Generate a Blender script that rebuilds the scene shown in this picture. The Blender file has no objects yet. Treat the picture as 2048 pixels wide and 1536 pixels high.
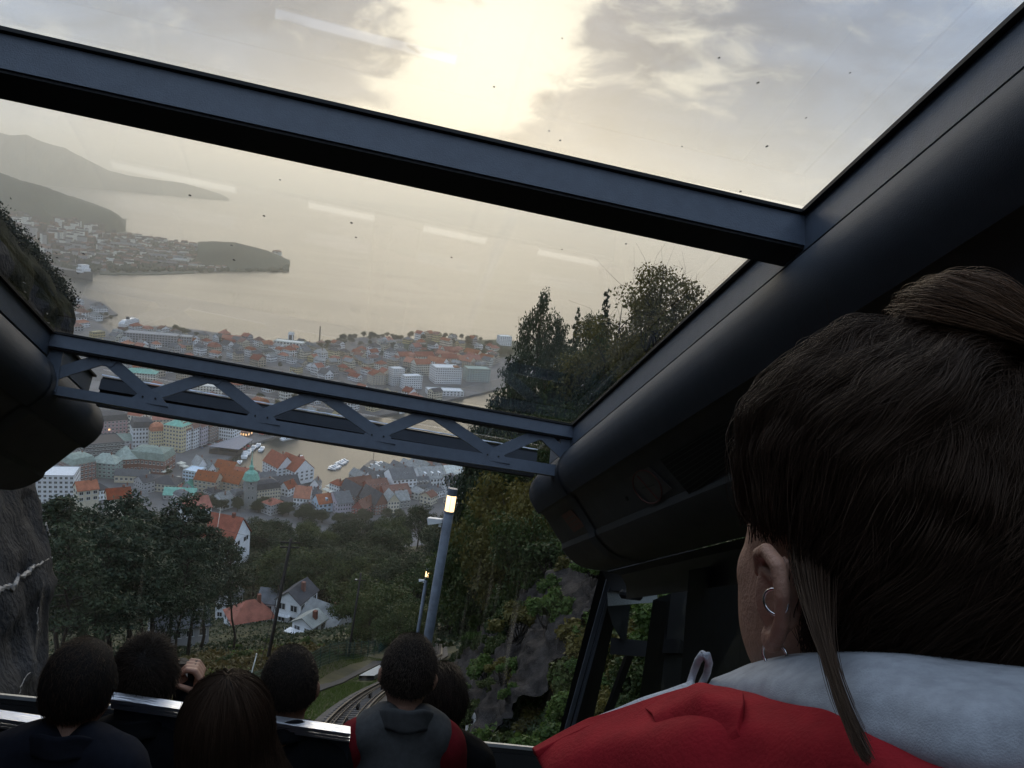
import bpy, bmesh, math, random
import numpy as np
from mathutils import Vector, Matrix, noise

random.seed(7); np.random.seed(7)
R = math.radians
scene = bpy.context.scene
COL = scene.collection

# ------------------------------------------------------------------ camera
F = 1716.0                                   # focal length in photograph pixels (2048 wide)
PITCH, ROLL, CAM_H = R(11.5), R(6.0), 240.0
_up = Vector((math.sin(ROLL)*math.cos(PITCH), -math.cos(ROLL)*math.cos(PITCH), -math.sin(PITCH)))
_fw = (Vector((0, 0, 1)) - _up*_up.z).normalized()
_rt = _fw.cross(_up)
if _rt.x < 0: _rt = -_rt
CAM2W = Matrix((_rt, _fw, _up))              # camera axes (right, down, forward) to world
C = Vector((0, 0, CAM_H))
def ray(x, y): return CAM2W @ Vector((x-1024.0, y-768.0, F))
def at_z(x, y, z):                           # world point at height z seen in that direction
    d = ray(x, y); return C + d*((z-CAM_H)/d.z)
def at_d(x, y, dist):                        # world point at a horizontal distance
    d = ray(x, y); return C + d*(dist/math.hypot(d.x, d.y))
def at_r(x, y, rng): return C + ray(x, y).normalized()*rng
def to_px(p):
    v = CAM2W.transposed() @ (Vector(p)-C); return (1024+F*v.x/v.z, 768+F*v.y/v.z)

cam_data = bpy.data.cameras.new('camera'); cam = bpy.data.objects.new('camera', cam_data)
COL.objects.link(cam); scene.camera = cam
cam_data.sensor_width = 36; cam_data.lens = F/2048*36; cam_data.clip_start = .05; cam_data.clip_end = 60000
ax, ay, az = CAM2W @ Vector((1, 0, 0)), -(CAM2W @ Vector((0, 1, 0))), -(CAM2W @ Vector((0, 0, 1)))
cam.matrix_world = Matrix(((ax.x, ay.x, az.x, C.x), (ax.y, ay.y, az.y, C.y), (ax.z, ay.z, az.z, C.z), (0, 0, 0, 1)))

# ------------------------------------------------------------------ sky and sun
sun_dir = ray(985, 95).normalized()
SUN_EL = math.asin(sun_dir.z); SUN_AZ = math.atan2(sun_dir.x, sun_dir.y)
world = bpy.data.worlds.new('World'); scene.world = world; world.use_nodes = True
def build_sky():
    nt = world.node_tree; N = nt.nodes; L = nt.links; N.clear()
    def nd(t, **k):
        n = N.new(t)
        for a, b in k.items(): setattr(n, a, b)
        return n
    def mth(op, a, b=None, c=None):
        n = nd('ShaderNodeMath', operation=op)
        for i, v in enumerate((a, b, c)):
            if v is None: continue
            if isinstance(v, (int, float)): n.inputs[i].default_value = v
            else: L.new(v, n.inputs[i])
        return n.outputs[0]
    def vm(op, a, b=None):
        n = nd('ShaderNodeVectorMath', operation=op)
        for i, v in enumerate((a, b)):
            if v is None: continue
            if isinstance(v, (tuple, Vector)): n.inputs[i].default_value = v
            else: L.new(v, n.inputs[i])
        return n.outputs['Value'] if op in ('DOT_PRODUCT', 'LENGTH', 'DISTANCE') else n.outputs[0]
    def sstep(v, a, b):
        n = nd('ShaderNodeMapRange', interpolation_type='SMOOTHSTEP')
        L.new(v, n.inputs[0]); n.inputs[1].default_value = a; n.inputs[2].default_value = b
        return n.outputs[0]
    def mix(f, a, b):
        n = nd('ShaderNodeMix', data_type='RGBA')
        for s, v in ((n.inputs[0], f), (n.inputs[6], a), (n.inputs[7], b)):
            if isinstance(v, (int, float)): s.default_value = v
            elif isinstance(v, tuple): s.default_value = (*v, 1)
            else: L.new(v, s)
        return n.outputs[2]
    sky = nd('ShaderNodeTexSky', sky_type='NISHITA', sun_disc=False, sun_elevation=SUN_EL, sun_rotation=SUN_AZ,
             altitude=200, air_density=1.0, dust_density=2.5, ozone_density=1.5)
    dirv = nd('ShaderNodeTexCoord').outputs['Generated']
    sep = nd('ShaderNodeSeparateXYZ'); L.new(dirv, sep.inputs[0])
    z = sep.outputs[2]
    zc = mth('ADD', mth('MAXIMUM', z, 0.0), 0.30)
    comb = nd('ShaderNodeCombineXYZ')
    L.new(mth('DIVIDE', sep.outputs[0], zc), comb.inputs[0]); L.new(mth('DIVIDE', sep.outputs[1], zc), comb.inputs[1])
    uv = comb.outputs[0]
    def nz(scale, detail, rough, dist=0.0, off=(0, 0, 0)):
        n = nd('ShaderNodeTexNoise'); L.new(vm('ADD', uv, off), n.inputs['Vector'])
        n.inputs['Scale'].default_value = scale; n.inputs['Detail'].default_value = detail
        n.inputs['Roughness'].default_value = rough; n.inputs['Distortion'].default_value = dist
        return n.outputs[0]
    big = nz(2.2, 6, .58, .6, (3.1, 1.7, 0)); fine = nz(6.0, 8, .62, .5, (9.2, 4.4, 0))
    def lobe(px, py, size, amp):                 # where the heavier and the thinner cloud stands
        d = vm('DOT_PRODUCT', dirv, ray(px, py).normalized())
        return mth('MULTIPLY', sstep(d, math.cos(size), 1.0), amp)
    cover = mth('ADD', mth('MULTIPLY_ADD', big, 2.0, -.70), mth('MULTIPLY_ADD', fine, 1.9, -.72))
    for l in CLOUD_LOBES: cover = mth('ADD', cover, lobe(*l))
    cover = sstep(cover, .30, .92)
    toward = vm('DOT_PRODUCT', dirv, sun_dir)
    glow = mth('POWER', mth('MAXIMUM', toward, 0.0), 55.0)
    wide = mth('POWER', mth('MULTIPLY_ADD', toward, .5, .5), 7.0)
    # cloud: grey lilac where thick, lit warm near the low sun; open sky comes from the sky texture
    thick = mix(wide, (.38, .50, .70), (.066, .088, .142))
    thick = mix(mth('MULTIPLY', glow, .45), thick, (.36, .345, .32))
    tx = mth('MULTIPLY_ADD', nz(3.4, 7, .6, .8, (1.3, 7.7, 0)), 1.5, .25); vs = nd('ShaderNodeVectorMath', operation='SCALE'); L.new(thick, vs.inputs[0]); L.new(tx, vs.inputs[3]); thick = vs.outputs[0]
    thin = mix(wide, (.50, .60, .76), (.32, .315, .29))
    thin = mix(glow, thin, (.80, .755, .63))
    cloud = mix(cover, thin, thick)
    low = mth('POWER', mth('SUBTRACT', 1.0, mth('MINIMUM', mth('MAXIMUM', z, 0.0), 1.0)), 15.0)
    lowcol = mix(wide, (.30, .36, .46), (1.15, 1.04, .77))
    cloud = mix(mth('MULTIPLY', low, .80), cloud, lowcol)
    bg1 = nd('ShaderNodeBackground'); L.new(sky.outputs[0], bg1.inputs[0]); bg1.inputs[1].default_value = .05
    bg2 = nd('ShaderNodeBackground'); L.new(cloud, bg2.inputs[0]); bg2.inputs[1].default_value = SKY_STRENGTH
    ms = nd('ShaderNodeMixShader'); ms.inputs[0].default_value = .94
    L.new(bg1.outputs[0], ms.inputs[1]); L.new(bg2.outputs[0], ms.inputs[2])
    out = nd('ShaderNodeOutputWorld'); L.new(ms.outputs[0], out.inputs[0])
SKY_STRENGTH = .95
CLOUD_LOBES = [(250, 60, .45, .40), (1640, 330, .42, .40), (930, 70, .15, -.36), (1090, 110, .11, -.32), (1375, 95, .10, -.42), (880, 215, .12, -.30), (1230, 250, .15, .35), (620, 60, .14, .22)]
build_sky()
world.cycles.sampling_method = 'MANUAL'; world.cycles.sample_map_resolution = 512

sd = bpy.data.lights.new('sun', 'SUN'); sun = bpy.data.objects.new('sun', sd); COL.objects.link(sun)
sd.energy = 1.0; sd.angle = R(45); sd.color = (1, .86, .66)
sun.rotation_euler = (-sun_dir).to_track_quat('-Z', 'Y').to_euler(); sun.location = C+Vector((0, 0, 60))

scene.view_settings.view_transform = 'Standard'; scene.view_settings.look = 'None'
scene.view_settings.exposure = 0.9; scene.view_settings.gamma = 1.0; scene.view_settings.use_curve_mapping = False
scene.render.engine = 'CYCLES'
cy = scene.cycles
cy.use_denoising = True; cy.max_bounces = 7; cy.diffuse_bounces = 3; cy.glossy_bounces = 3; cy.transmission_bounces = 4
cy.transparent_max_bounces = 16; cy.volume_bounces = 1; cy.caustics_reflective = False; cy.caustics_refractive = False
cy.sample_clamp_indirect = 4.0

# ------------------------------------------------------------------ materials
MATS = {}
def M(name, col, rough=.7, var=.15, scale=4.0, bump=0.0, bscale=None, metal=0.0, col2=None, spec=.35, detail=6, coords='Object', stretch=None, thr=None, orand=0.0):
    if name in MATS: return MATS[name]
    m = bpy.data.materials.new(name); m.use_nodes = True; MATS[name] = m
    nt = m.node_tree; N = nt.nodes; L = nt.links; b = N['Principled BSDF']
    b.inputs['Roughness'].default_value = rough; b.inputs['Metallic'].default_value = metal
    b.inputs['Specular IOR Level'].default_value = spec
    tc = N.new('ShaderNodeTexCoord'); src = tc.outputs[coords]
    if stretch:
        mp = N.new('ShaderNodeMapping'); mp.inputs['Scale'].default_value = stretch; L.new(src, mp.inputs[0]); src = mp.outputs[0]
    n = N.new('ShaderNodeTexNoise'); L.new(src, n.inputs['Vector'])
    n.inputs['Scale'].default_value = scale; n.inputs['Detail'].default_value = detail; n.inputs['Roughness'].default_value = .62
    r = N.new('ShaderNodeValToRGB'); L.new(n.outputs[0], r.inputs[0])
    c1 = tuple(min(1, c*(1-var)) for c in col); c2 = tuple(min(1, c*(1+var)) for c in (col2 or col))
    lo, hi = thr or (.32, .68)
    r.color_ramp.elements[0].position = lo; r.color_ramp.elements[1].position = hi
    r.color_ramp.elements[0].color = (*c1, 1); r.color_ramp.elements[1].color = (*c2, 1)
    src_c = r.outputs[0]
    if orand:
        oi = N.new('ShaderNodeObjectInfo'); hs = N.new('ShaderNodeHueSaturation'); mr = N.new('ShaderNodeMapRange'); L.new(oi.outputs['Random'], mr.inputs[0]); mr.inputs[3].default_value = 1-orand; mr.inputs[4].default_value = 1+orand
        m2 = N.new('ShaderNodeMapRange'); L.new(oi.outputs['Random'], m2.inputs[0]); m2.inputs[3].default_value = 1.2; m2.inputs[4].default_value = .85
        L.new(src_c, hs.inputs['Color']); L.new(mr.outputs[0], hs.inputs['Value']); L.new(m2.outputs[0], hs.inputs['Saturation']); src_c = hs.outputs[0]
    L.new(src_c, b.inputs['Base Color'])
    if bump:
        n2 = N.new('ShaderNodeTexNoise'); L.new(src, n2.inputs['Vector'])
        n2.inputs['Scale'].default_value = bscale or scale*6; n2.inputs['Detail'].default_value = 5
        bp = N.new('ShaderNodeBump'); bp.inputs['Strength'].default_value = min(1, bump); bp.inputs['Distance'].default_value = .02 if bump <= 1 else bump*.02
        L.new(n2.outputs[0], bp.inputs['Height']); L.new(bp.outputs[0], b.inputs['Normal'])
    return m
def leafmat(name, col, col2=None, trans=.25, rough=.6):
    if name in MATS: return MATS[name]
    m = bpy.data.materials.new(name); m.use_nodes = True; MATS[name] = m
    nt = m.node_tree; N = nt.nodes; L = nt.links; b = N['Principled BSDF']
    oi = N.new('ShaderNodeObjectInfo'); geo = N.new('ShaderNodeNewGeometry')
    ad = N.new('ShaderNodeMath'); ad.operation = 'MULTIPLY_ADD'; L.new(geo.outputs['Random Per Island'], ad.inputs[0]); ad.inputs[1].default_value = .5
    mu = N.new('ShaderNodeMath'); mu.operation = 'MULTIPLY'; L.new(oi.outputs['Random'], mu.inputs[0]); mu.inputs[1].default_value = .5
    L.new(mu.outputs[0], ad.inputs[2])
    mx = N.new('ShaderNodeMix'); mx.data_type = 'RGBA'; L.new(ad.outputs[0], mx.inputs[0])
    mx.inputs[6].default_value = (*col, 1); mx.inputs[7].default_value = (*(col2 or tuple(c*1.7 for c in col)), 1)
    L.new(mx.outputs[2], b.inputs['Base Color']); b.inputs['Roughness'].default_value = rough; b.inputs['Specular IOR Level'].default_value = .2
    t = N.new('ShaderNodeBsdfTranslucent'); L.new(mx.outputs[2], t.inputs[0])
    ms = N.new('ShaderNodeMixShader'); ms.inputs[0].default_value = trans
    L.new(b.outputs[0], ms.inputs[1]); L.new(t.outputs[0], ms.inputs[2]); L.new(ms.outputs[0], N['Material Output'].inputs[0])
    return m
def emitmat(name, col, strength):
    if name in MATS: return MATS[name]
    m = bpy.data.materials.new(name); m.use_nodes = True; MATS[name] = m
    b = m.node_tree.nodes['Principled BSDF']; b.inputs['Base Color'].default_value = (*col, 1)
    b.inputs['Emission Color'].default_value = (*col, 1); b.inputs['Emission Strength'].default_value = strength
    return m

# ------------------------------------------------------------------ scene helpers
def tag(o, label=None, cat=None, group=None, kind=None):
    if label: o['label'] = label
    if cat: o['category'] = cat
    if group: o['group'] = group
    if kind: o['kind'] = kind
    return o
def mesh_obj(name, verts, faces, mat, parent=None, smooth=False):
    me = bpy.data.meshes.new(name); me.from_pydata([tuple(v) for v in verts], [], faces); me.update()
    return link_mesh(name, me, mat, parent, smooth)
def link_mesh(name, me, mat, parent=None, smooth=False):
    o = bpy.data.objects.new(name, me); COL.objects.link(o)
    if mat is not None and not me.materials:
        for m in (mat if isinstance(mat, (list, tuple)) else [mat]): me.materials.append(m)
    if smooth: me.polygons.foreach_set('use_smooth', [True]*len(me.polygons))
    if parent is not None: o.parent = parent
    return o
def np_mesh(name, V, Fq, mat=None, smooth=False):    # numpy verts, quads or tris
    me = bpy.data.meshes.new(name); V = np.asarray(V, np.float32); Fq = np.asarray(Fq, np.int32); k = Fq.shape[1]
    me.vertices.add(len(V)); me.vertices.foreach_set('co', V.ravel())
    me.loops.add(Fq.size); me.loops.foreach_set('vertex_index', Fq.ravel())
    me.polygons.add(len(Fq)); me.polygons.foreach_set('loop_start', np.arange(0, Fq.size, k, dtype=np.int32))
    me.polygons.foreach_set('loop_total', np.full(len(Fq), k, np.int32))
    if smooth: me.polygons.foreach_set('use_smooth', np.ones(len(Fq), bool))
    me.update(calc_edges=True)
    if mat is not None: me.materials.append(mat)
    return me
def empty(name, loc=(0, 0, 0), rz=0.0, parent=None):
    o = bpy.data.objects.new(name, None); COL.objects.link(o); o.location = loc; o.rotation_euler = (0, 0, rz)
    o.empty_display_size = .2
    if parent is not None: o.parent = parent
    return o
class MB:                                     # collects shapes of one piece
    def __init__(s): s.v = []; s.f = []
    def add(s, vs, fs):
        k = len(s.v); s.v += [tuple(v) for v in vs]; s.f += [tuple(i+k for i in f) for f in fs]; return s
    def box(s, a, b, T=None):
        x0, y0, z0 = a; x1, y1, z1 = b
        vs = [(x0, y0, z0), (x1, y0, z0), (x1, y1, z0), (x0, y1, z0), (x0, y0, z1), (x1, y0, z1), (x1, y1, z1), (x0, y1, z1)]
        if T is not None: vs = [T @ Vector(v) for v in vs]
        return s.add(vs, [(3, 2, 1, 0), (4, 5, 6, 7), (0, 1, 5, 4), (1, 2, 6, 5), (2, 3, 7, 6), (3, 0, 4, 7)])
    def prism(s, poly, d):                    # convex or simple planar polygon pushed along d
        n = len(poly); d = Vector(d); A = [Vector(p) for p in poly]; B = [p+d for p in A]
        return s.add(A+B, [tuple(range(n))[::-1], tuple(range(n, 2*n))] + [(i, (i+1) % n, n+(i+1) % n, n+i) for i in range(n)])
    def bar(s, p, q, w, h, up=(0, 0, 1)):
        p = Vector(p); q = Vector(q); d = (q-p).normalized(); up = Vector(up)
        if abs(d.dot(up)) > .98: up = Vector((0, 1, 0))
        x = d.cross(up).normalized(); y = x.cross(d)
        vs = []
        for c in (p, q):
            for sx, sy in ((-1, -1), (1, -1), (1, 1), (-1, 1)): vs.append(c+x*(sx*w/2)+y*(sy*h/2))
        return s.add(vs, [(3, 2, 1, 0), (4, 5, 6, 7), (0, 1, 5, 4), (1, 2, 6, 5), (2, 3, 7, 6), (3, 0, 4, 7)])
    def tube(s, pts, rad, n=8, caps=True):
        pts = [Vector(p) for p in pts]; m = len(pts); rad = rad if isinstance(rad, (list, tuple)) else [rad]*m
        k = len(s.v); x = None
        for i, p in enumerate(pts):
            d = (pts[min(i+1, m-1)]-pts[max(i-1, 0)]).normalized()
            if x is None: x = d.orthogonal().normalized()
            else: x = (x-d*x.dot(d)).normalized()
            y = d.cross(x)
            for j in range(n):
                t = 2*math.pi*j/n; s.v.append(tuple(p+(x*math.cos(t)+y*math.sin(t))*rad[i]))
        for i in range(m-1):
            for j in range(n):
                a = k+i*n+j; b = k+i*n+(j+1) % n; s.f.append((a, b, b+n, a+n))
        if caps: s.f.append(tuple(range(k, k+n))[::-1]); s.f.append(tuple(range(k+(m-1)*n, k+m*n)))
        return s
    def lathe(s, prof, n=12, c=(0, 0, 0)):
        k = len(s.v); c = Vector(c)
        for r, z in prof:
            for j in range(n):
                t = 2*math.pi*j/n; s.v.append(tuple(c+Vector((r*math.cos(t), r*math.sin(t), z))))
        for i in range(len(prof)-1):
            for j in range(n):
                a = k+i*n+j; b = k+i*n+(j+1) % n; s.f.append((a, b, b+n, a+n))
        return s
    def mesh(s, name):
        me = bpy.data.meshes.new(name); me.from_pydata(s.v, [], s.f); me.update(); return me
    def build(s, name, mat, parent=None, smooth=False): return link_mesh(name, s.mesh(name), mat, parent, smooth)
def copy_tree(o, parent=None):
    c = o.copy(); COL.objects.link(c); c.parent = parent
    for ch in o.children: copy_tree(ch, c)
    return c
def smooth01(t): t = np.clip(t, 0, 1); return t*t*(3-2*t)
def vnoise(x, y, seed=0.0):                   # cheap smooth noise on arrays
    x = np.asarray(x, float); y = np.asarray(y, float)
    return (np.sin(x*1.0+1.3*np.sin(y*.7+seed)+seed)+np.sin(y*1.1+1.7*np.sin(x*.6-seed)+2*seed)+.5*np.sin(2.3*x+1.9*y+seed)+.5*np.sin(2.7*y-2.1*x-seed))/3
# ------------------------------------------------------------------ the car's own axes (it runs steeply downhill)
_a = Vector((685-1024, 1275-768, F)).normalized()
_l = Vector((10347-1024, 2414-768, F)); _l = (_l-_a*_l.dot(_a)).normalized()
_u = _a.cross(_l)
if _u.y > 0: _u = -_u
CA, CL, CU = CAM2W @ _a, CAM2W @ _l, CAM2W @ _u
CAR = Matrix(((CL.x, CA.x, CU.x, C.x), (CL.y, CA.y, CU.y, C.y), (CL.z, CA.z, CU.z, C.z), (0, 0, 0, 1)))
def cw(X, Y, Z): return CAR @ Vector((X, Y, Z))
CARI = CAR.inverted()
def cpx(x, y, Y):                             # car coordinates at depth Y along the car
    d = CARI.to_3x3() @ ray(x, y); return d*(Y/d.y)
HX, HY = CA.x/math.hypot(CA.x, CA.y), CA.y/math.hypot(CA.x, CA.y)   # heading of the track
XC = -.2035                                   # the car's centre line

# ------------------------------------------------------------------ terrain
_S = np.array([-60, 0, 45, 100, 170, 230, 264, 300, 350, 430, 500, 560, 640, 720, 2000.])
_Z = np.array([268, 236.7, 212.6, 186, 153, 129, 125, 114, 78, 30, 14, 6.5, 3.2, 2.6, 2.6])
def curve_q(s): return .0042*np.clip(s-14, 0, 52)**2*np.exp(-np.clip(s-14, 0, 52)/150.)+.12*np.clip(s-66, 0, 60)   # the track bends to the right
def sq(x, y): return x*HX+y*HY, x*HY-y*HX
def ground(x, y):
    x = np.asarray(x, float); y = np.asarray(y, float)
    s, q = sq(x, y); q = q-XC
    base = np.interp(s, _S, _Z)
    qq = q-np.where(s < 170, curve_q(np.clip(s, 0, 170)), curve_q(170.))
    fall = smooth01((430-s)/330)                                   # hillside only, the town is flat
    right = np.clip(qq-3.2, 0, 60); left = np.clip(-qq-3.5, 0, 80)
    near = smooth01((125-s)/80)
    rise = right*(.34*(1-near)+1.45*near)*fall
    rise = np.minimum(rise, 22+right*.15)
    lft = -left*.16*fall*smooth01((s-12)/20)
    spur = 15*np.exp(-((s-60)/17.)**2)*smooth01((qq-2.5)/5)
    mound = 2.4*np.exp(-((s-52)/13)**2-((qq+13)/10.)**2)
    rough = vnoise(x*.11, y*.11, 2.0)*.9+vnoise(x*.31, y*.31, 5.)*.35
    rough = rough*fall*smooth01((np.abs(qq)-2.6)/5)
    far = vnoise(x*.025, y*.022, 1.0)*4*fall*smooth01((s-90)/100)
    bed = -.0
    return base+np.maximum(rise, spur)+lft+mound*smooth01((-qq-3)/3)+rough+far+bed
def gz(x, y): return float(ground(x, y))
def grid_mesh(name, xs, ys, fn, mat, smooth=True):
    X, Y = np.meshgrid(xs, ys); Z = fn(X, Y); V = np.stack([X, Y, Z], -1).reshape(-1, 3)
    nx, ny = len(xs), len(ys); i = np.arange(ny-1)[:, None]*nx+np.arange(nx-1)[None]; i = i.ravel()
    return np_mesh(name, V, np.stack([i, i+1, i+1+nx, i+nx], 1), mat, smooth)
m_soil = M('hill_soil', (.022, .032, .014), .95, .5, .25, 1, 3, col2=(.05, .045, .018), coords='Object')
m_urban = M('town_paving', (.10, .10, .105), .85, .25, .05, .3, 2)
xs = np.unique(np.concatenate([np.arange(-700, -120, 20), np.arange(-120, -24, 4), np.arange(-24, 36, 1.0), np.arange(36, 130, 4), np.arange(130, 701, 20)]))
ys = np.unique(np.concatenate([np.arange(-60, -12, 4), np.arange(-12, 70, 1.0), np.arange(70, 180, 4), np.arange(180, 541, 9)]))
hill = link_mesh('hillside_ground', grid_mesh('hillside_ground', xs, ys, ground, m_soil), None); tag(hill, kind='structure')

def prj(pts, z): return [at_z(x, y, z) for x, y in pts]
# town land and the peninsula: outlines of the quays
LAND_NEAR = [(-700, 525), (-90, 535), (420, 560), (420, 900), (60, 905)] + [tuple(at_z(x, y, 2.2)[:2]) for x, y in
             ((948, 896), (880, 913), (800, 926), (757, 946), (722, 966), (650, 992), (600, 966), (556, 962), (528, 946), (498, 941), (462, 941),
              (448, 922), (478, 905), (506, 886), (548, 874), (610, 856), (700, 838), (790, 826), (868, 806), (962, 786), (1060, 760), (1110, 730), (1120, 700), (1040, 690),
              (900, 684), (760, 672), (690, 676), (600, 688), (540, 692), (478, 672), (400, 660), (330, 652), (300, 652), (224, 668), (190, 640), (236, 628), (205, 604), (150, 592), (110, 580))]
LAND_NEAR += [(-1500, 1500), (-1500, 525)]
def poly_ground(name, pts, z, depth, mat):
    bm = bmesh.new(); vs = [bm.verts.new((p[0], p[1], z)) for p in pts]; f = bm.faces.new(vs); f.normal_update()
    if f.normal.z < 0: f.normal_flip()
    r = bmesh.ops.extrude_face_region(bm, geom=[f]); 
    for v in [g for g in r['geom'] if isinstance(g, bmesh.types.BMVert)]: v.co.z += depth
    bmesh.ops.triangulate(bm, faces=bm.faces[:]); bmesh.ops.recalc_face_normals(bm, faces=bm.faces[:])
    me = bpy.data.meshes.new(name); bm.to_mesh(me); bm.free(); return link_mesh(name, me, mat)
tag(poly_ground('town_ground', LAND_NEAR, 2.2, -6, m_urban), kind='structure')

# wooded rise of the peninsula
m_wood = M('wooded_slope', (.016, .028, .016), .95, .6, .05, 1, .5, col2=(.03, .04, .02))
pc = at_z(840, 700, 2); pd = (at_z(960, 715, 2)-at_z(640, 720, 2)).normalized()
def penin(x, y):
    dx, dy = x-pc.x, y-pc.y; s = dx*pd.x+dy*pd.y; q = dx*pd.y-dy*pd.x
    h = 20*np.exp(-((s-30)/105.)**2-(q/62.)**2)+13*np.exp(-((s-180)/85.)**2-((q+15)/55.)**2)
    return h-1.6+vnoise(x*.05, y*.05, 3.)*.8
tag(link_mesh('peninsula_ground', grid_mesh('peninsula_ground', np.linspace(pc.x-380, pc.x+330, 60), np.linspace(pc.y-210, pc.y+190, 40), penin, m_wood), None), kind='structure')
def town_z(x, y): return max(2.2, float(penin(x, y))) if abs(x-pc.x) < 320 and abs(y-pc.y) < 185 else (2.2 if y > 535 else max(2.2, gz(x, y)))

# far shore with its hills
m_far = M('far_shore', (.05, .06, .045), .95, .4, .006, 0, col2=(.075, .08, .06))
m_hill = M('far_hill', (.022, .03, .02), .95, .4, .004, 0, col2=(.035, .045, .03))
FAR = [tuple(at_z(x, y, 1.5)[:2]) for x, y in ((-60, 552), (70, 548), (150, 540), (196, 540), (200, 548), (300, 549), (390, 546), (385, 536), (455, 533), (520, 531), (578, 530), (572, 519), (520, 509), (470, 503), (395, 492), (300, 474), (256, 464))]
fl = at_z(330, 455, 1.5)
FAR += [(-3300, 3700), (-5200, 2500)]
tag(poly_ground('far_shore_ground', FAR, 1.5, -5, m_far), kind='structure')
def ridge_mesh(name, prof, dist, back, mat, z0=0.0, seed=1, steps=150, slope=.8, fr=9):   # prof: skyline in the photograph, real distance per point
    P = []
    for x, y, d in prof: P.append(at_d(x, y, d))
    P = np.array([tuple(p) for p in P]); t = np.linspace(0, len(P)-1, steps)
    S = np.stack([np.interp(t, np.arange(len(P)), P[:, k]) for k in range(3)], 1)
    endt = np.clip((steps-1-np.arange(steps))/(steps*.06), 0, 1)**.5
    h = (S[:, 2]-z0)*endt+2; S[:, 2] = z0+h; rng = np.random.RandomState(seed); rows = []
    dirn = np.stack([S[:, 0], S[:, 1]], 1); dirn /= np.linalg.norm(dirn, axis=1)[:, None]
    prof_u = np.concatenate([np.linspace(-1, 0, fr), np.linspace(0, 1, 6)[1:]])
    for u in prof_u:
        k = h*slope*1.6*u if u < 0 else back*u
        z = z0+h*(np.cos(np.pi*abs(u)/2 if u < 0 else np.pi*u/2))**.9
        xy = S[:, :2]+dirn*np.asarray(k)[..., None]
        z = z+np.where(u < -.95, 0, vnoise(xy[:, 0]*.012, xy[:, 1]*.012, seed)*h*.03+rng.randn(steps)*h*.006)*(1 if abs(u) > .01 else .6)
        rows.append(np.stack([xy[:, 0], xy[:, 1], z], 1))
    V = np.concatenate(rows); n = steps; i = (np.arange(len(prof_u)-1)[:, None]*n+np.arange(n-1)[None]).ravel()
    return link_mesh(name, np_mesh(name, V, np.stack([i, i+1, i+1+n, i+n], 1), mat, True), None)
tag(ridge_mesh('near_hill', [(-420, 300, 3700), (-200, 318, 3700), (-80, 335, 3700), (0, 345, 3700), (40, 360, 3700), (90, 374, 3700), (140, 394, 3700), (190, 412, 3700), (222, 424, 3700), (238, 436, 3700), (248, 452, 3700), (254, 470, 3700), (258, 500, 3700)], 3700, 900, m_hill, 1, 3, slope=1.3), kind='structure')
tag(ridge_mesh('far_mountain', [(-500, 275, 10200), (-200, 268, 10200), (-60, 268, 10200), (0, 266, 10200), (20, 271, 10200), (52, 270, 10200), (85, 285, 10200), (130, 297, 10200), (180, 322, 10200), (215, 341, 10200), (260, 352, 10200), (330, 362, 10200), (460, 378, 10200)], 10200, 1500, m_hill, 1, 5, 260, slope=1.2), kind='structure')
tag(ridge_mesh('wooded_headland', [(395, 486, 2720), (430, 484, 2700), (470, 486, 2690), (500, 494, 2690), (530, 502, 2690), (556, 512, 2690), (572, 522, 2690), (580, 530, 2690)], 2690, 250, m_hill, 1, 8, 60, slope=3.2), kind='structure')

# ------------------------------------------------------------------ water
def water_material():
    m = bpy.data.materials.new('fjord_water'); m.use_nodes = True; nt = m.node_tree; N = nt.nodes; L = nt.links; b = N['Principled BSDF']
    b.inputs['Base Color'].default_value = (.016, .022, .022, 1); b.inputs['Roughness'].default_value = .14; b.inputs['IOR'].default_value = 1.33
    b.inputs['Specular IOR Level'].default_value = .23
    tc = N.new('ShaderNodeTexCoord'); mp = N.new('ShaderNodeMapping'); L.new(tc.outputs['Object'], mp.inputs[0]); mp.inputs['Rotation'].default_value = (0, 0, .5)
    mp.inputs['Scale'].default_value = (1, 2.2, 1)
    n1 = N.new('ShaderNodeTexNoise'); L.new(mp.outputs[0], n1.inputs['Vector']); n1.inputs['Scale'].default_value = .35; n1.inputs['Detail'].default_value = 4
    mp2 = N.new('ShaderNodeMapping'); L.new(tc.outputs['Object'], mp2.inputs[0]); mp2.inputs['Scale'].default_value = (.0028, .011, 1); mp2.inputs['Rotation'].default_value = (0, 0, .12)
    n2 = N.new('ShaderNodeTexNoise'); L.new(mp2.outputs[0], n2.inputs['Vector']); n2.inputs['Scale'].default_value = 1; n2.inputs['Detail'].default_value = 7; n2.inputs['Distortion'].default_value = .8
    mr = N.new('ShaderNodeMapRange'); L.new(n2.outputs[0], mr.inputs[0]); mr.inputs[1].default_value = .38; mr.inputs[2].default_value = .66; mr.inputs[3].default_value = .03; mr.inputs[4].default_value = .06
    bp = N.new('ShaderNodeBump'); L.new(n1.outputs[0], bp.inputs['Height']); L.new(mr.outputs[0], bp.inputs['Strength']); bp.inputs['Distance'].default_value = .5
    L.new(bp.outputs[0], b.inputs['Normal'])
    mr2 = N.new('ShaderNodeMapRange'); L.new(n2.outputs[0], mr2.inputs[0]); mr2.inputs[1].default_value = .35; mr2.inputs[2].default_value = .7; mr2.inputs[3].default_value = .33; mr2.inputs[4].default_value = .37
    L.new(mr2.outputs[0], b.inputs['Roughness'])
    return m
tag(mesh_obj('fjord_water', [(-26000, 200, 0), (26000, 200, 0), (26000, 27000, 0), (-26000, 27000, 0)], [(0, 1, 2, 3)], water_material()), kind='structure')

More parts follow.
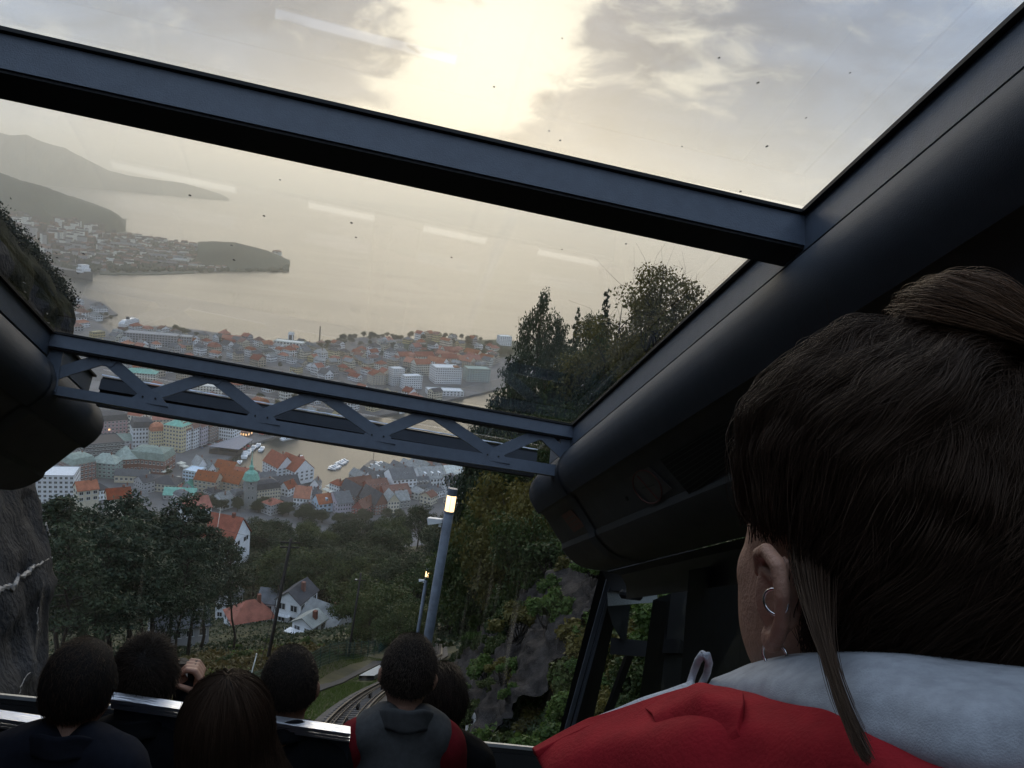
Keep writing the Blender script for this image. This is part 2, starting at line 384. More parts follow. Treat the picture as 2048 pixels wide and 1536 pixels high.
# ------------------------------------------------------------------ haze: the damp evening air
def haze_box():
    mb = MB().box((-27000, -700, -7), (27000, 28000, 640))
    m = bpy.data.materials.new('evening_haze'); m.use_nodes = True; nt = m.node_tree; nt.nodes.clear()
    v = nt.nodes.new('ShaderNodeVolumePrincipled'); o = nt.nodes.new('ShaderNodeOutputMaterial')
    v.inputs['Color'].default_value = (1, .97, .87, 1); v.inputs['Density'].default_value = HAZE; v.inputs['Anisotropy'].default_value = .6
    nt.links.new(v.outputs[0], o.inputs['Volume'])
    h = mb.build('haze', m); tag(h, 'pale evening haze over the harbour and hills', kind='stuff'); h.display_type = 'WIRE'
HAZE = 1.35e-4
haze_box()
# ------------------------------------------------------------------ funicular car
m_frame = M('frame_paint', (.095, .120, .160), .38, .10, 30, .15, 400, spec=.5)
m_black = M('rubber_black', (.006, .006, .007), .6, .2, 20)
m_cove = M('cove_panel', (.046, .055, .070), .74, .10, 14, .2, 500, spec=.5)
m_cove2 = M('cove_panel_matt', (.048, .051, .053), .6, .15, 10, .2, 300)
m_dark = M('cab_dark', (.014, .015, .017), .5, .2, 10)
m_alu = M('brushed_aluminium', (.78, .81, .88), .34, .06, 40, .2, 200, metal=1.0, stretch=(.05, 1, 1))
m_seat = M('seat_shell', (.020, .022, .030), .5, .2, 6)
m_wallp = M('wall_panel', (.05, .052, .055), .55, .1, 8)
m_floor = M('rubber_floor', (.03, .03, .032), .8, .3, 25, .5, 200)
def glass_material(name, tint, refl, smear=False):
    m = bpy.data.materials.new(name); m.use_nodes = True; nt = m.node_tree; N = nt.nodes; L = nt.links; N.clear()
    t = N.new('ShaderNodeBsdfTransparent'); t.inputs[0].default_value = (*tint, 1)
    g = N.new('ShaderNodeBsdfGlossy'); g.inputs['Roughness'].default_value = .03; g.inputs['Color'].default_value = (1, 1, 1, 1)
    fr = N.new('ShaderNodeFresnel'); fr.inputs[0].default_value = 1.45
    mu = N.new('ShaderNodeMath'); mu.operation = 'MULTIPLY'; L.new(fr.outputs[0], mu.inputs[0]); mu.inputs[1].default_value = refl
    ms = N.new('ShaderNodeMixShader'); L.new(mu.outputs[0], ms.inputs[0]); L.new(t.outputs[0], ms.inputs[1]); L.new(g.outputs[0], ms.inputs[2])
    o = N.new('ShaderNodeOutputMaterial')
    if smear:                                  # dried rain runs and dust
        tc = N.new('ShaderNodeTexCoord'); f = None
        for sx, sy, lo, hi, amp in ((16, .35, .62, .80, .07), (3, 3, .45, .85, .010), (55, .8, .66, .84, .035)):
            mp = N.new('ShaderNodeMapping'); mp.inputs['Scale'].default_value = (sx, sy, 1); L.new(tc.outputs['Object'], mp.inputs[0]); nz = N.new('ShaderNodeTexNoise'); L.new(mp.outputs[0], nz.inputs['Vector']); nz.inputs['Scale'].default_value = 1; nz.inputs['Detail'].default_value = 4
            mr = N.new('ShaderNodeMapRange'); mr.interpolation_type = 'SMOOTHSTEP'; L.new(nz.outputs[0], mr.inputs[0]); mr.inputs[1].default_value = lo; mr.inputs[2].default_value = hi; mr.inputs[4].default_value = amp
            if f is None: f = mr.outputs[0]
            else: ad = N.new('ShaderNodeMath'); L.new(f, ad.inputs[0]); L.new(mr.outputs[0], ad.inputs[1]); f = ad.outputs[0]
        tr_ = N.new('ShaderNodeBsdfTranslucent'); tr_.inputs[0].default_value = (.8, .8, .78, 1); m2 = N.new('ShaderNodeMixShader'); L.new(f, m2.inputs[0]); L.new(ms.outputs[0], m2.inputs[1]); L.new(tr_.outputs[0], m2.inputs[2]); ms = m2
    L.new(ms.outputs[0], o.inputs[0]); return m
m_glass = glass_material('window_glass', (.98, .985, .98), .20, True)
m_drop = glass_material('water_drop', (.90, .91, .92), 1.0)

car = bpy.data.objects.new('funicular_car', None); COL.objects.link(car); car.matrix_world = CAR
tag(car, 'funicular car interior with glazed roof, lattice beam and dark side panels', 'funicular car')
ZG = .90
K1, K2 = .036, .067                           # the cross members stand slightly askew to the rails
def skew(mb, k): mb.v = [(x, y+k*(x-XC), z) for x, y, z in mb.v]; return mb
YB, YT = 1.372, 3.155
rb = skew(MB().box((-1.20, YB, .832), (.79, YB+.094, .897)), K1).build('roof_beam', m_frame, car)
skew(MB().box((-1.20, YB-.008, .8985), (.79, YB+.098, .906)), K1).build('gasket', m_black, rb)
skew(MB().box((-1.20, YB+.004, .826), (.79, YB+.090, .831)), K1).build('underside_shade', m_black, rb)  # black strip under the beam puts its underside shade into colour
# lattice beam
lb = skew(MB().box((-1.17, YT, .852), (.765, YT+.05, .897)), K2).build('lattice_beam', m_frame, car)
skew(MB().box((-1.17, YT-.006, .8985), (.765, YT+.056, .906)), K2).build('gasket', m_black, lb)
skew(MB().box((-1.17, YT+.006, .846), (.765, YT+.046, .851)), K2).build('underside_shade', m_black, lb)  # top chord's shaded underside, likewise a black strip
def on_truss(x, y):                           # photograph point on the lattice plane
    p = cpx(x, y, YT); Y = YT
    for _ in range(4): Y = YT+.03+K2*(p.x-XC); p = cpx(x, y, Y)
    return p
lo_l, lo_r = on_truss(40, 760), on_truss(1172, 940)
hi_l, hi_r = on_truss(118, 700), on_truss(1148, 888)
def plate(poly, t=.009):
    poly = [Vector(p) for p in poly]; return MB().prism([p-Vector((0, t/2, 0)) for p in poly], (0, t, 0))
plate([lo_l, lo_r, on_truss(1150, 958), on_truss(600, 876), on_truss(100, 788)]).build('bottom_chord', m_frame, lb)
mbc = MB(); mbc.bar(on_truss(60, 778)+Vector((0, .03, 0)), on_truss(1160, 955)+Vector((0, .03, 0)), .055, .006); mbc.build('chord_flange', m_frame, lb)
apex = [(212, 716), (424, 752), (641, 786), (862, 824), (1082, 866)]; vees = [(98, 752), (300, 792), (524, 830), (756, 868), (986, 908), (1150, 930)]
for i, a in enumerate(apex):
    for b in (vees[i], vees[i+1]):
        p, q = on_truss(*a), on_truss(*b); d = (q-p).normalized(); n_ = Vector((d.z, 0, -d.x))*.0215
        plate([p+n_-d*.01, p-n_-d*.01, q-n_+d*.012, q+n_+d*.012], .008+.0006*i).build('lattice_bar', m_frame, lb)
    p = on_truss(*a)
    plate([p+Vector((-.055, .0, .01)), p+Vector((.055, 0, .01)), p+Vector((.028, 0, -.03)), p+Vector((-.028, 0, -.03))], .0105).build('gusset_plate', m_frame, lb)
for b in vees[1:-1]:
    p = on_truss(*b)
    plate([p+Vector((-.03, 0, .014)), p+Vector((.03, 0, .014)), p+Vector((.07, 0, -.03)), p+Vector((-.07, 0, -.03))], .0112).build('gusset_plate', m_frame, lb)
for sgn, (a, b) in ((1, ((1120, 868), (1172, 958))), (-1, ((128, 700), (50, 782)))):
    p, q = on_truss(*a), on_truss(*b)
    plate([p, p+Vector((sgn*.03, 0, .0)), q+Vector((sgn*.05, 0, .02)), q, q+Vector((-sgn*.10, 0, .012))], .012).build('end_plate', m_frame, lb)
bolt_me = MB().lathe([(0, -.002), (.0036, -.002), (.0038, -.0005), (.003, .0), (0, .0)], 8); bolt_me.v = [(x, z, y) for x, y, z in bolt_me.v]; bolt_me = bolt_me.mesh('bolt'); bolt_me.materials.append(m_dark)
for b in vees[1:-1]+apex:
    for dx in (-.022, .022): bo = bpy.data.objects.new('bolt', bolt_me); COL.objects.link(bo); bo.parent = lb; bo.location = on_truss(*b)+Vector((dx, -.007, -.008))
# windscreen header behind it
YH = 3.63
hb = skew(MB().box((-1.12, YH, .838), (.72, YH+.06, .882)), K2).build('windscreen_header', m_cove, car)  # darker than the lattice: a shading difference put into the colour
skew(MB().box((-1.12, YH+.012, .8825), (.72, YH+.06, .8935)), K2).build('header_seal', m_black, hb)
skew(MB().box((-1.12, YH+.02, .775), (.72, YH+.05, .8375)), K2).build('dark_gap_panel', m_black, hb)  # black panel added where the gap below the header shows dark
skew(MB().box((-1.12, YH-.004, .8945), (.72, YH+.004, .8985)), K2).build('edge_strip', m_alu, hb)

# side rails of the glass roof and the curved coves below them
COVE = [(.752, .806), (.742, .795), (.730, .775), (.717, .750), (.712, .724), (.714, .696), (.722, .675), (.734, .655), (.756, .629), (.762, .622),
        (.775, .624), (.791, .618), (.823, .578), (.860, .532), (.884, .503), (.887, .480), (.903, .462), (.928, .442), (.955, .425), (.988, .413), (1.04, .409), (1.10, .410)]
def side(sgn, label):
    X = lambda x: x if sgn > 0 else 2*XC-x
    def ext(prof, y0, y1, name, mat, parent, smooth=True, close=None):
        n = len(prof); ys = np.linspace(y0, y1, 8); vs = [(X(x), y, z) for y in ys for x, z in prof]
        fs = [(j*n+i, j*n+i+1, (j+1)*n+i+1, (j+1)*n+i) for j in range(len(ys)-1) for i in range(n-1)]
        if close:
            m = len(vs); vs += [(X(x), y1, z) for x, z in close]; fs.append(tuple(range((len(ys)-1)*n, len(ys)*n))+tuple(range(m, m+len(close))))
        o = mesh_obj(name, vs, fs, mat, parent, False)
        if smooth: o.data.polygons.foreach_set('use_smooth', [True]*len(o.data.polygons)); o.data.set_sharp_from_angle(angle=R(34))
        return o
    MB().box((min(X(.763), X(.80)), -2.4, .822), (max(X(.763), X(.80)), YH-.01, .897)).build('roof_rail', m_frame, car)
    MB().box((min(X(.752), X(.80)), -2.4, .8985), (max(X(.752), X(.80)), YH, .907)).build('rail_gasket', m_black, car)
    MB().box((min(X(.775), X(.81)), -2.4, .80), (max(X(.775), X(.81)), YH, .8205)).build('shadow_gap', m_black, car)
    cv = ext(COVE[:10], -2.4, 3.745, 'cove_panel', m_cove, car)
    ext(COVE[9:15], -2.4, 3.75, 'sign_panel', m_cove2, cv)
    ext(COVE[14:], -2.4, 3.748, 'lower_cove', m_cove2, cv)
    # end cap towards the windscreen
    mesh_obj('end_cap', [(X(x), 3.752, z) for x, z in COVE]+[(X(1.25), 3.752, .42), (X(1.25), 3.752, .86)], [tuple(range(len(COVE)+2))], m_cove2, cv)
    # wrap-around joint strip beside the lattice beam
    ext([(x-.004, z-.003) for x, z in COVE[1:]], YT-.02+K2*(X(.8)-XC), YT+.075+K2*(X(.8)-XC), 'joint_strip', m_cove, cv)
    ext([(1.10, .407), (1.16, .40), (1.19, .36), (1.195, .30)], -2.4, 3.74, 'window_header', m_dark, cv)
    return cv
coveR = side(1, 'r'); coveL = side(-1, 'l')

# signs on the cove: vent grille, no-smoking disc, red notice, lock
def on_cove(x, y, k0=9, k1=15, lift=.003):    # photograph point on the right sign panel
    d = CARI.to_3x3() @ ray(x, y); (x0, z0), (x1, z1) = COVE[11], COVE[13]
    n_ = Vector((-(z1-z0), 0, x1-x0)).normalized(); n_ = n_ if n_.x < 0 else -n_
    p0 = Vector((x0, 0, z0)); t = p0.dot(n_)/d.dot(n_); return d*t+n_*lift, n_
def patch(name, quad, mat, lift=.003, t=.0015):
    P = [on_cove(x, y, lift=lift) for x, y in quad]; n_ = P[0][1]
    return MB().prism([p for p, _ in P], n_*t).build(name, mat, coveR)
m_vent = M('vent_black', (.006, .006, .007), .7, .2, 300)
m_sign = M('sign_film', (.055, .05, .052), .5, .1, 12); m_red = M('sign_red', (.12, .03, .025), .5, .2, 30)
vent = patch('vent_grille', [(1322, 918), (1486, 822), (1498, 905), (1384, 990)], m_vent)
for k in range(9):
    a = k/9+.05; p0, n_ = on_cove(1322+(1384-1322)*a, 918+(990-918)*a, lift=.006); p1, _ = on_cove(1486+12*a, 822+(905-822)*a, lift=.006)
    MB().bar(p0, p1, .0022, .002, n_).build('slat', m_dark, vent)
patch('notice_board', [(1258, 955), (1300, 932), (1345, 975), (1308, 1008)], m_sign)
ring = MB(); cpt = [on_cove(1297+30*math.cos(t)*.95+6*math.sin(t), 972+33*math.sin(t)+4*math.cos(t), lift=.005)[0] for t in np.linspace(0, 2*math.pi, 25)]
ring.tube(cpt, .0022, 5, False); sl0, sl1 = on_cove(1277, 950, lift=.005)[0], on_cove(1318, 996, lift=.005)[0]
ring.tube([sl0, sl1], .0022, 5); ring.build('no_smoking_sign', m_red, coveR)
MB().bar(on_cove(1286, 975, lift=.005)[0], on_cove(1310, 968, lift=.005)[0], .006, .001, on_cove(1290, 970)[1]).build('cigarette_symbol', m_dark, coveR)
nb = patch('red_notice', [(1124, 1030), (1143, 1018), (1172, 1050), (1150, 1064)], m_red)
for k in range(3):
    f = .3+.22*k; MB().bar(on_cove(1124+26*f+3, 1030+34*f-2, lift=.006)[0], on_cove(1143+29*f-3, 1018+32*f+2, lift=.006)[0], .004, .0008, on_cove(1140, 1040)[1]).build('notice_line', m_sign, nb)
pc_, n_ = on_cove(1256, 996, lift=.003); MB().prism([pc_+Vector((0, math.cos(t), 0))*.008+n_.cross(Vector((0, 1, 0)))*math.sin(t)*.008 for t in np.linspace(0, 2*math.pi, 13)[:-1]], n_*.004).build('lock', m_black, coveR)

# glass
def pane(name, pts, n=None):
    o = mesh_obj(name, pts, [tuple(range(len(pts)))], m_glass, car); return o
XR, XL = .80, 2*XC-.80
g0 = pane('roof_pane', [(XL, -2.4, .9085), (XR, -2.4, .9085), (XR, YB+.02, .9085), (XL, YB+.02, .9085)])
g1 = pane('roof_pane', [(XL, YB+.05, .9085), (XR, YB+.05, .9085), (XR, YT+.02, .9085), (XL, YT+.02, .9085)])
g2 = pane('roof_pane', [(XL, YT+.03, .9085), (XR, YT+.03, .9085), (XR, YH+.1, .9085), (XL, YH+.1, .9085)])
sill = skew(MB().box((2*XC-1.18, 4.335, -.435), (1.18, 4.40, -.415)), .03).build('windscreen_sill', m_dark, car)
for f0, f1 in ((.0, .23), (.37, .50), (.60, .73), (.84, 1.0)): skew(MB().box((2*XC-1.18+2.767*f0, 4.33, -.4145), (2*XC-1.18+2.767*f1, 4.40, -.400)), .03).build('sill_reflector', M('sill_metal', (.45, .48, .52), .4, .1, 20, metal=1.0), sill)  # bright lengths added and spaced so the roof glass reflects broken dashes
skew(MB().box((2*XC-1.18, 4.33, -1.15), (1.18, 4.40, -.4365)), .03).build('front_panel', m_dark, sill)
ws = pane('windscreen', [(2*XC-1.23, 3.80, .86), (1.23, 3.86, .86), (1.17, 4.90, -1.15), (2*XC-1.17, 4.84, -1.15)])
dm = MB()
for k in range(5):
    r = math.cos(k/4*math.pi/2); dm.v += [(r*math.cos(t), r*math.sin(t), math.sin(k/4*math.pi/2)*.6) for t in np.linspace(0, 2*math.pi, 9)[:-1]]
for k in range(4):
    for j in range(8): dm.f.append((k*8+j, k*8+(j+1) % 8, (k+1)*8+(j+1) % 8, (k+1)*8+j))
drop_me = dm.mesh('water_drop'); drop_me.materials.append(m_drop)
for x, y, r, g in ((1438, 116, 4, 0), (1516, 166, 5, 0), (1612, 236, 3, 0), (1534, 293, 5, 0), (1120, 281, 4, 0), (988, 174, 4, 0), (1364, 293, 3, 0), (1481, 383, 4, 0), (1098, 262, 3, 0), (1700, 146, 3, 0), (1124, 77, 3, 0),
                   (380, 391, 5, 1), (703, 446, 5, 1), (712, 475, 4, 1), (528, 432, 5, 1), (99, 214, 4, 1), (463, 491, 4, 1), (468, 520, 5, 1), (903, 515, 4, 1), (560, 360, 3, 1), (1098, 575, 4, 1), (1252, 488, 4, 1), (1124, 499, 3, 1),
                   (167, 508, 5, 1), (48, 566, 5, 1), (50, 584, 4, 1), (110, 546, 4, 1), (156, 547, 4, 1), (70, 624, 4, 1), (94, 628, 4, 1), (97, 646, 4, 1), (22, 437, 4, 1), (48, 470, 4, 1), (1183, 788, 4, 1), (1166, 770, 4, 1), (1176, 808, 4, 1), (1163, 772, 3, 1)):
    d = CARI.to_3x3() @ ray(x, y); p = d*(.9125/d.z); o = bpy.data.objects.new('water_drop', drop_me); COL.objects.link(o); o.parent = g1 if g else g0
    s = r*p.length/F*.55; o.location = p; o.scale = (s, s*1.5, s*.6)

# lower cab: windscreen post, side window frames, door
def at_side(x, y, Y): return cpx(x, y, Y)
def post(name, quad, Y0, Y1, thick, mat, parent=car):   # quad: photograph corners, top two then bottom two
    P = [at_side(x, y, Y0 if i < 2 else Y1) for i, (x, y) in enumerate(quad)]
    return MB().prism([P[0], P[1], P[3], P[2]], (thick, .01, 0)).build(name, mat, parent)
wp = post('windscreen_post', [(1206, 1118), (1238, 1112), (1104, 1520), (1150, 1520)], 3.98, 4.50, .05, m_dark)
MB().bar(at_side(1231, 1140, 3.95), at_side(1128, 1520, 4.46), .014, .014, (1, 0, 0)).build('seal', m_frame, wp)
MB().bar(at_side(1222, 1140, 3.95), at_side(1116, 1520, 4.46), .008, .02, (1, 0, 0)).build('seal', m_frame, wp)
MB().bar(at_side(1262, 1300, 4.05), at_side(1182, 1520, 4.35), .035, .03, (1, 0, 0)).build('inner_seal', m_dark, wp)
sf = post('side_window_frame', [(1306, 1200), (1346, 1185), (1262, 1520), (1308, 1520)], 3.50, 3.95, .06, m_dark)
post('top_frame', [(1196, 1125), (1500, 1085), (1224, 1182), (1500, 1166)], 3.9, 3.9, .03, m_dark, sf)
post('mid_bar', [(1222, 1275), (1308, 1283), (1220, 1308), (1300, 1314)], 3.92, 3.92, .04, m_dark, sf)
post('door_post', [(1346, 1150), (1398, 1150), (1306, 1530), (1356, 1530)], 3.2, 3.5, .05, m_wallp, sf)
post('door_leaf', [(1378, 1140), (1492, 1120), (1348, 1536), (1468, 1536)], 2.8, 3.2, .06, m_dark, sf)
post('latch', [(1332, 1250), (1364, 1256), (1324, 1306), (1358, 1306)], 3.3, 3.3, .03, m_black, sf)
bm_ = post('sun_blind', [(1214, 1184), (1312, 1174), (1216, 1212), (1316, 1204)], 3.93, 3.93, .004, M('blind_cloth', (.30, .33, .32), .8, .3, 200, stretch=(1, 8, 1)), sf)
mr_ = MB(); cm = at_side(1262, 1190, 3.8); mr_.lathe([(0, -.03), (.05, -.028), (.062, -.01), (.062, .01), (.05, .028), (0, .03)], 14, (0, 0, 0)); mr_.v = [(cm.x+x*.9, cm.y+y*.4, cm.z+z*.7) for x, y, z in mr_.v]
mr_.build('mirror_head', m_black, sf)
vz = MB(); vz.prism([at_side(1214, 1212, 3.9), at_side(1258, 1210, 3.9), at_side(1250, 1282, 3.9), at_side(1240, 1276, 3.9), at_side(1224, 1248, 3.9)], (.006, 0, 0)); vz.build('tinted_visor', M('visor_film', (.03, .035, .033), .3, .1, 5), sf)

# body of the car around and behind the camera: floor steps, lower walls, rear bulkhead
def zvert(X, Y, Z, dz): return Vector((X, Y, Z))+CARI.to_3x3() @ Vector((0, 0, dz))
WX = 1.21
for sgn in (1, -1):
    x0, x1 = (WX, WX+.05) if sgn > 0 else (2*XC-WX-.05, 2*XC-WX)
    w = MB().box((x0, -2.4, -1.65), (x1, 3.2, -.42)).build('side_wall', m_wallp, car)
    for yy in (-1.7, -.2, 1.3): MB().bar((x0+.025, yy+.35, .45), (x0+.025, yy+.75, -.44), .05, .09, (1, 0, 0)).build('window_post', m_dark, w)
    MB().box((x0-.02, -2.4, -.44), (x1+.02, 3.1, -.405)).build('window_sill', m_wallp, w)
    sp = [(x0+.03, -2.4, .42), (x0+.03, 3.2, .42), (x0+.03, 3.55, -.42), (x0+.03, -2.4, -.42)]
    pane('side_pane', sp)
MB().box((2*XC-WX, -2.45, -2.0), (WX, -2.4, -.2)).build('rear_bulkhead', m_wallp, car)
for k in range(5):                            # level treads inside the sloping body
    yy = -2.2+k*1.3; a, b = Vector((0, yy, -1.45)), None
    T = CARI.to_3x3(); fy = T @ Vector((HX, HY, 0)); fz = T @ Vector((0, 0, 1)); fx = fy.cross(fz).normalized()
    o = Vector((XC, yy, -1.42)); Mx = Matrix(((fx.x, fy.x, fz.x, o.x), (fx.y, fy.y, fz.y, o.y), (fx.z, fy.z, fz.z, o.z), (0, 0, 0, 1)))
    MB().box((-1.36, 0, -.12), (1.36, 1.22, 0), Mx).build('floor_step', m_floor, car)
    MB().box((-1.36, 1.16, -.7), (1.36, 1.22, -.122), Mx).build('step_riser', m_floor, car)
MB().box((2*XC-WX, -2.4, -2.1), (WX, 4.6, -2.0)).build('underframe', m_black, car)
# benches with bright rails along the top of their backrests
def bench(pa, pb, Y0, Y1, drop=.62):
    p, q = cpx(*pa, Y0), cpx(*pb, Y1); dn = CARI.to_3x3() @ Vector((0, 0, -1)); fo = CARI.to_3x3() @ Vector((HX, HY, 0)); L_ = (q-p)
    b = MB().add([p+fo*.012+dn*.026, q+fo*.012+dn*.026, q+fo*.012+dn*drop, p+fo*.012+dn*drop, p+fo*.05+dn*.026, q+fo*.05+dn*.026, q+fo*.05+dn*drop, p+fo*.05+dn*drop],
           [(0, 1, 2, 3), (7, 6, 5, 4), (0, 4, 5, 1), (3, 2, 6, 7), (0, 3, 7, 4), (1, 5, 6, 2)]).build('bench_back', m_seat, car)
    for k, (dz, h) in enumerate(((0, .011), (-.013, .0075), (-.022, .0055))):
        MB().bar(p-fo*.004+dn*(-dz), q-fo*.004+dn*(-dz), .035-.004*k, h, -dn).build('top_rail', m_alu, b)
    MB().bar(p+dn*.15-fo*.002, q+dn*.15-fo*.002, .006, .004, -dn).build('trim_line', m_alu, b)
    MB().add([p+fo*.05+dn*.45, q+fo*.05+dn*.45, q+fo*.50+dn*.43, p+fo*.50+dn*.43, p+fo*.05+dn*.52, q+fo*.05+dn*.52, q+fo*.50+dn*.50, p+fo*.50+dn*.50],
             [(0, 1, 2, 3), (7, 6, 5, 4), (0, 4, 5, 1), (3, 2, 6, 7), (0, 3, 7, 4), (1, 5, 6, 2)]).build('bench_seat', m_seat, b)
    return b
bench((225, 1393), (700, 1462), 2.62, 2.70)
bench((-260, 1394), (150, 1451), 2.50, 2.54)
# ------------------------------------------------------------------ plants: meshes shared by many copies
m_bark = M('bark', (.030, .024, .020), .9, .4, 6, .8, 20, stretch=(3, 3, .5))
m_pbark = M('pine_bark', (.035, .026, .021), .9, .45, 5, .8, 18, stretch=(3, 3, .6))
m_birch = M('birch_bark', (.16, .15, .14), .8, .5, 7, .3, 20)
m_pine = leafmat('pine_needles', (.010, .024, .016), (.034, .050, .021), .12)
m_spruce = leafmat('spruce_needles', (.012, .026, .018), (.026, .045, .026), .12)
m_leaf = leafmat('broad_leaves', (.018, .036, .011), (.062, .076, .018), .24)
m_leaf2 = leafmat('autumn_leaves', (.050, .052, .014), (.12, .098, .022), .28)
m_leaf3 = leafmat('fresh_leaves', (.036, .070, .016), (.100, .150, .034), .34)
m_leafd = leafmat('dark_leaves', (.009, .020, .010), (.034, .046, .014), .18)
m_bracken = leafmat('bracken', (.058, .052, .016), (.105, .072, .024), .25)
m_grass = leafmat('grass_blades', (.048, .085, .018), (.088, .130, .030), .3)
def leaves(P, nrm, size, aspect=1.6, rng=None, jitter=.5):       # one small bent leaf per point
    rng = rng or np.random.RandomState(1); n = len(P); d = rng.randn(n, 3); nn = nrm+rng.randn(n, 3)*jitter*2
    nn /= np.linalg.norm(nn, axis=1)[:, None]+1e-6; t = np.cross(nn, d); t /= np.linalg.norm(t, axis=1)[:, None]+1e-6; b = np.cross(nn, t)
    s = size*(.6+.8*rng.rand(n))[:, None]; a = t*s*aspect*.5; c = b*s*.5
    V = np.stack([P-a, P+c*.9-a*.1, P+a, P-c*.9-a*.1], 1).reshape(-1, 3); i = np.arange(n)[:, None]*4
    return V, i+np.array([[0, 1, 2, 3]])
def clump_points(cl, n, rng, shell=.55):
    c = np.array([k[0] for k in cl]); r = np.array([k[1] for k in cl], float); w = r.prod(1)**.67; w /= w.sum()
    idx = rng.choice(len(cl), n, p=w); d = rng.randn(n, 3); d /= np.linalg.norm(d, axis=1)[:, None]
    rad = (shell+(1-shell)*rng.rand(n)**.6)[:, None]*(.82+.3*rng.rand(n)[:, None])
    lump = 1+.22*np.sin(d[:, :1]*5+idx[:, None])*np.sin(d[:, 1:2]*6+2*idx[:, None])
    return c[idx]+d*r[idx]*rad*lump, d
TREES = {}
def tree_kind(key, trunk, crown): TREES[key] = (trunk, crown)
def limbs_mesh(name, stems, mat, n=5):
    mb = MB()
    for pts, rad in stems: mb.tube(pts, rad, n)
    me = mb.mesh(name); me.materials.append(mat); me.polygons.foreach_set('use_smooth', [True]*len(me.polygons)); return me
def bent(p, q, rng, k=.08, n=4):
    p, q = np.array(p, float), np.array(q, float); L_ = np.linalg.norm(q-p); out = []
    for i in range(n+1):
        t = i/n; out.append(tuple(p+(q-p)*t+(rng.randn(3)*k*L_ if 0 < i < n else 0)))
    return out
def make_pine(key, seed, h=16., bare=.48, leaf=.16, n=9000, spread=1.0):
    rng = np.random.RandomState(seed); top = (rng.randn()*.4, rng.randn()*.4, h); tr = bent((0, 0, -.8), top, rng, .012, 6)
    rad = list(np.linspace(.21, .04, 7)); stems = [(tr, rad)]; cl = []
    for k in range(26):
        t = bare+(1-bare)*(k/25)**.9; z = h*t*.985; a = k*2.4+rng.rand(); L_ = spread*(2.9*(1-((t-bare)/(1-bare))**1.7)+.7)*(.65+.6*rng.rand())
        c = (top[0]*t+math.cos(a)*L_*.75, top[1]*t+math.sin(a)*L_*.75, z+.3+rng.rand()*.5)
        cl.append((c, (L_*.42+.35, L_*.42+.35, .42+.25*rng.rand())))
        stems.append((bent((top[0]*t, top[1]*t, z-.5), c, rng, .07, 3), [.07, .05, .03, .015]))
    for k in range(5):
        z = h*(.18+.06*k); a = rng.rand()*6; stems.append((bent((0, 0, z), (math.cos(a)*1.1, math.sin(a)*1.1, z+.1), rng, .1, 3), [.03, .02, .015, .006]))
    cl.append(((top[0], top[1], h-.2), (.7, .7, .7))); P, d = clump_points(cl, n, rng, .35); d[:, 2] += .5
    V, Fq = leaves(P, d, leaf, 2.2, rng); tree_kind(key, limbs_mesh('pine_trunk', stems, m_pbark), np_mesh('pine_crown', V, Fq, m_pine))
def make_spruce(key, seed, h=14., leaf=.16, n=9000):
    rng = np.random.RandomState(seed); tr = bent((0, 0, -.8), (0, 0, h), rng, .004, 5); stems = [(tr, list(np.linspace(.2, .02, 6)))]; cl = []
    for k in range(64):
        t = .12+.87*(k/63.); R_ = (2.5*(1-t)**.8+.12)*(.7+.5*rng.rand()); a = k*2.4; z = h*t
        for f in (.45, .85): cl.append(((math.cos(a)*R_*f, math.sin(a)*R_*f, z-.35*R_*f+.1), (.34*R_+.10, .34*R_+.10, .14*R_+.10)))
        stems.append(([(0, 0, z), (math.cos(a)*R_, math.sin(a)*R_, z-.35*R_)], [.03, .008]))
    P, d = clump_points(cl, n, rng, .3); d[:, 2] += .3; V, Fq = leaves(P, d, leaf, 2.0, rng)
    tree_kind(key, limbs_mesh('spruce_trunk', stems, m_bark, 4), np_mesh('spruce_crown', V, Fq, m_spruce))
def make_broad(key, seed, h=12., leaf=.22, n=9000, mat=None, wide=.42, base=.22, ncl=42, airy=0., bark=None, twig=.0):
    rng = np.random.RandomState(seed); fork = h*(base+.12); stems = [(bent((0, 0, -.8), (rng.randn()*.3, rng.randn()*.3, h*.9), rng, .02, 5), [.26*h/12, .2*h/12, .15*h/12, .1*h/12, .06*h/12, .02])]; cl = []
    cz = h*(.5+base*.55); rz = h-cz
    for k in range(ncl):
        d = rng.randn(3); d /= np.linalg.norm(d); f = .45+.5*rng.rand()
        c = np.array([d[0]*h*wide*f, d[1]*h*wide*f, cz+d[2]*rz*f*.92]); s = h*(.085+.065*rng.rand())*(1-airy*.25)
        cl.append((c, (s, s, s*.72))); b = np.array([0, 0, min(max(fork, c[2]-h*.22), h*.8)])
        pts = bent(b, c, rng, .08, 4); stems.append((pts, [.07*h/12, .05*h/12, .035*h/12, .02*h/12, .008*h/12]))
        if twig:
            for _ in range(5):
                e = c+rng.randn(3)*s*.9+np.array([0, 0, s*.5]); stems.append((bent(c, e, rng, .1, 2), [.012, .008, .004]))
    P, d = clump_points(cl, n, rng, .4 if airy else .6); d[:, 2] += .35; V, Fq = leaves(P, d, leaf, 1.5, rng)
    tree_kind(key, limbs_mesh('tree_trunk', stems, bark or m_bark, 5), np_mesh('tree_crown', V, Fq, mat or m_leaf))
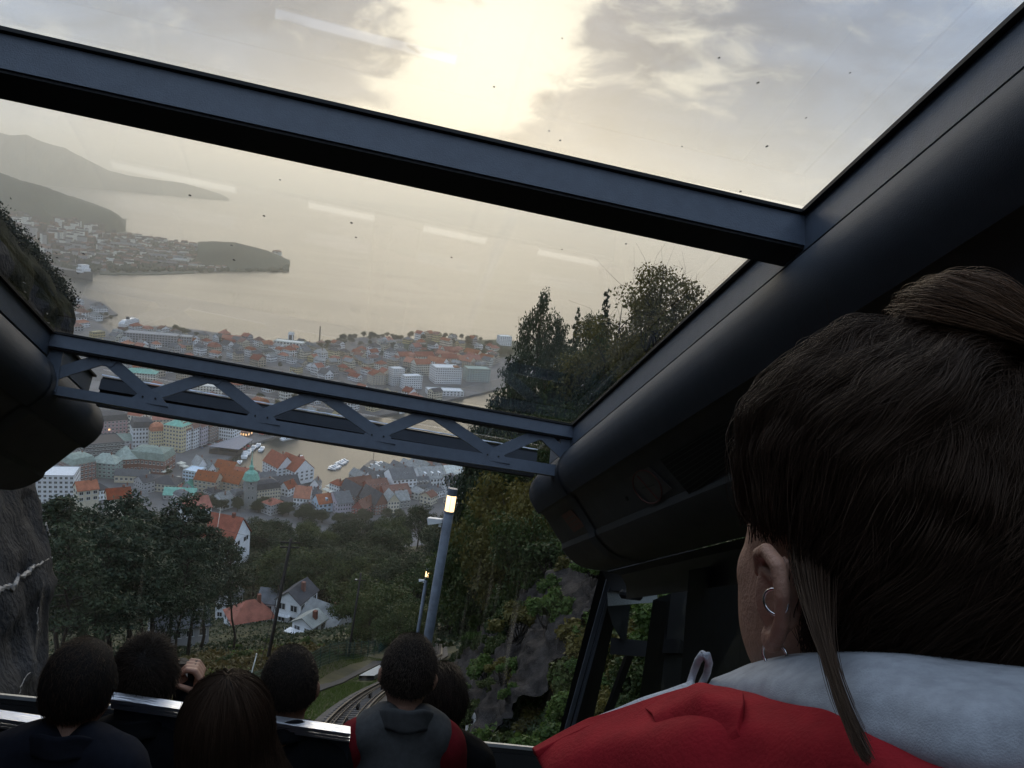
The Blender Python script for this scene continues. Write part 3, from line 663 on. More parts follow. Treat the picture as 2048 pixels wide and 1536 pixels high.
def make_bush(key, seed, r=1.0, leaf=.07, n=5000, mat=None, ncl=16, flat=.8):
    rng = np.random.RandomState(seed); cl = []; stems = []
    for k in range(ncl):
        d = rng.randn(3); d[2] = abs(d[2]); d /= np.linalg.norm(d); c = d*r*(.45+.45*rng.rand())*np.array([1, 1, flat])+np.array([0, 0, .15*r]); s = r*(.2+.16*rng.rand())
        cl.append((c, (s, s, s*.75))); stems.append((bent((rng.randn()*.1*r, rng.randn()*.1*r, -.3*r), c, rng, .08, 3), [.03*r, .022*r, .015*r, .006*r]))
    P, d = clump_points(cl, n, rng, .4); d[:, 2] += .4; V, Fq = leaves(P, d, leaf, 1.6, rng)
    tree_kind(key, limbs_mesh('bush_stems', stems, m_bark, 4), np_mesh('bush_leaves', V, Fq, mat or m_leaf))
for i in range(4): make_pine('pine%d' % i, 11+i, 16, (.50, .44, .56, .40)[i], .17, 6200, (1, 1.15, .85, 1.3)[i])
for i in range(2): make_spruce('spruce%d' % i, 21+i)
for i in range(4): make_broad('broad%d' % i, 31+i, 12, .23, 9000, (m_leaf, m_leafd, m_leaf, m_leafd)[i], (.42, .36, .46, .40)[i])
for i in range(2): make_broad('autumn%d' % i, 41+i, 10, .2, 8000, m_leaf2, (.42, .5)[i])
for i in range(2): make_broad('birch%d' % i, 51+i, 14, .15, 12000, m_leaf2, (.24, .28)[i], .20, 46, 1.0, m_bark, 1)
make_pine('npine', 61, 9, .22, .10, 17000, 1.05); make_pine('npine2', 62, 9, .15, .10, 17000, 1.2)
for i in range(3): make_bush('bush%d' % i, 71+i, 1, .085, 5200, (m_leaf3, m_leaf, m_leaf3)[i])
make_bush('abush', 75, 1, .08, 4600, m_leaf2); make_bush('dbush', 76, 1, .10, 5200, m_leafd)
BASEH = {'pine': 16., 'spru': 14., 'broa': 12., 'autu': 10., 'birc': 14., 'npin': 9., 'bush': 1., 'abus': 1., 'dbus': 1.}
def plant(key, loc, h, name, label, group, cat='tree', wide=1.0, lean=(0, 0), rz=None):
    tr, cr = TREES[key]; s = h/BASEH[key[:4]]
    o = bpy.data.objects.new(name, None); COL.objects.link(o); o.location = loc; o.empty_display_size = .3
    o.scale = (s*wide, s*wide, s); o.rotation_euler = (lean[0], lean[1], random.random()*6.28 if rz is None else rz)
    tag(o, label, cat, group)
    for n, me in (('trunk' if cat == 'tree' else 'stems', tr), ('crown' if cat == 'tree' else 'foliage', cr)):
        c = bpy.data.objects.new(n, me); COL.objects.link(c); c.parent = o
    return o
def plant_px(key, x, ytop, d, name, label, group, hmin=3, hmax=24, **k):    # crown top seen at (x, ytop), standing at distance d
    t = at_d(x, ytop, d); z = gz(t.x, t.y); h = min(max(t.z-z, hmin), hmax)

    return plant(key, (t.x, t.y, z), h, name, label, group, **k)
rnd = random.Random(5)
# pines left of the line, their bare dark trunks in view
GP = 'pines on the slope left of the track'
for i, (x, y, d) in enumerate([(118, 1010, 96), (150, 1000, 120), (176, 1022, 104), (205, 1012, 135), (232, 1000, 112), (262, 1018, 98), (286, 1002, 140), (312, 1025, 118), (338, 1010, 104),
                               (362, 1030, 150), (384, 1040, 110), (408, 1072, 126), (474, 1088, 116), 
                               (130, 1060, 80), (192, 1070, 84), (246, 1062, 88), (300, 1080, 86), (352, 1078, 92), (160, 1040, 150), (222, 1035, 160), (275, 1045, 165), (330, 1046, 170), 
                               (60, 1010, 110), (90, 1020, 130)]):
    plant_px('pine%d' % rnd.randrange(4), x, y+rnd.uniform(-6, 6), d, 'pine_tree', ('tall pine with bare dark trunk %s' % ('beside the quartz veined rock wall' if x < 180 else 'in front of the white shed end' if x < 330 else 'in front of the blue roofed shed' if x < 400 else 'in front of the low red roof' if x < 520 else 'in front of the balcony house')), GP, 8, 22, wide=rnd.uniform(.9, 1.25), lean=(rnd.uniform(-.02, .02), rnd.uniform(.03, .11)))
# broadleaf wood straight ahead
GB = 'broadleaf trees on the slope below the line'
canopy = [(390, 1080), (480, 1072), (560, 1062), (620, 1040), (690, 1046), (740, 1040), (790, 1030), (830, 1015), (862, 1006), (905, 1000), (950, 985), (1010, 985)]
for i in range(104):
    x = rnd.uniform(390 if i % 4 < 2 else 770, 960); top = np.interp(x, [c[0] for c in canopy], [c[1] for c in canopy]); row = i % 4
    d = (285, 250, 165, 108)[row]+rnd.uniform(-14, 14); y = top+(6, 26, 95, 160)[row]+rnd.uniform(-8, 22)
    if row >= 2 and x < 700: continue
    plant_px(rnd.choice(['broad0', 'broad1', 'broad2', 'broad3', 'broad1', 'broad3']), x, y, d, 'broadleaf_tree', ('%s %s' % (('dense dark green broadleaf tree', 'mid green broadleaf tree')[i % 2], ('on the shelf around the long red roofed house' if x < 560 else 'on the shelf above the pale grey roof' if x < 700 else 'on the far shelf below the brick warehouses') if row < 2 else ('in the hollow behind the far lamp post' if x < 860 else 'on the slope behind the near lamp post'))), GB, 4, 19, wide=rnd.uniform(.85, 1.2))
for x, y, d in ((724, 1150, 92), (752, 1168, 84), (778, 1178, 78), (806, 1190, 74), (742, 1205, 72), (800, 1225, 62), (828, 1215, 66), (838, 1130, 88)):
    plant_px(rnd.choice(['broad0', 'broad2']), x, y, d, 'broadleaf_tree', 'rounded mid green tree beside the far lamp post', 'rounded trees beside the far lamp post', 2.5, 12, wide=1.1)
for i in range(26):
    x = 575+i*8.5; plant_px('broad%d' % (i % 4), x, rnd.uniform(1080, 1135), rnd.uniform(206, 232), 'broadleaf_tree', '%s broadleaf tree right behind the white balcony house' % ('dark', 'mid green')[i % 2], GB, 4, 17, wide=rnd.uniform(.9, 1.2))
# trees between the lowest houses, at the foot of the hill
GT = 'trees at the foot of the hill'
for x, y, d in ((120, 1000, 400), (150, 985, 395), (172, 968, 380), (190, 985, 350), (218, 1000, 340), (245, 988, 365), (268, 975, 380), (286, 968, 385), (300, 985, 350), (325, 1000, 330), (350, 1000, 350), (372, 1010, 330), (424, 990, 430), (440, 982, 440), (452, 988, 430), (470, 1000, 400),
                (486, 1010, 380), (505, 1012, 390), (530, 1004, 420), (548, 1000, 430), (566, 998, 430), (580, 1015, 390), (600, 1024, 370), (640, 1028, 360), (660, 1026, 350), (520, 1030, 330), (480, 1035, 300), (560, 1035, 310), (400, 1015, 360), (690, 1035, 330), (720, 1036, 320), (345, 1040, 260), (390, 1035, 280), (500, 1050, 260), (540, 1056, 255)):
    plant_px(rnd.choice(['broad1', 'broad3', 'broad0', 'broad1', 'autumn0']) if x < 330 else rnd.choice(['broad1', 'broad3', 'broad1']), x, y, d, 'broadleaf_tree', ('dark leafy tree at the foot of the hill %s' % ('before the white office block' if x < 200 else 'before the cream market building' if x < 310 else 'before the mint green roof' if x < 415 else 'before the church tower' if x < 540 else 'before the cream building with black roof' if x < 600 else 'before the orange roof with white dormer')), GT, 6, 20, wide=rnd.uniform(1.0, 1.5))
# trees on the bank to the right of the line
plant_px('npine', 1080, 626, 62, 'pine_tree', 'broad bushy pine standing against the fjord', None, 6, 20, wide=.42)
plant_px('spruce0', 1158, 616, 66, 'spruce_tree', 'slim pointed spruce between the bushy pine and the taller spruce', None, 6, 22, wide=.5)
plant_px('spruce1', 1216, 580, 58, 'spruce_tree', 'tall ragged spruce beside the birches against the sky', None, 6, 22, wide=.62)
plant_px('birch0', 1336, 496, 40, 'birch_tree', 'tallest airy birch with thin autumn leaves against pale sky', None, 6, 20, wide=.85)
plant_px('birch1', 1262, 568, 46, 'birch_tree', 'lower airy birch between the tall spruce and the tallest birch', None, 6, 18, wide=.9)
plant_px('birch1', 1398, 625, 38, 'birch_tree', 'small birch half hidden by the roof rail', None, 4, 14, wide=.9)
for key, x, y, d, w, n_, lb, g in (('npine2', 1012, 700, 60, .9, 'pine_tree', 'pine with spreading branches over the harbour on the bank right of the line', 'pines on the bank right of the line'), ('npine', 1120, 668, 60, 1.1, 'pine_tree', 0, 0), ('npine2', 1182, 655, 56, 1.1, 'pine_tree', 0, 0),
        ('npine', 1040, 745, 50, 1.2, 'pine_tree', 0, 0), ('npine2', 1100, 742, 48, 1.2, 'pine_tree', 0, 0), 
        ('broad2', 1240, 650, 52, 1.1, 'broadleaf_tree', 'full leafy tree on the bank right of the line', 'leafy trees on the bank right of the line'), ('broad0', 1300, 640, 46, 1.1, 'broadleaf_tree', 1, 1), ('autumn0', 1355, 660, 40, 1, 'broadleaf_tree', 1, 1), ('broad3', 1160, 720, 46, 1.2, 'broadleaf_tree', 1, 1),
        ('broad1', 1215, 735, 42, 1.2, 'broadleaf_tree', 1, 1), ('broad2', 1280, 720, 38, 1.2, 'broadleaf_tree', 1, 1), ('broad3', 985, 835, 50, .9, 'broadleaf_tree', 1, 1), ('broad1', 1035, 815, 46, 1.2, 'broadleaf_tree', 1, 1), ('broad0', 1075, 815, 40, 1.2, 'broadleaf_tree', 1, 1), ('broad2', 1135, 800, 36, 1.2, 'broadleaf_tree', 1, 1), ('broad1', 1180, 800, 32, 1.1, 'broadleaf_tree', 1, 1)):
    if lb == 0: lb, g = 'pine with spreading branches over the harbour on the bank right of the line', 'pines on the bank right of the line'
    if lb == 1: lb, g = 'full leafy tree on the bank right of the line', 'leafy trees on the bank right of the line'
    plant_px(key, x, y, d, n_, lb, g, 3, 17, wide=w*(.42 if key[:2] != 'np' else .42))
for x, y, d, k in ((985, 940, 40, 'broad2'), (1020, 925, 36, 'autumn0'), (1060, 930, 30, 'autumn1'), (1090, 950, 27, 'autumn0'), (985, 1010, 34, 'broad0'), (950, 990, 44, 'broad2'), (1000, 985, 33, 'broad2'), (1030, 990, 28, 'autumn1'), (1075, 1000, 24, 'broad0')):
    plant_px(k, x, y, d, 'small_tree', 'small yellowing tree on top of the rock cutting', 'small trees on top of the rock cutting', 1.5, 7, wide=.7)

# ------------------------------------------------------------------ rock cutting on the right, rock wall on the left
m_rock = M('wet_rock', (.010, .0095, .010), .9, .5, 2.2, 1.5, 16, col2=(.034, .030, .028), stretch=(1.3, .9, .9), spec=.06)
m_rock2 = M('pale_rock', (.10, .10, .10), .8, .4, 2, 1, 8, col2=(.17, .17, .165))
def rock_patch(name, fn, nu, nv, mat, amp, seed, label, cat='rock'):
    u, v = np.meshgrid(np.linspace(0, 1, nu), np.linspace(0, 1, nv)); P, Nn = fn(u, v)
    V = P.reshape(-1, 3); Nn = Nn.reshape(-1, 3); D = []
    for p in V:
        q = Vector((p[0]*.9+p[2]*.6, p[1]*.5-p[2]*.3, p[2]*.7)); D.append(noise.ridged_multi_fractal(q*.33, 1.0, 2.1, 5, 1.0, 2.0, noise_basis='PERLIN_ORIGINAL')*.5+noise.noise(q*1.7)*.25+noise.ridged_multi_fractal(Vector((p[0]*2.2+p[2]*2.4, p[1]*1.4-p[2], p[2]*.8)), 1.0, 2.0, 3, 1.0, 2.0, noise_basis='PERLIN_ORIGINAL')*.22)
    V = V+Nn*(np.array(D)[:, None]-.6)*amp
    i = (np.arange(nv-1)[:, None]*nu+np.arange(nu-1)[None]).ravel()
    o = link_mesh(name, np_mesh(name, V, np.stack([i, i+1, i+1+nu, i+nu], 1), mat, False), None); tag(o, label, cat); return o
def xy_of(s, q): return s*HX+q*HY, s*HY-q*HX
def cutting(u, v):
    s = 15+u*38; qq = 2.5+v*3.9; q = qq+curve_q(s)+XC; x, y = xy_of(s, q); z = np.interp(s, _S, _Z)-.6+v*(7.0-1.5*smooth01((s-22)/30))
    zt = ground(x, y); P = np.stack([x, y, np.where(v > .85, np.minimum(np.maximum(z, zt-.1), zt+1.5), np.maximum(z, zt-.1))], -1); n_ = np.zeros_like(P); n_[..., 0] = -HY*.8; n_[..., 1] = HX*.8; n_[..., 2] = .5
    return P, n_
rk = random.Random(77)
for i in range(90):
    u, v = rk.random(), rk.random()**.8; P, _ = cutting(np.array([[u]]), np.array([[v]])); p = Vector(P[0, 0]); ky = rk.choice(['bush0', 'bush1', 'abush', 'bush2', 'bush1'])
    plant(ky, p+Vector((-HY*.25, HX*.25, -.1)), rk.uniform(.3, .75)*(1.3 if v > .55 else .8), 'shrub', '%s shrub rooted in the rock cutting %s' % (dict(bush0='bright green', bush1='mid green', bush2='fresh green', abush='yellowing')[ky], 'near its top edge' if v > .6 else 'on its lower ledges'), 'shrubs rooted in the rock cutting', 'shrub', rk.uniform(.8, 1.2))
rock_patch('rock_cutting', cutting, 220, 90, m_rock, .8, 1, 'dark wet rock face rising beside the track under yellowing trees')
def leftwall():
    edge = [(0, 462), (55, 512), (105, 556), (138, 590), (158, 628), (160, 668), (150, 720), (128, 800), (104, 890), (84, 960), (96, 1030), (110, 1100), (119, 1180), (124, 1290), (128, 1400), (136, 1560)]
    Ye = 7.4; E = [cpx(x, y, Ye) for x, y in edge]; E = [E[0]+Vector((-3.2, 0, 1.6)), E[0]+Vector((-1.2, 0, .9))]+E
    t = np.linspace(0, len(E)-1, 90); A = np.stack([np.interp(t, np.arange(len(E)), [e[k] for e in E]) for k in range(3)], 1)
    ysn = np.concatenate([np.linspace(0, 2, 26)**1.3, np.linspace(2.6, 12, 40)]); rows = []; back = A.copy(); back[:, 0] -= 3.5; back[:, 1] -= .8; rows.append(back)
    for dy in ysn: r = A.copy(); r[:, 1] -= dy; r[:, 0] -= .10*dy*0+.0; rows.append(r)
    V = np.concatenate(rows); W_ = np.array([tuple(CAR @ Vector(p)) for p in V]); D = np.array([noise.fractal(Vector(p)*.9, .8, 2.0, 5)*.16+noise.noise(Vector((p[0]*.5, p[1]*.4, p[2]*.5)))*.10+abs(noise.noise(Vector((p[0]*3, p[1]*3, p[2]*.8))))*.10 for p in W_])
    n_ = np.array(CL); W_ = W_-n_[None]*(np.abs(D)[:, None]+.0)
    nu, nv = len(A), len(rows); i = (np.arange(nv-1)[:, None]*nu+np.arange(nu-1)[None]).ravel()
    o = link_mesh('rock_wall', np_mesh('rock_wall', W_, np.stack([i, i+1, i+1+nu, i+nu], 1), M('dark_slate_rock', (.024, .026, .031), .8, .30, 2.2, 1.2, 26, col2=(.034, .037, .043), stretch=(1, 1, .7), spec=.15), False), None)
    o.data.materials.append(M('mossy_rock', (.016, .021, .010), .95, .5, 3, 1, 25, col2=(.035, .036, .018), spec=.1)); nu_ = nu-1; o.data.polygons.foreach_set('material_index', [1 if (k % nu_) < 38+4*math.sin(k//nu_*.9) else 0 for k in range(len(o.data.polygons))])
    tag(o, 'dark rock wall with a pale quartz vein close beside the car window', 'rock wall')
    ez = np.array([e.z for e in E[2:]])[::-1]; ex = np.array([e.x for e in E[2:]])[::-1]
    def onwall(x, y):
        c = cpx(x, y, 1.0); Y = 6.8
        for _ in range(12): Y = float(np.interp(c.z*Y, ez, ex))/c.x
        return c*min(Y, 7.38)+Vector((-.012, 0, 0))
    # quartz vein: a real seam standing a little proud
    mv = M('quartz_vein', (.30, .29, .28), .7, .4, 12); vein = MB()
    for pts, w in (([(-5, 1184), (14, 1176), (28, 1178), (38, 1156), (56, 1148), (70, 1134), (82, 1130), (96, 1118), (108, 1116)], [.05, .05, .06, .04, .045, .035, .03, .02, .015]), ([(94, 1046), (98, 1056), (101, 1072)], [.015, .03, .02]), ([(78, 1216), (80, 1240), (79, 1262)], [.008, .012, .008]), ([(62, 1346), (48, 1368), (42, 1388)], [.008, .012, .008])):
        t = np.linspace(0, len(pts)-1, len(pts)*5); vr = np.random.RandomState(len(pts)); px_ = np.interp(t, np.arange(len(pts)), [p[0] for p in pts])+vr.randn(len(t))*1.2; py_ = np.interp(t, np.arange(len(pts)), [p[1] for p in pts])+vr.randn(len(t))*1.6; ww = np.interp(t, np.arange(len(pts)), w)*(.12+.38*vr.rand(len(t)))
        vein.tube([onwall(x, y) for x, y in zip(px_, py_)], list(ww), 5)
    vein.v = [tuple(CAR @ Vector(v)) for v in vein.v]; vein.build('quartz_vein', mv, o)
    # moss and heather over its top
    rng = np.random.RandomState(3); P = []; 
    k = rng.randint(0, 30, 90000); r = rng.randint(1, nv, 90000); Wr = W_.reshape(nv, nu, 3); P = Wr[r, k]+rng.randn(90000, 3)*np.array([.035, .035, .03])
    Vv, Ff = leaves(P, np.tile(np.array(CL)*.6+np.array((0, 0, .6)), (len(P), 1)), .013, 1.6, rng); mo = link_mesh('moss_cover', np_mesh('moss_cover', Vv, Ff, leafmat('moss', (.020, .028, .012), (.045, .05, .022), .1)), None, o); tag(mo, kind='stuff')
leftwall()
# ------------------------------------------------------------------ along the line: track, path, fence, posts, ground cover
def hit_ground(x, y, start=3.0, end=700.0):
    d = ray(x, y).normalized(); t = start
    while t < end:
        p = C+d*t
        if p.z < gz(p.x, p.y): return p
        t *= 1.012
    return None
def on_line(s, off, dz=0.0):                  # point beside the curving track
    q = XC+float(curve_q(s))+off; x, y = xy_of(s, q); return Vector((x, y, float(np.interp(s, _S, _Z))+dz))
def ribbon(name, s0, s1, o0, o1, dz, mat, step=1.0, thick=.12, parent=None):
    ss = np.arange(s0, s1+step, step); vs = []; fs = []
    for s in ss:
        a, b = on_line(s, o0, dz), on_line(s, o1, dz); vs += [a, b, b-Vector((0, 0, thick)), a-Vector((0, 0, thick))]
    for i in range(len(ss)-1):
        k = i*4
        for j in range(4): fs.append((k+j, k+(j+1) % 4, k+4+(j+1) % 4, k+4+j))
    return mesh_obj(name, vs, fs, mat, parent)
m_ballast = M('concrete_bed', (.075, .068, .062), .9, .35, 1.2, .6, 12); m_rail = M('rail_steel', (.045, .038, .034), .4, .4, 3, metal=.7)
m_sleeper = M('sleeper_concrete', (.11, .10, .095), .9, .3, 3, .3, 20); m_path = M('path_asphalt', (.035, .035, .037), .9, .3, 2, .4, 20)
m_step = M('pale_step', (.34, .36, .37), .8, .2, 2, .2, 10)
tr = ribbon('railway_track', 2, 95, -1.05, 1.05, .10, m_ballast, 1.0, .45); tag(tr, kind='structure')
for off in (-.5, .5):
    r = ribbon('rail', 2, 95, off-.035, off+.035, .29, m_rail, .8, .14, tr)
    ribbon('rail_foot', 2, 95, off-.08, off+.08, .165, m_rail, .8, .03, tr)
ribbon('rail_guard', 2, 95, -.30, -.27, .23, m_rail, .8, .06, tr); ribbon('rail_guard', 2, 95, .27, .30, .23, m_rail, .8, .06, tr)
sl_me = MB().box((-.75, -.11, 0), (.75, .11, .05)).mesh('sleeper'); sl_me.materials.append(m_sleeper)
for k in range(110):
    s = 6+k*.68; p = on_line(s, 0, .095); d = (on_line(s+.5, 0)-on_line(s-.5, 0)).normalized(); sd_ = d.cross(Vector((0, 0, 1))).normalized(); u_ = sd_.cross(d)
    o = bpy.data.objects.new('sleeper', sl_me); COL.objects.link(o); o.parent = tr
    o.matrix_local = Matrix(((sd_.x, d.x, u_.x, p.x), (sd_.y, d.y, u_.y, p.y), (sd_.z, d.z, u_.z, p.z), (0, 0, 0, 1)))
pul = MB().lathe([(.0, -.05), (.14, -.05), (.10, 0), (.14, .05), (0, .05)], 12); pul.v = [(z, x, y) for x, y, z in pul.v]; pul_me = pul.mesh('cable_pulley'); pul_me.materials.append(m_rail)
for k in range(12):
    p = on_line(14+k*5.0, .08, .26); o = bpy.data.objects.new('cable_pulley', pul_me); COL.objects.link(o); o.location = p; o.parent = tr
mbw = MB(); mbw.tube([on_line(s, .08, .40) for s in np.arange(3, 80, 3)], .018, 5); mbw.build('haulage_cable', m_rail, tr)
pth = ribbon('footpath', 14, 60, -4.1, -2.9, .10, m_path, 1.0, .4); tag(pth, kind='structure')
stp = ribbon('service_walkway', 47, 84, -2.35, -1.45, .32, m_step, 1.0, .25); tag(stp, kind='structure')
# green mesh fence beyond the path
m_fence = M('fence_green', (.030, .075, .065), .5, .2, 5)
fr_ = empty('mesh_fence', on_line(30, -4.8)); tag(fr_, 'green wire mesh fence along the path beside the curving track', 'fence'); fb = fr_.location.copy()
def fz(s, off): p = on_line(s, off); return Vector((p.x, p.y, max(gz(p.x, p.y), p.z)))
for k in range(25):
    p = fz(26+k*2.4, -4.8)-fb; MB().tube([p, p+Vector((0, 0, 1.45))], .028, 6).build('post', m_fence, fr_)
wires = MB()
for s in np.arange(26, 84, .14):
    p = fz(s, -4.8)-fb; wires.bar(p+Vector((0, 0, .08)), p+Vector((0, 0, 1.38)), .012, .012)
for h in np.arange(.1, 1.4, .2): wires.tube([fz(s, -4.8)-fb+Vector((0, 0, h)) for s in np.arange(26, 84, 2.0)], .008, 4)
tag(wires.build('wire_mesh', m_fence, fr_), kind='stuff')
# lamp posts with floodlights
m_post = M('post_paint', (.10, .12, .15), .5, .25, 8, .2, 40); m_lens = emitmat('lamp_glass', (1.0, .64, .30), 1.5); m_white = M('white_paint', (.62, .64, .66), .5, .1, 8)
def lamp_post(base_px, top_px, dist, dia, label):
    T = at_d(*top_px, dist); d0 = ray(*base_px); B = at_d(*base_px, dist*.97); ax = (T-B).normalized(); L_ = (T-B).length
    B = B-ax*(1.2 if dist < 20 else .8); L_ = (T-B).length; r = dia/2
    o = empty('lamp_post', B); o.rotation_mode = 'QUATERNION'; o.rotation_quaternion = ax.to_track_quat('Z', 'Y'); tag(o, label, 'street lamp')
    lh, ch = 1.75*dia, .75*dia
    pole = MB().tube([(0, 0, -1.0), (0, 0, L_-lh-ch)], r, 16).build('pole', m_post, o, True)
    MB().tube([(0, 0, L_-lh-ch-.015), (0, 0, L_-lh-ch+.012)], r*1.06, 16).build('collar', m_post, o)
    MB().tube([(0, 0, L_-lh-ch+.013), (0, 0, L_-ch)], r*.97, 16).build('lantern', m_lens, o, True)
    for k in range(4):
        t = k*1.571+.4; MB().tube([(math.cos(t)*r*.99, math.sin(t)*r*.99, L_-lh-ch), (math.cos(t)*r*.99, math.sin(t)*r*.99, L_-ch)], r*.035, 4).build('lantern_bar', m_post, o)
    MB().tube([(0, 0, L_-ch+.001), (0, 0, L_)], r*1.04, 16).build('cap', m_post, o)
    inv = o.rotation_quaternion.to_matrix().transposed(); left = inv @ (CAM2W @ Vector((-1, .15, .25))).normalized(); z0 = L_-lh-ch-dia*1.0
    fl_ = MB(); c = Vector((0, 0, z0))+left*dia*1.35; upv = Vector((0, 0, 1)); sd_ = left.cross(upv).normalized(); u2 = (upv+left*.28).normalized()
    for k, (f0, f1, w) in enumerate(((-.62, .55, .34),)):
        P = [c+left*f0*dia*1.3+sd_*w*dia, c+left*f0*dia*1.3-sd_*w*dia, c+left*f1*dia*1.3-sd_*w*dia*1.25, c+left*f1*dia*1.3+sd_*w*dia*1.25]
        th = [.30, .30, .62, .62]; fl_.add([p-u2*dia*.1 for p in P]+[p+u2*dia*t for p, t in zip(P, th)], [(3, 2, 1, 0), (4, 5, 6, 7), (0, 1, 5, 4), (1, 2, 6, 5), (2, 3, 7, 6), (3, 0, 4, 7)])
    fo = fl_.build('floodlight', m_white, o)
    MB().bar(Vector((0, 0, z0-.02)), c-left*dia*.6, dia*.18, dia*.18).build('bracket', m_post, fo)
    MB().box((-.02, -.02, -.02), (.02, .02, .02), Matrix.Translation(c-left*dia*.5-u2*dia*.35)).build('sensor', m_white, fo)
    return o
lamp_post((852, 1300), (906, 977), 12.0, .140, 'near lamp post with lit lantern and white floodlight beside the rock cutting')
lamp_post((830, 1300), (856, 1137), 34.0, .145, 'far lamp post with lit lantern and floodlight beyond the near one')
# poles
m_pole = M('pole_wood', (.040, .034, .030), .9, .4, 4, .5, 30, stretch=(4, 4, .3)); m_stake = M('galvanised', (.42, .42, .38), .5, .2, 5)
def pole(name, base, top, dist, r, mat, label, cat, extra=0):
    B, T = at_d(*base, dist), at_d(*top, dist*1.02); o = empty(name, B); tag(o, label, cat); t = T-B; b = -t.normalized()*1.0
    MB().tube([b, t*.5, t], [r, r*.93, r*.8], 8).build('shaft', mat, o, True); return o, t
p1, t1 = pole('utility_pole', (536, 1318), (582, 1078), 44, .10, m_pole, 'leaning dark wooden utility pole on the bracken bank', 'utility pole')
for k in (.97, .93): MB().bar(t1*k-Vector((.5, .1, 0)), t1*k+Vector((.5, .1, 0)), .06, .08).build('crossarm', m_pole, p1)
MB().tube([t1*.92, at_d(520, 1330, 43)-p1.location], .018, 5).build('stay_wire', m_pole, p1)
for tx, ty, td in ((690, 1092, 70), (330, 1010, 90)): 
    e = at_d(tx, ty, td)-p1.location; MB().tube([t1*.97*(1-f)+e*f-Vector((0, 0, 1.2*f*(1-f)*4*.5)) for f in np.linspace(0, 1, 9)], .012, 4).build('cable', m_pole, p1)
p2, t2 = pole('utility_pole', (700, 1292), (722, 1146), 58, .085, m_pole, 'thin dark utility pole beside the green fence', 'utility pole'); MB().bar(t2*.9-Vector((.4, .1, 0)), t2*.9+Vector((.4, .1, 0)), .05, .07).build('crossarm', m_pole, p2)
MB().box((-.35, -.06, -.06), (-.2, .06, .06), Matrix.Translation(t2*.9)).build('insulator', m_stake, p2)
p3, t3 = pole('marker_post', (499, 1362), (513, 1310), 19, .018, m_stake, 'thin pale metal marker post in the grass', 'post'); MB().tube([t3, t3+Vector((0, 0, .03))], .022, 6).build('cap', m_stake, p3)
p4, t4 = pole('flagpole', (434, 1062), (441, 1018), 232, .09, M('flagpole_white', (.5, .48, .42), .6), 'white flagpole standing beside the red roofed house', 'flagpole'); MB().lathe([(0, -.15), (.16, 0), (0, .15)], 8, t4).build('finial', m_stake, p4)

# ground cover
def scatter(name, n, s_rng, q_rng, size, mat, label, seed, up=.7, aspect=2.5, lift=.06, fn=None, tall=.0, dens=None):
    rng = np.random.RandomState(seed); s = rng.uniform(*s_rng, n); qq = rng.uniform(*q_rng, n)
    if dens is not None: keep = dens(s, qq, rng); s, qq = s[keep], qq[keep]
    q = qq+XC+curve_q(np.clip(s, 0, 170)); x, y = xy_of(s, q); z = ground(x, y)
    P = np.stack([x, y, z+lift*rng.rand(len(x))+tall*rng.rand(len(x))*(.5+.5*vnoise(x*.8, y*.8, seed))], -1); nn = np.zeros_like(P); nn[:, 2] = up; nn += rng.randn(*P.shape)*.3
    V, Fq = leaves(P, nn, size, aspect, rng, .5); o = link_mesh(name, np_mesh(name, V, Fq, mat), None); tag(o, label, kind='stuff'); return o
def blades(name, n, s_rng, q_rng, h, w, mat, label, seed, dens=None):
    rng = np.random.RandomState(seed); s = rng.uniform(*s_rng, n); qq = rng.uniform(*q_rng, n)
    if dens is not None: keep = dens(s, qq, rng); s, qq = s[keep], qq[keep]
    q = qq+XC+curve_q(np.clip(s, 0, 170)); x, y = xy_of(s, q); z = ground(x, y); n = len(x); B = np.stack([x, y, z-.02], -1)
    a = rng.rand(n)*6.28; d = np.stack([np.cos(a), np.sin(a), np.zeros(n)], -1)*w*(.6+.8*rng.rand(n))[:, None]; t = np.stack([rng.randn(n)*.3, rng.randn(n)*.3, np.ones(n)], -1)*(h*(.5+.9*rng.rand(n)))[:, None]
    V = np.stack([B-d, B+d, B+t], 1).reshape(-1, 3); Fq = np.arange(3*n).reshape(-1, 3); o = link_mesh(name, np_mesh(name, V, Fq, mat), None); tag(o, label, kind='stuff'); return o
off_path = lambda s, q, r: ~((q > -4.2) & (q < -2.8) & (s < 60)) & ~((q > -2.4) & (q < -1.4) & (s > 46)) & (np.abs(q) > 1.05)
blades('grass', 90000, (10, 62), (-7, -1.05), .12, .012, m_grass, 'short green grass beside the track and path', 1, off_path)
blades('verge_grass', 30000, (10, 62), (1.05, 3.2), .14, .013, m_grass, 'grass along the foot of the rock cutting', 2)
blades('meadow_grass', 80000, (14, 120), (-40, -5.2), .25, .02, m_grass, 'longer grass on the open slope', 3)
pat = lambda s, q, r: (vnoise(s*.35, q*.4, 4.)+r.rand(len(s))*.9) > .15
scatter('bracken', 90000, (34, 78), (-34, -5.4), .16, m_bracken, 'rusty bracken covering the bank above the fence', 4, .8, 2.4, .12, tall=.8, dens=pat)
scatter('bramble', 60000, (14, 75), (-34, -5.2), .11, m_leaf3, 'green bramble and shrubs on the open slope', 5, .8, 1.8, .12, tall=.7, dens=lambda s, q, r: (vnoise(s*.45+3, q*.5, 7.)+r.rand(len(s))*.7) > .45)
scatter('undergrowth', 70000, (75, 260), (-90, 70), .38, m_leafd, 'dark undergrowth beneath the hillside trees', 6, .9, 1.6, .3, tall=.7)
scatter('bank_growth', 60000, (15, 60), (4.5, 30), .13, m_leaf, 'low plants over the bank above the rock cutting', 7, .7, 1.6, .15, tall=.45, dens=lambda s, q, r: (vnoise(s*.5, q*.5, 9.)+r.rand(len(s))) > .3)
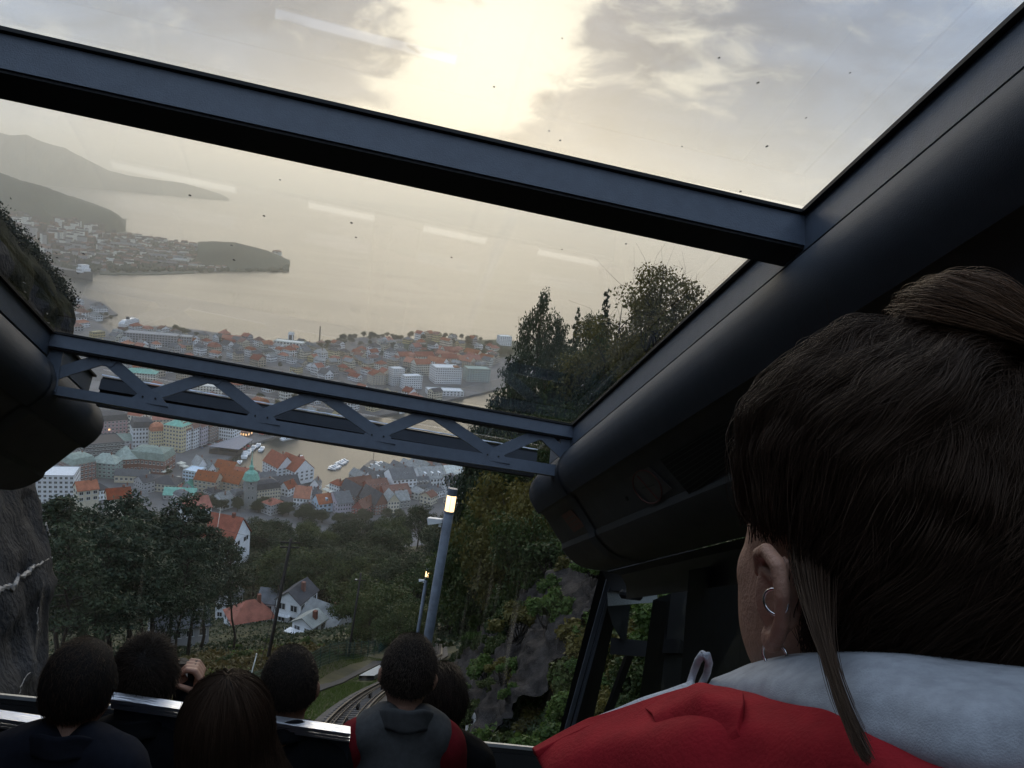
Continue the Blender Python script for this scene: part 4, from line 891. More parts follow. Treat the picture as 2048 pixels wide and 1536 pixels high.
scatter('near_bank_growth', 110000, (0, 15), (3.4, 9), .045, m_leaf, 'small leaved plants over the bank close to the car', 8, .7, 1.6, .1, tall=.3, dens=lambda s, q, r: (vnoise(s*1.5, q*1.5, 9.)+r.rand(len(s))) > .1)
# shrubs
rs = random.Random(9)
def bush_at(x, y, size, key, label, group, start=3.0):
    p = hit_ground(x, y, start)
    if p is None: return
    plant(key, (p.x, p.y, gz(p.x, p.y)-.05), size, 'shrub', label, group, 'shrub', rs.uniform(.85, 1.2))
for x, y, s in ((395, 1325, .9), (425, 1318, .8), (372, 1318, .7), (455, 1335, .7), (410, 1350, .6), (488, 1322, .6), (440, 1372, .6), (388, 1385, .6), (470, 1300, .9), (640, 1302, .8), (540, 1290, 1.1), (610, 1285, 1.0)):
    bush_at(x, y, s, rs.choice(['bush0', 'bush2', 'bush1']), 'light green leafy shrub on the grassy slope above the path', 'shrubs on the grassy slope')
for i in range(78):
    x = rs.uniform(985, 1300); lo = np.interp(x, [985, 1010, 1060, 1110, 1210, 1300], [1440, 1330, 1200, 1110, 1110, 1130]); y = rs.uniform(lo, 1560)
    ky = rs.choice(['bush0', 'bush1', 'bush2', 'bush0', 'abush', 'bush1']); bush_at(x, y, rs.uniform(.35, .75), ky, '%s shrub on the bank %s' % (dict(bush0='bright green', bush1='mid green', bush2='fresh green', abush='yellowing')[ky], 'just under the end of the roof cove' if y < 1190 else 'above the pale boulders' if y < 1300 else 'among the pale boulders' if x < 1090 else 'against the windscreen post' if y < 1420 else 'below the boulders beside the jacket'), 'shrubs on the rock bank')
for i in range(26):
    x = rs.uniform(880, 1110); y = rs.uniform(1035, 1130); ky = rs.choice(['abush', 'bush1', 'abush', 'dbush', 'bush2']); bush_at(x, y, rs.uniform(.8, 1.5), ky, '%s shrub on top of the rock cutting %s' % (dict(abush='yellowing', bush1='mid green', dbush='dark', bush2='fresh green')[ky], 'behind the near lamp post' if x < 960 else 'beside the roof cove'), 'shrubs on top of the rock cutting')
for i in range(16):
    x = rs.uniform(1240, 1560); y = rs.uniform(1190, 1500); bush_at(x, y, rs.uniform(.4, .8), rs.choice(['bush0', 'bush2', 'abush']), 'green shrub seen through the side window of the cab', 'shrubs outside the cab side window')
# pale boulders in the bank
bs = random.Random(4)
for x, y, r in ((1082, 1225, .5), (1095, 1205, .35), (1062, 1250, .4), (1000, 1440, .5), (985, 1475, .45), (1020, 1400, .35), (1045, 1500, .3), (1110, 1190, .35)):
    p = hit_ground(x, y)
    if p is None: continue
    bm = bmesh.new(); bmesh.ops.create_icosphere(bm, subdivisions=3, radius=r)
    for v in bm.verts: v.co *= 1+.45*noise.noise(v.co*2.2/r+Vector((x, y, 0)))+.12*noise.noise(v.co*7/r); v.co.z *= .75; v.co.x *= 1.3
    me = bpy.data.meshes.new('boulder'); bm.to_mesh(me); bm.free(); o = link_mesh('boulder', me, m_rock2); o.location = p+Vector((-.15, -.1, .05)); o.rotation_euler = (bs.random(), bs.random(), bs.random()*6); tag(o, 'pale grey boulder half hidden by plants on the bank', 'boulder', 'boulders on the bank')
# ------------------------------------------------------------------ the town
WALL = {k: M('render_'+k, c, .85, .10, .6, 0, orand=.14) for k, c in dict(white=(.66, .68, .70), cream=(.52, .47, .36), beige=(.42, .36, .28), yellow=(.50, .42, .24), pink=(.40, .27, .28), lilac=(.42, .38, .44), blue=(.42, .52, .62), grey=(.30, .30, .31),
        brick=(.17, .075, .055), dark=(.045, .040, .042), green=(.22, .30, .27), redw=(.24, .06, .045), stone=(.24, .24, .23), orange=(.36, .17, .08), brown=(.16, .10, .08), pale=(.55, .55, .50)).items()}
ROOF = {k: M('roof_'+k, c, .8, .30, .5, .4, 3, orand=.30) for k, c in dict(red=(.23, .070, .042), orange=(.28, .098, .050), dark=(.040, .040, .046), slate=(.085, .090, .098), grey=(.20, .21, .21), copper=(.16, .36, .29), brown=(.13, .055, .040), pale=(.34, .36, .34), patina=(.20, .25, .22)).items()}
m_pane = M('dark_pane', (.018, .022, .028), .15, .3, 1, spec=.6); m_wframe = M('window_white', (.55, .56, .56), .6, .05, 5); m_lit = emitmat('lit_window', (1.0, .55, .22), .8)
def window_mesh(frame=True, lit=False):
    mb = MB(); mb.box((-.5, -.04, -.5), (.5, 0, .5)); k = len(mb.f); mb.box((-.40, -.07, -.42), (.40, -.041, .42))
    if frame: mb.box((-.03, -.085, -.42), (.03, -.071, .42)); mb.box((-.58, -.11, -.58), (.58, .0, -.505))
    me = mb.mesh('window'); me.materials.append(m_wframe); me.materials.append(m_lit if lit else m_pane)
    for i, p in enumerate(me.polygons): p.material_index = 1 if 6 <= i < 12 else 0
    return me
WIN = window_mesh(); WINP = window_mesh(False); WINL = window_mesh(True, True)
def roof_shape(W, D, rh, kind, ridge, ov=.35, par=.0):
    mb = MB(); w, d = W/2+ov, D/2+ov
    if kind == 'flat':
        mb.box((-W/2+.3, -D/2+.3, -.3), (W/2-.3, D/2-.3, -.18))
        for a, b in (((-W/2, -D/2), (W/2, -D/2+.3)), ((-W/2, D/2-.3), (W/2, D/2)), ((-W/2, -D/2+.305), (-W/2+.3, D/2-.305)), ((W/2-.3, -D/2+.305), (W/2, D/2-.305))): mb.box((*a, -.005), (*b, .55))
        return mb
    if kind == 'gable':
        e = -.12
        if ridge == 'x': P = [(-w, -d, e), (w, -d, e), (w, d, e), (-w, d, e), (-w, 0, rh), (w, 0, rh)]; Fs = [(0, 1, 5, 4), (2, 3, 4, 5), (0, 4, 3), (1, 2, 5)]
        else: P = [(-w, -d, e), (w, -d, e), (w, d, e), (-w, d, e), (0, -d, rh), (0, d, rh)]; Fs = [(0, 4, 5, 3), (1, 2, 5, 4), (0, 1, 4), (2, 3, 5)]
        n = len(P); Q = [(x, y, z+.22) for x, y, z in P]; sl = Fs[:2]
        mb.add(P+Q, [tuple(reversed(f)) for f in sl]+[tuple(i+n for i in f) for f in sl])
        for a, b in (((0, 1), (2, 3), (0, 4), (4, 3), (1, 5), (5, 2)) if ridge == 'x' else ((0, 3), (1, 2), (0, 4), (4, 1), (3, 5), (5, 2))): mb.f.append((a, b, b+n, a+n))
        return mb
    if kind in ('hip', 'pyramid'):
        r = max(W-D, 0)/2 if ridge == 'x' else 0; r2 = max(D-W, 0)/2 if ridge != 'x' else 0
        if kind == 'pyramid': r = r2 = .05
        mb.add([(-w, -d, -.1), (w, -d, -.1), (w, d, -.1), (-w, d, -.1), (-r, -r2, rh), (r+.02, -r2, rh), (r+.02, r2+.02, rh), (-r, r2+.02, rh)], [(0, 1, 5, 4), (1, 2, 6, 5), (2, 3, 7, 6), (3, 0, 4, 7), (4, 5, 6, 7), (3, 2, 1, 0)]); return mb
    if kind == 'mansard':
        a, b, h1 = W/2-1.2, D/2-1.2, rh*.7; mb.add([(-w, -d, -.1), (w, -d, -.1), (w, d, -.1), (-w, d, -.1), (-a, -b, h1), (a, -b, h1), (a, b, h1), (-a, b, h1), (-a*.6, -b*.3, rh), (a*.6, -b*.3, rh), (a*.6, b*.3, rh), (-a*.6, b*.3, rh)],
            [(3, 2, 1, 0), (0, 1, 5, 4), (1, 2, 6, 5), (2, 3, 7, 6), (3, 0, 4, 7), (4, 5, 9, 8), (5, 6, 10, 9), (6, 7, 11, 10), (7, 4, 8, 11), (8, 9, 10, 11)]); return mb
def gable_ends(W, D, rh, ridge):
    mb = MB()
    for s in (-1, 1):
        if ridge == 'x': mb.prism([(s*W/2, -D/2, -.02), (s*W/2, D/2, -.02), (s*W/2, 0, rh-.05)], (-s*.3, 0, 0))
        else: mb.prism([(-W/2, s*D/2, -.02), (W/2, s*D/2, -.02), (0, s*D/2, rh-.05)], (0, -s*.3, 0))
    return mb
brng = random.Random(21)
def building(label, loc, W, D, H, yaw, wall, roof, kind='gable', rh=None, ridge='x', floors=3, cols=4, side=3, each=True, group=None, cat='building', name='town_house', chimney=True, skylights=0, dormers=0, shop=False, lit=0.0, ww=.62, parts=True):
    o = empty(name, loc, yaw); tag(o, label, cat, group); rh = rh if rh is not None else min(W, D)*.38
    wmat = WALL[wall]; wl = MB().box((-W/2, -D/2, -6 if parts else -4), (W/2, D/2, H)).build('wall', wmat, o)
    rf = roof_shape(W, D, rh, kind, ridge); rfo = rf.build('roof', ROOF[roof], o); rfo.location.z = H+.02
    if kind == 'gable': g = gable_ends(W, D, rh, ridge).build('gable_end', wmat, o); g.location.z = H
    if chimney and kind != 'flat': MB().box((W*.18, -.4, rh*.5), (W*.18+.8, .4, rh+1.1)).build('chimney', WALL['brick'], rfo)
    fh = H/floors; wins = []
    for f in range(floors):
        z = fh*(f+.56)
        for c in range(cols): wins.append(((c+.5)/cols*W-W/2, -D/2, z, 0, W/cols, f))
        for c in range(side):
            t = (c+.5)/side*D-D/2; wins.append((W/2, t, z, math.pi/2, D/side, f)); wins.append((-W/2, t, z, -math.pi/2, D/side, f))
    if each:
        for x, y, z, a, pw, f in wins:
            me = WINL if (brng.random() < lit or (shop and f == 0 and a == 0)) else WIN
            w = bpy.data.objects.new('window', me); COL.objects.link(w); w.parent = o; w.location = (x, y, z); w.rotation_euler = (0, 0, a); w.scale = (min(pw*ww, 2.4 if f else 3), 1, min(fh*.56, 2.2))
    elif wins:
        mb = MB()
        for x, y, z, a, pw, f in wins: mb.box((-pw*ww/2, -.05, -fh*.28), (pw*ww/2, .0, fh*.28), Matrix.Translation((x, y, z)) @ Matrix.Rotation(a, 4, 'Z'))
        tag(mb.build('window_rows', m_pane, o), kind='stuff')
    if kind == 'gable' and (skylights or dormers):
        sl = math.atan2(rh, (D if ridge == 'x' else W)/2)
        for k in range(skylights):
            x = ((k+.5)/skylights-.5)*W*.85; v = bpy.data.objects.new('skylight', WINP); COL.objects.link(v); v.parent = rfo
            if ridge == 'x': v.location = (x, -D*.26, rh*.48+.24); v.rotation_euler = (sl-math.pi/2, 0, 0)
            else: v.location = (W*.26, ((k+.5)/skylights-.5)*D*.85, rh*.48+.24); v.rotation_euler = (sl-math.pi/2, 0, math.pi/2)
            v.scale = (1.0, 1, 1.3)
        for k in range(dormers):
            x = ((k+.5)/dormers-.5)*W*.8; dm_ = MB().box((x-.8, -D*.40, rh*.12), (x+.8, -D*.08, rh*.62)).build('dormer', wmat, rfo); v = bpy.data.objects.new('dormer_window', WINP); COL.objects.link(v); v.parent = dm_; v.location = (x, -D*.40, rh*.40); v.scale = (1.0, 1, rh*.35)
    return o
def bpx(label, cx, yb, wpx, hpx, D, yaw, wall, roof, z0=2.2, **k):     # size and place measured in the photograph, then built in metres
    p = at_z(cx, yb, z0); r = (p-C).length; W = wpx*r/F/max(.35, math.cos(yaw)); H = hpx*r/F/.93
    head = math.atan2(-p.x, p.y); yw = head+yaw
    cxy = Vector((p.x, p.y, 0))+Vector((-math.sin(yw), math.cos(yw), 0))*(D/2)
    k.setdefault('name', 'harbour_building'); return building(label, (cxy.x, cxy.y, z0), W, D, H, yw, wall, roof, **k)
d2 = R
# named buildings round the harbour head
bpx('white office block with a grid of small windows behind the rock wall', 106, 1006, 66, 46, 22, R(-12), 'white', 'grey', kind='flat', floors=6, cols=8, side=5)
bpx('white block with grey hipped roof behind the white office block', 128, 956, 50, 22, 16, R(-15), 'white', 'slate', kind='hip', rh=4, floors=3, cols=7, side=4)
bpx('small lilac white penthouse block beside the white office block', 112, 962, 24, 14, 9, R(-12), 'lilac', 'pale', kind='flat', floors=1, cols=2, side=2)
bpx('brick corner building with grey green roof and pale facade bands', 168, 966, 38, 34, 18, R(30), 'brick', 'patina', kind='mansard', rh=6, floors=5, cols=6, side=6)
bpx('brick wing wrapped in green scaffold netting under patina roof', 204, 956, 44, 26, 15, R(-22), 'green', 'patina', kind='hip', rh=6, floors=4, cols=6, side=3)
bpx('dark brown glass office block with flat roof', 206, 938, 70, 44, 26, R(14), 'dark', 'slate', kind='flat', floors=7, cols=12, side=6, ww=.8)
bpx('long hall with rounded pale green roof and brick arcades', 292, 946, 60, 24, 22, R(-24), 'brick', 'patina', kind='mansard', rh=8, floors=2, cols=9, side=4)
bpx('rounded end pavilion of the brick arcade hall with pale green roof', 256, 946, 32, 24, 18, R(10), 'brick', 'patina', kind='pyramid', rh=9, floors=2, cols=5, side=3)
bpx('low block with pale green copper roof beneath the pink store', 244, 898, 64, 14, 20, R(12), 'grey', 'patina', kind='hip', rh=4, floors=2, cols=7, side=3)
bpx('pink department store block with dark roof and white dormers', 226, 876, 56, 30, 30, R(18), 'pink', 'dark', kind='mansard', rh=7, floors=5, cols=9, side=6, lit=.1, shop=True)
bpx('cream six storey block with red roof beside the pink store', 264, 874, 26, 38, 22, R(-28), 'cream', 'red', kind='hip', rh=5, floors=6, cols=5, side=5, shop=True)
bpx('white five storey block with dark blue roof', 287, 896, 37, 36, 18, R(8), 'white', 'dark', kind='mansard', rh=7, floors=5, cols=7, side=4)
bpx('ochre corner block with rows of dark windows and red roof', 317, 900, 26, 34, 18, R(14), 'yellow', 'orange', kind='mansard', rh=5, floors=6, cols=6, side=4)
bpx('tall ochre tower block with green copper cap', 344, 903, 32, 46, 17, R(-32), 'yellow', 'copper', kind='pyramid', rh=4, floors=7, cols=6, side=6)
bpx('white gabled merchant house with stepped top', 365, 901, 13, 36, 16, R(-30), 'white', 'brown', kind='gable', ridge='y', rh=7, floors=6, cols=4, side=5)
bpx('white gabled merchant house beside the lilac gable', 379, 897, 13, 36, 16, R(-30), 'white', 'brown', kind='gable', ridge='y', rh=7, floors=6, cols=4, side=5)
bpx('lilac gabled merchant house on the quay street', 394, 892, 15, 34, 16, R(-30), 'lilac', 'brown', kind='gable', ridge='y', rh=6, floors=5, cols=4, side=5)
bpx('brown timbered merchant house with white window frames', 410, 886, 17, 30, 16, R(-30), 'brown', 'brown', kind='gable', ridge='y', rh=6, floors=5, cols=5, side=5)
bpx('long white quay building with rows of square windows', 440, 880, 44, 24, 16, R(-28), 'white', 'slate', kind='hip', rh=4, floors=4, cols=11, side=4)
bpx('low quay restaurant with lit windows and brown roof', 476, 872, 34, 8, 12, R(-26), 'brown', 'brown', kind='hip', rh=3, floors=1, cols=7, side=2, lit=.8)
bpx('red roofed block behind the ochre tower', 322, 862, 40, 20, 18, R(10), 'cream', 'red', kind='hip', rh=6, floors=4, cols=7, side=4)
bpx('cream palace with curved gable behind the red roofs', 300, 842, 54, 16, 24, R(8), 'cream', 'brown', kind='gable', rh=6, floors=3, cols=9, side=4)
bpx('orange roofed block partly under the lattice beam', 362, 856, 28, 18, 18, R(-10), 'beige', 'orange', kind='hip', rh=6, floors=4, cols=5, side=4)
bpx('cream low market building with pointed gable by the brick wing', 262, 966, 56, 12, 10, R(-12), 'cream', 'slate', kind='gable', rh=4, floors=1, cols=7, side=2)
bpx('dark roofed low building with cream walls near the market', 322, 984, 50, 14, 20, R(-24), 'cream', 'dark', kind='hip', rh=4, floors=2, cols=8, side=4)
bpx('low hall with mint green copper roof', 358, 1000, 56, 8, 13, R(-10), 'grey', 'copper', kind='gable', rh=4, floors=1, cols=7, side=2)
bpx('second wing with mint green copper roof crossing the low hall', 374, 984, 20, 8, 24, R(-18), 'grey', 'copper', kind='gable', ridge='y', rh=4, floors=1, cols=2, side=3)
bpx('dark red flat roofed block beside the mint green roof', 347, 988, 26, 10, 12, R(-10), 'redw', 'brown', kind='flat', floors=2, cols=4, side=3)
bpx('pale blue glass fronted building with flat roof', 379, 976, 25, 30, 14, R(-30), 'blue', 'pale', kind='flat', floors=5, cols=5, side=4, ww=.8)
bpx('beige house with bright orange roof and skylights', 408, 986, 38, 22, 13, R(-28), 'beige', 'orange', kind='gable', rh=6, floors=3, cols=5, side=3, skylights=3)
bpx('white gabled house behind the orange roofs', 405, 956, 16, 22, 12, R(25), 'white', 'grey', kind='gable', ridge='y', rh=6, floors=3, cols=3, side=3)
bpx('smaller white gabled house beside the quay boats', 424, 958, 13, 18, 11, R(25), 'white', 'grey', kind='gable', ridge='y', rh=5, floors=3, cols=3, side=3)
bpx('long orange tiled roof building with white arched gable', 452, 984, 44, 18, 16, R(-34), 'beige', 'orange', kind='gable', rh=8, floors=3, cols=6, side=4, skylights=5)
bpx('orange roofed row behind the long tiled roof', 446, 950, 34, 12, 12, R(-30), 'beige', 'orange', kind='gable', rh=5, floors=2, cols=5, side=3, skylights=2)
bpx('red roofed house touching the church tower', 484, 982, 18, 16, 12, R(-30), 'cream', 'orange', kind='gable', rh=6, floors=3, cols=3, side=3, skylights=2)
bpx('red roofed house between the tower and the quay', 478, 964, 26, 12, 12, R(-20), 'cream', 'red', kind='gable', rh=5, floors=2, cols=4, side=3)
bpx('dark flat roofed building behind the church tower', 503, 966, 36, 12, 14, R(8), 'dark', 'dark', kind='hip', rh=4, floors=2, cols=5, side=3)
bpx('cream building with black mansard roof and white dormers', 536, 1006, 44, 26, 15, R(24), 'cream', 'dark', kind='mansard', rh=6, floors=4, cols=9, side=4)
bpx('lilac white gabled house facing the harbour', 538, 972, 28, 14, 11, R(20), 'lilac', 'slate', kind='gable', rh=4, floors=2, cols=5, side=3)
bpx('dark roofed wooden row with skylights behind the cream building', 576, 984, 44, 12, 15, R(22), 'grey', 'dark', kind='gable', rh=6, floors=2, cols=6, side=3, skylights=4)
bpx('red roofed terrace end with white gable', 566, 992, 18, 14, 12, R(-35), 'white', 'red', kind='gable', ridge='y', rh=5, floors=2, cols=3, side=3)
bpx('white waterfront warehouse with steep red roof and dormer', 572, 958, 32, 22, 24, R(32), 'white', 'red', kind='gable', ridge='y', rh=9, floors=4, cols=4, side=6, dormers=0)
bpx('second white waterfront warehouse with steep red roof', 608, 962, 36, 20, 26, R(38), 'white', 'red', kind='gable', ridge='y', rh=9, floors=3, cols=4, side=7)
bpx('small red roofed wing behind the white warehouses', 596, 940, 30, 10, 12, R(30), 'white', 'red', kind='gable', rh=5, floors=2, cols=4, side=2)
bpx('small white gabled house above the boats', 628, 988, 17, 16, 10, R(-12), 'white', 'slate', kind='gable', ridge='y', rh=5, floors=2, cols=3, side=3)
bpx('white house with bright orange hipped roof above the trees', 602, 1014, 30, 16, 12, R(-12), 'white', 'orange', kind='gable', rh=8, floors=2, cols=5, side=3)
bpx('slate roofed house beside the orange hipped roof', 626, 1010, 18, 18, 12, R(-14), 'white', 'slate', kind='pyramid', rh=5, floors=3, cols=3, side=3)
bpx('pale blue house with orange roof and large white dormer', 654, 1024, 32, 16, 12, R(26), 'blue', 'orange', kind='gable', rh=6, floors=2, cols=4, side=3, dormers=1)
bpx('pinkish grey warehouse with slate roof', 690, 1030, 30, 22, 22, R(22), 'lilac', 'slate', kind='gable', rh=6, floors=3, cols=6, side=5)
bpx('dark red gabled warehouse beside the pinkish grey one', 714, 1034, 22, 16, 18, R(-30), 'redw', 'brown', kind='gable', ridge='y', rh=6, floors=3, cols=4, side=5)
bpx('brick warehouse with white edged stepped gable', 762, 1028, 24, 18, 24, R(34), 'brick', 'dark', kind='gable', ridge='y', rh=9, floors=3, cols=4, side=6)
bpx('second brick warehouse with white edged stepped gable and dark roof', 722, 1008, 20, 14, 24, R(34), 'brick', 'dark', kind='gable', ridge='y', rh=8, floors=3, cols=4, side=6, skylights=5)
bpx('orange brick long warehouse with arched windows and brown roof', 724, 990, 46, 16, 16, R(30), 'orange', 'brown', kind='gable', rh=6, floors=2, cols=11, side=4)
bpx('dark red roofed warehouse with skylights behind the brick gables', 760, 996, 40, 14, 18, R(30), 'redw', 'brown', kind='gable', rh=7, floors=2, cols=7, side=4, skylights=5)
bpx('long brown roofed warehouse beside the pale yellow house', 796, 1002, 50, 12, 16, R(28), 'redw', 'brown', kind='gable', rh=6, floors=2, cols=8, side=4, skylights=4)
bpx('pale yellow gabled house above the treetops', 786, 1026, 22, 22, 14, R(20), 'cream', 'grey', kind='gable', ridge='y', rh=6, floors=3, cols=4, side=4)
bpx('grey slate roofed house beside the pale yellow gable', 806, 1016, 26, 14, 14, R(28), 'stone', 'grey', kind='gable', rh=6, floors=2, cols=4, side=3)
bpx('white double gabled house behind the orange brick warehouse', 757, 980, 30, 18, 14, R(26), 'white', 'slate', kind='gable', rh=6, floors=3, cols=6, side=4, dormers=1)
bpx('white four storey warehouse with grey roof and blank white gable', 808, 988, 46, 28, 20, R(26), 'white', 'slate', kind='gable', rh=7, floors=4, cols=6, side=0, skylights=6)
bpx('grey roofed building with rows of dormers beside the white warehouse', 846, 986, 32, 12, 18, R(24), 'stone', 'slate', kind='gable', rh=6, floors=2, cols=6, side=4, dormers=4)
bpx('pale long roofed hall with white pointed gable', 866, 974, 50, 16, 24, R(24), 'white', 'grey', kind='gable', rh=7, floors=2, cols=8, side=4, dormers=3)
bpx('pale flat roofed block behind the white warehouse', 838, 966, 34, 10, 20, R(26), 'pale', 'pale', kind='flat', floors=2, cols=6, side=4)
bpx('white house with dark roof among the trees near the lamp', 906, 990, 30, 18, 14, R(18), 'white', 'dark', kind='gable', rh=6, floors=3, cols=5, side=3, dormers=2)
bpx('white cottage row beside the lit lamp', 928, 996, 20, 14, 12, R(10), 'white', 'slate', kind='gable', rh=5, floors=2, cols=4, side=3)
bpx('reddish roofed warehouse near the quay behind the hall', 876, 944, 34, 10, 18, R(26), 'beige', 'brown', kind='gable', rh=6, floors=2, cols=6, side=3)
bpx('pale roofed shed at the end of the quay row', 910, 958, 34, 10, 18, R(22), 'pale', 'pale', kind='gable', rh=5, floors=2, cols=6, side=3)
for k in range(8):
    x = 740+k*19.5; y = 974-k*4.2; bpx('narrow grey gabled wharf house in the quayside row', x, y, 17, 11, 24, R(38), ('stone', 'grey', 'pale')[k % 3], ('grey', 'slate', 'grey')[k % 3], kind='gable', ridge='y', rh=5, floors=3, cols=3, side=5, group='wharf houses in the quayside row')
# church tower with copper cap and spire
ct = at_z(500, 1012, 3.0); ch = empty('church', ct, R(18)); tag(ch, 'grey stone church tower with green copper cap and spire', 'church')
MB().box((-4.3, -4.3, -6), (4.3, 4.3, 21)).build('tower', WALL['stone'], ch)
MB().lathe([(6.3, 21.02), (5.9, 22.2), (5.4, 24.0), (4.6, 26.2), (3.0, 27.6), (1.7, 28.3), (1.5, 30.4), (1.9, 30.8), (1.0, 32), (.35, 37.5), (.05, 43)], 8).build('copper_cap', ROOF['copper'], ch)
MB().box((-5, 4.5, -6), (5, 28, 9)).build('nave', WALL['stone'], ch); nr = roof_shape(10, 23.5, 7, 'gable', 'y').build('nave_roof', ROOF['slate'], ch); nr.location = (0, 16.2, 9.02)
for z in (8, 15.5):
    for a in range(4):
        for s in (-1.4, 1.4):
            w = bpy.data.objects.new('window', WINP); COL.objects.link(w); w.parent = ch; v = Matrix.Rotation(a*math.pi/2, 3, 'Z') @ Vector((s, -4.3, z)); w.location = v; w.rotation_euler = (0, 0, a*math.pi/2); w.scale = (1.1, 1, 2.6)
for a in range(4): w = bpy.data.objects.new('clock_face', WINP); COL.objects.link(w); w.parent = ch; w.location = Matrix.Rotation(a*math.pi/2, 3, 'Z') @ Vector((0, -4.3, 18.9)); w.rotation_euler = (0, 0, a*math.pi/2); w.scale = (1.8, 1, 1.8)
# houses on the wooded slope
def hpx(label, cx, yb, dist, W, D, H, yaw, wall, roof, **k):
    p = at_d(cx, yb, dist); head = math.atan2(-p.x, p.y); return building(label, p, W, D, H, head+yaw, wall, roof, cat='house', name='hillside_house', **k)
h1 = hpx('white wooden house with dark roof and small balcony among the trees', 592, 1236, 196, 6.2, 8.5, 6.0, R(-28), 'white', 'dark', kind='gable', ridge='y', rh=2.6, floors=2, cols=2, side=3)
MB().box((-2.6, -5.6, 2.6), (.9, -4.26, 2.75)).build('balcony', WALL['white'], h1)
for x in np.linspace(-2.5, .8, 9): MB().box((x-.03, -5.58, 2.76), (x+.03, -5.52, 3.6)).build('baluster', WALL['white'], h1)
MB().box((-2.6, -5.6, 3.61), (.9, -5.5, 3.7)).build('handrail', WALL['white'], h1)
h2 = hpx('white house with broad pale grey roof below the balcony house', 655, 1262, 178, 9.5, 9, 3.0, R(-38), 'white', 'grey', kind='gable', ridge='x', rh=3.4, floors=1, cols=3, side=2)
h2b = hpx('low white annex with pale grey roof beside the broad roofed house', 618, 1262, 170, 5, 5, 2.4, R(-35), 'white', 'pale', kind='gable', ridge='y', rh=1.5, floors=1, cols=2, side=2)
MB().box((-3, -4.6, 1.0), (3, -2.52, 1.15)).build('terrace', WALL['white'], h2b)
for x in np.linspace(-2.9, 2.9, 11): MB().box((x-.03, -4.58, 1.16), (x+.03, -4.52, 2.0)).build('baluster', WALL['white'], h2b)
hpx('low house with broad brick red roof behind pine trunks', 498, 1246, 200, 10, 8, 2.5, R(16), 'white', 'red', kind='hip', rh=3.6, floors=1, cols=4, side=3)
hpx('white gabled house behind pine trunks', 458, 1226, 214, 4.5, 7, 4.5, R(-20), 'white', 'slate', kind='gable', ridge='y', rh=3.0, floors=2, cols=2, side=3)
hpx('white house side glimpsed between trunks and the red roof', 545, 1236, 206, 6, 7, 5.5, R(-15), 'white', 'slate', kind='gable', rh=2.4, floors=2, cols=3, side=2)
hpx('long low shed with blue roof behind the pine trunks', 362, 1266, 150, 8.5, 6, 2.4, R(8), 'grey', 'slate', kind='gable', rh=2.0, floors=1, cols=4, side=2)
hpx('white shed end showing between the pine trunks', 312, 1262, 152, 2.4, 4, 3.8, R(5), 'white', 'slate', kind='gable', ridge='y', rh=1.0, floors=1, cols=1, side=1)
hpx('house with long brick red roof and white gable edge on the wooded slope', 452, 1085, 236, 9.5, 9, 2.5, R(-30), 'white', 'red', kind='gable', ridge='x', rh=5.5, floors=1, cols=4, side=2)
hpx('red roofed cottage pair above the pines', 388, 1032, 330, 10, 8, 4, R(24), 'white', 'red', kind='gable', rh=3.5, floors=2, cols=4, side=2)
hpx('small red roofed cottage above the pines', 236, 1012, 330, 8, 7, 4, R(10), 'cream', 'red', kind='gable', rh=3, floors=2, cols=3, side=2)
hpx('orange roofed cottage hidden among the yellow trees', 172, 998, 380, 8, 7, 5, R(14), 'cream', 'orange', kind='gable', rh=3, floors=2, cols=3, side=2)

# smaller houses filling the streets: placed over the land between the named ones
def inside(p, poly):
    c = False; n = len(poly)
    for i in range(n):
        (x0, y0), (x1, y1) = poly[i][:2], poly[i-1][:2]
        if (y0 > p[1]) != (y1 > p[1]) and p[0] < (x1-x0)*(p[1]-y0)/(y1-y0)+x0: c = not c
    return c
TAKEN = [(o.location.x, o.location.y, max(8., math.hypot(*(max(v[0] for v in o.children[0].bound_box)*1.0, 0)))) for o in COL.objects if o.parent is None and o.get('category') in ('building', 'church') and o.children]
frs = random.Random(33); placed = list(TAKEN); fills = []
def try_fill(region_px, n, spacing, z0=2.2):
    poly = [tuple(at_z(x, y, z0)[:2]) for x, y in region_px]; xs_ = [p[0] for p in poly]; ys_ = [p[1] for p in poly]; k = 0
    for _ in range(n*30):
        p = (frs.uniform(min(xs_), max(xs_)), frs.uniform(min(ys_), max(ys_)))
        if not inside(p, poly) or not inside(p, LAND_NEAR): continue
        if any((p[0]-a)**2+(p[1]-b)**2 < (spacing*.5+r*.85)**2 if i < len(TAKEN) else (p[0]-a)**2+(p[1]-b)**2 < spacing**2 for i, (a, b, r) in enumerate(placed)): continue
        placed.append((*p, 8)); fills.append(p); k += 1
        if k >= n: return
WN = dict(white='white', cream='cream', beige='beige', grey='grey', yellow='ochre', pale='pale', pink='pink', blue='pale blue')
RN = dict(red='red tiled', orange='orange tiled', dark='dark', slate='slate', grey='grey', brown='brown', pale='pale')
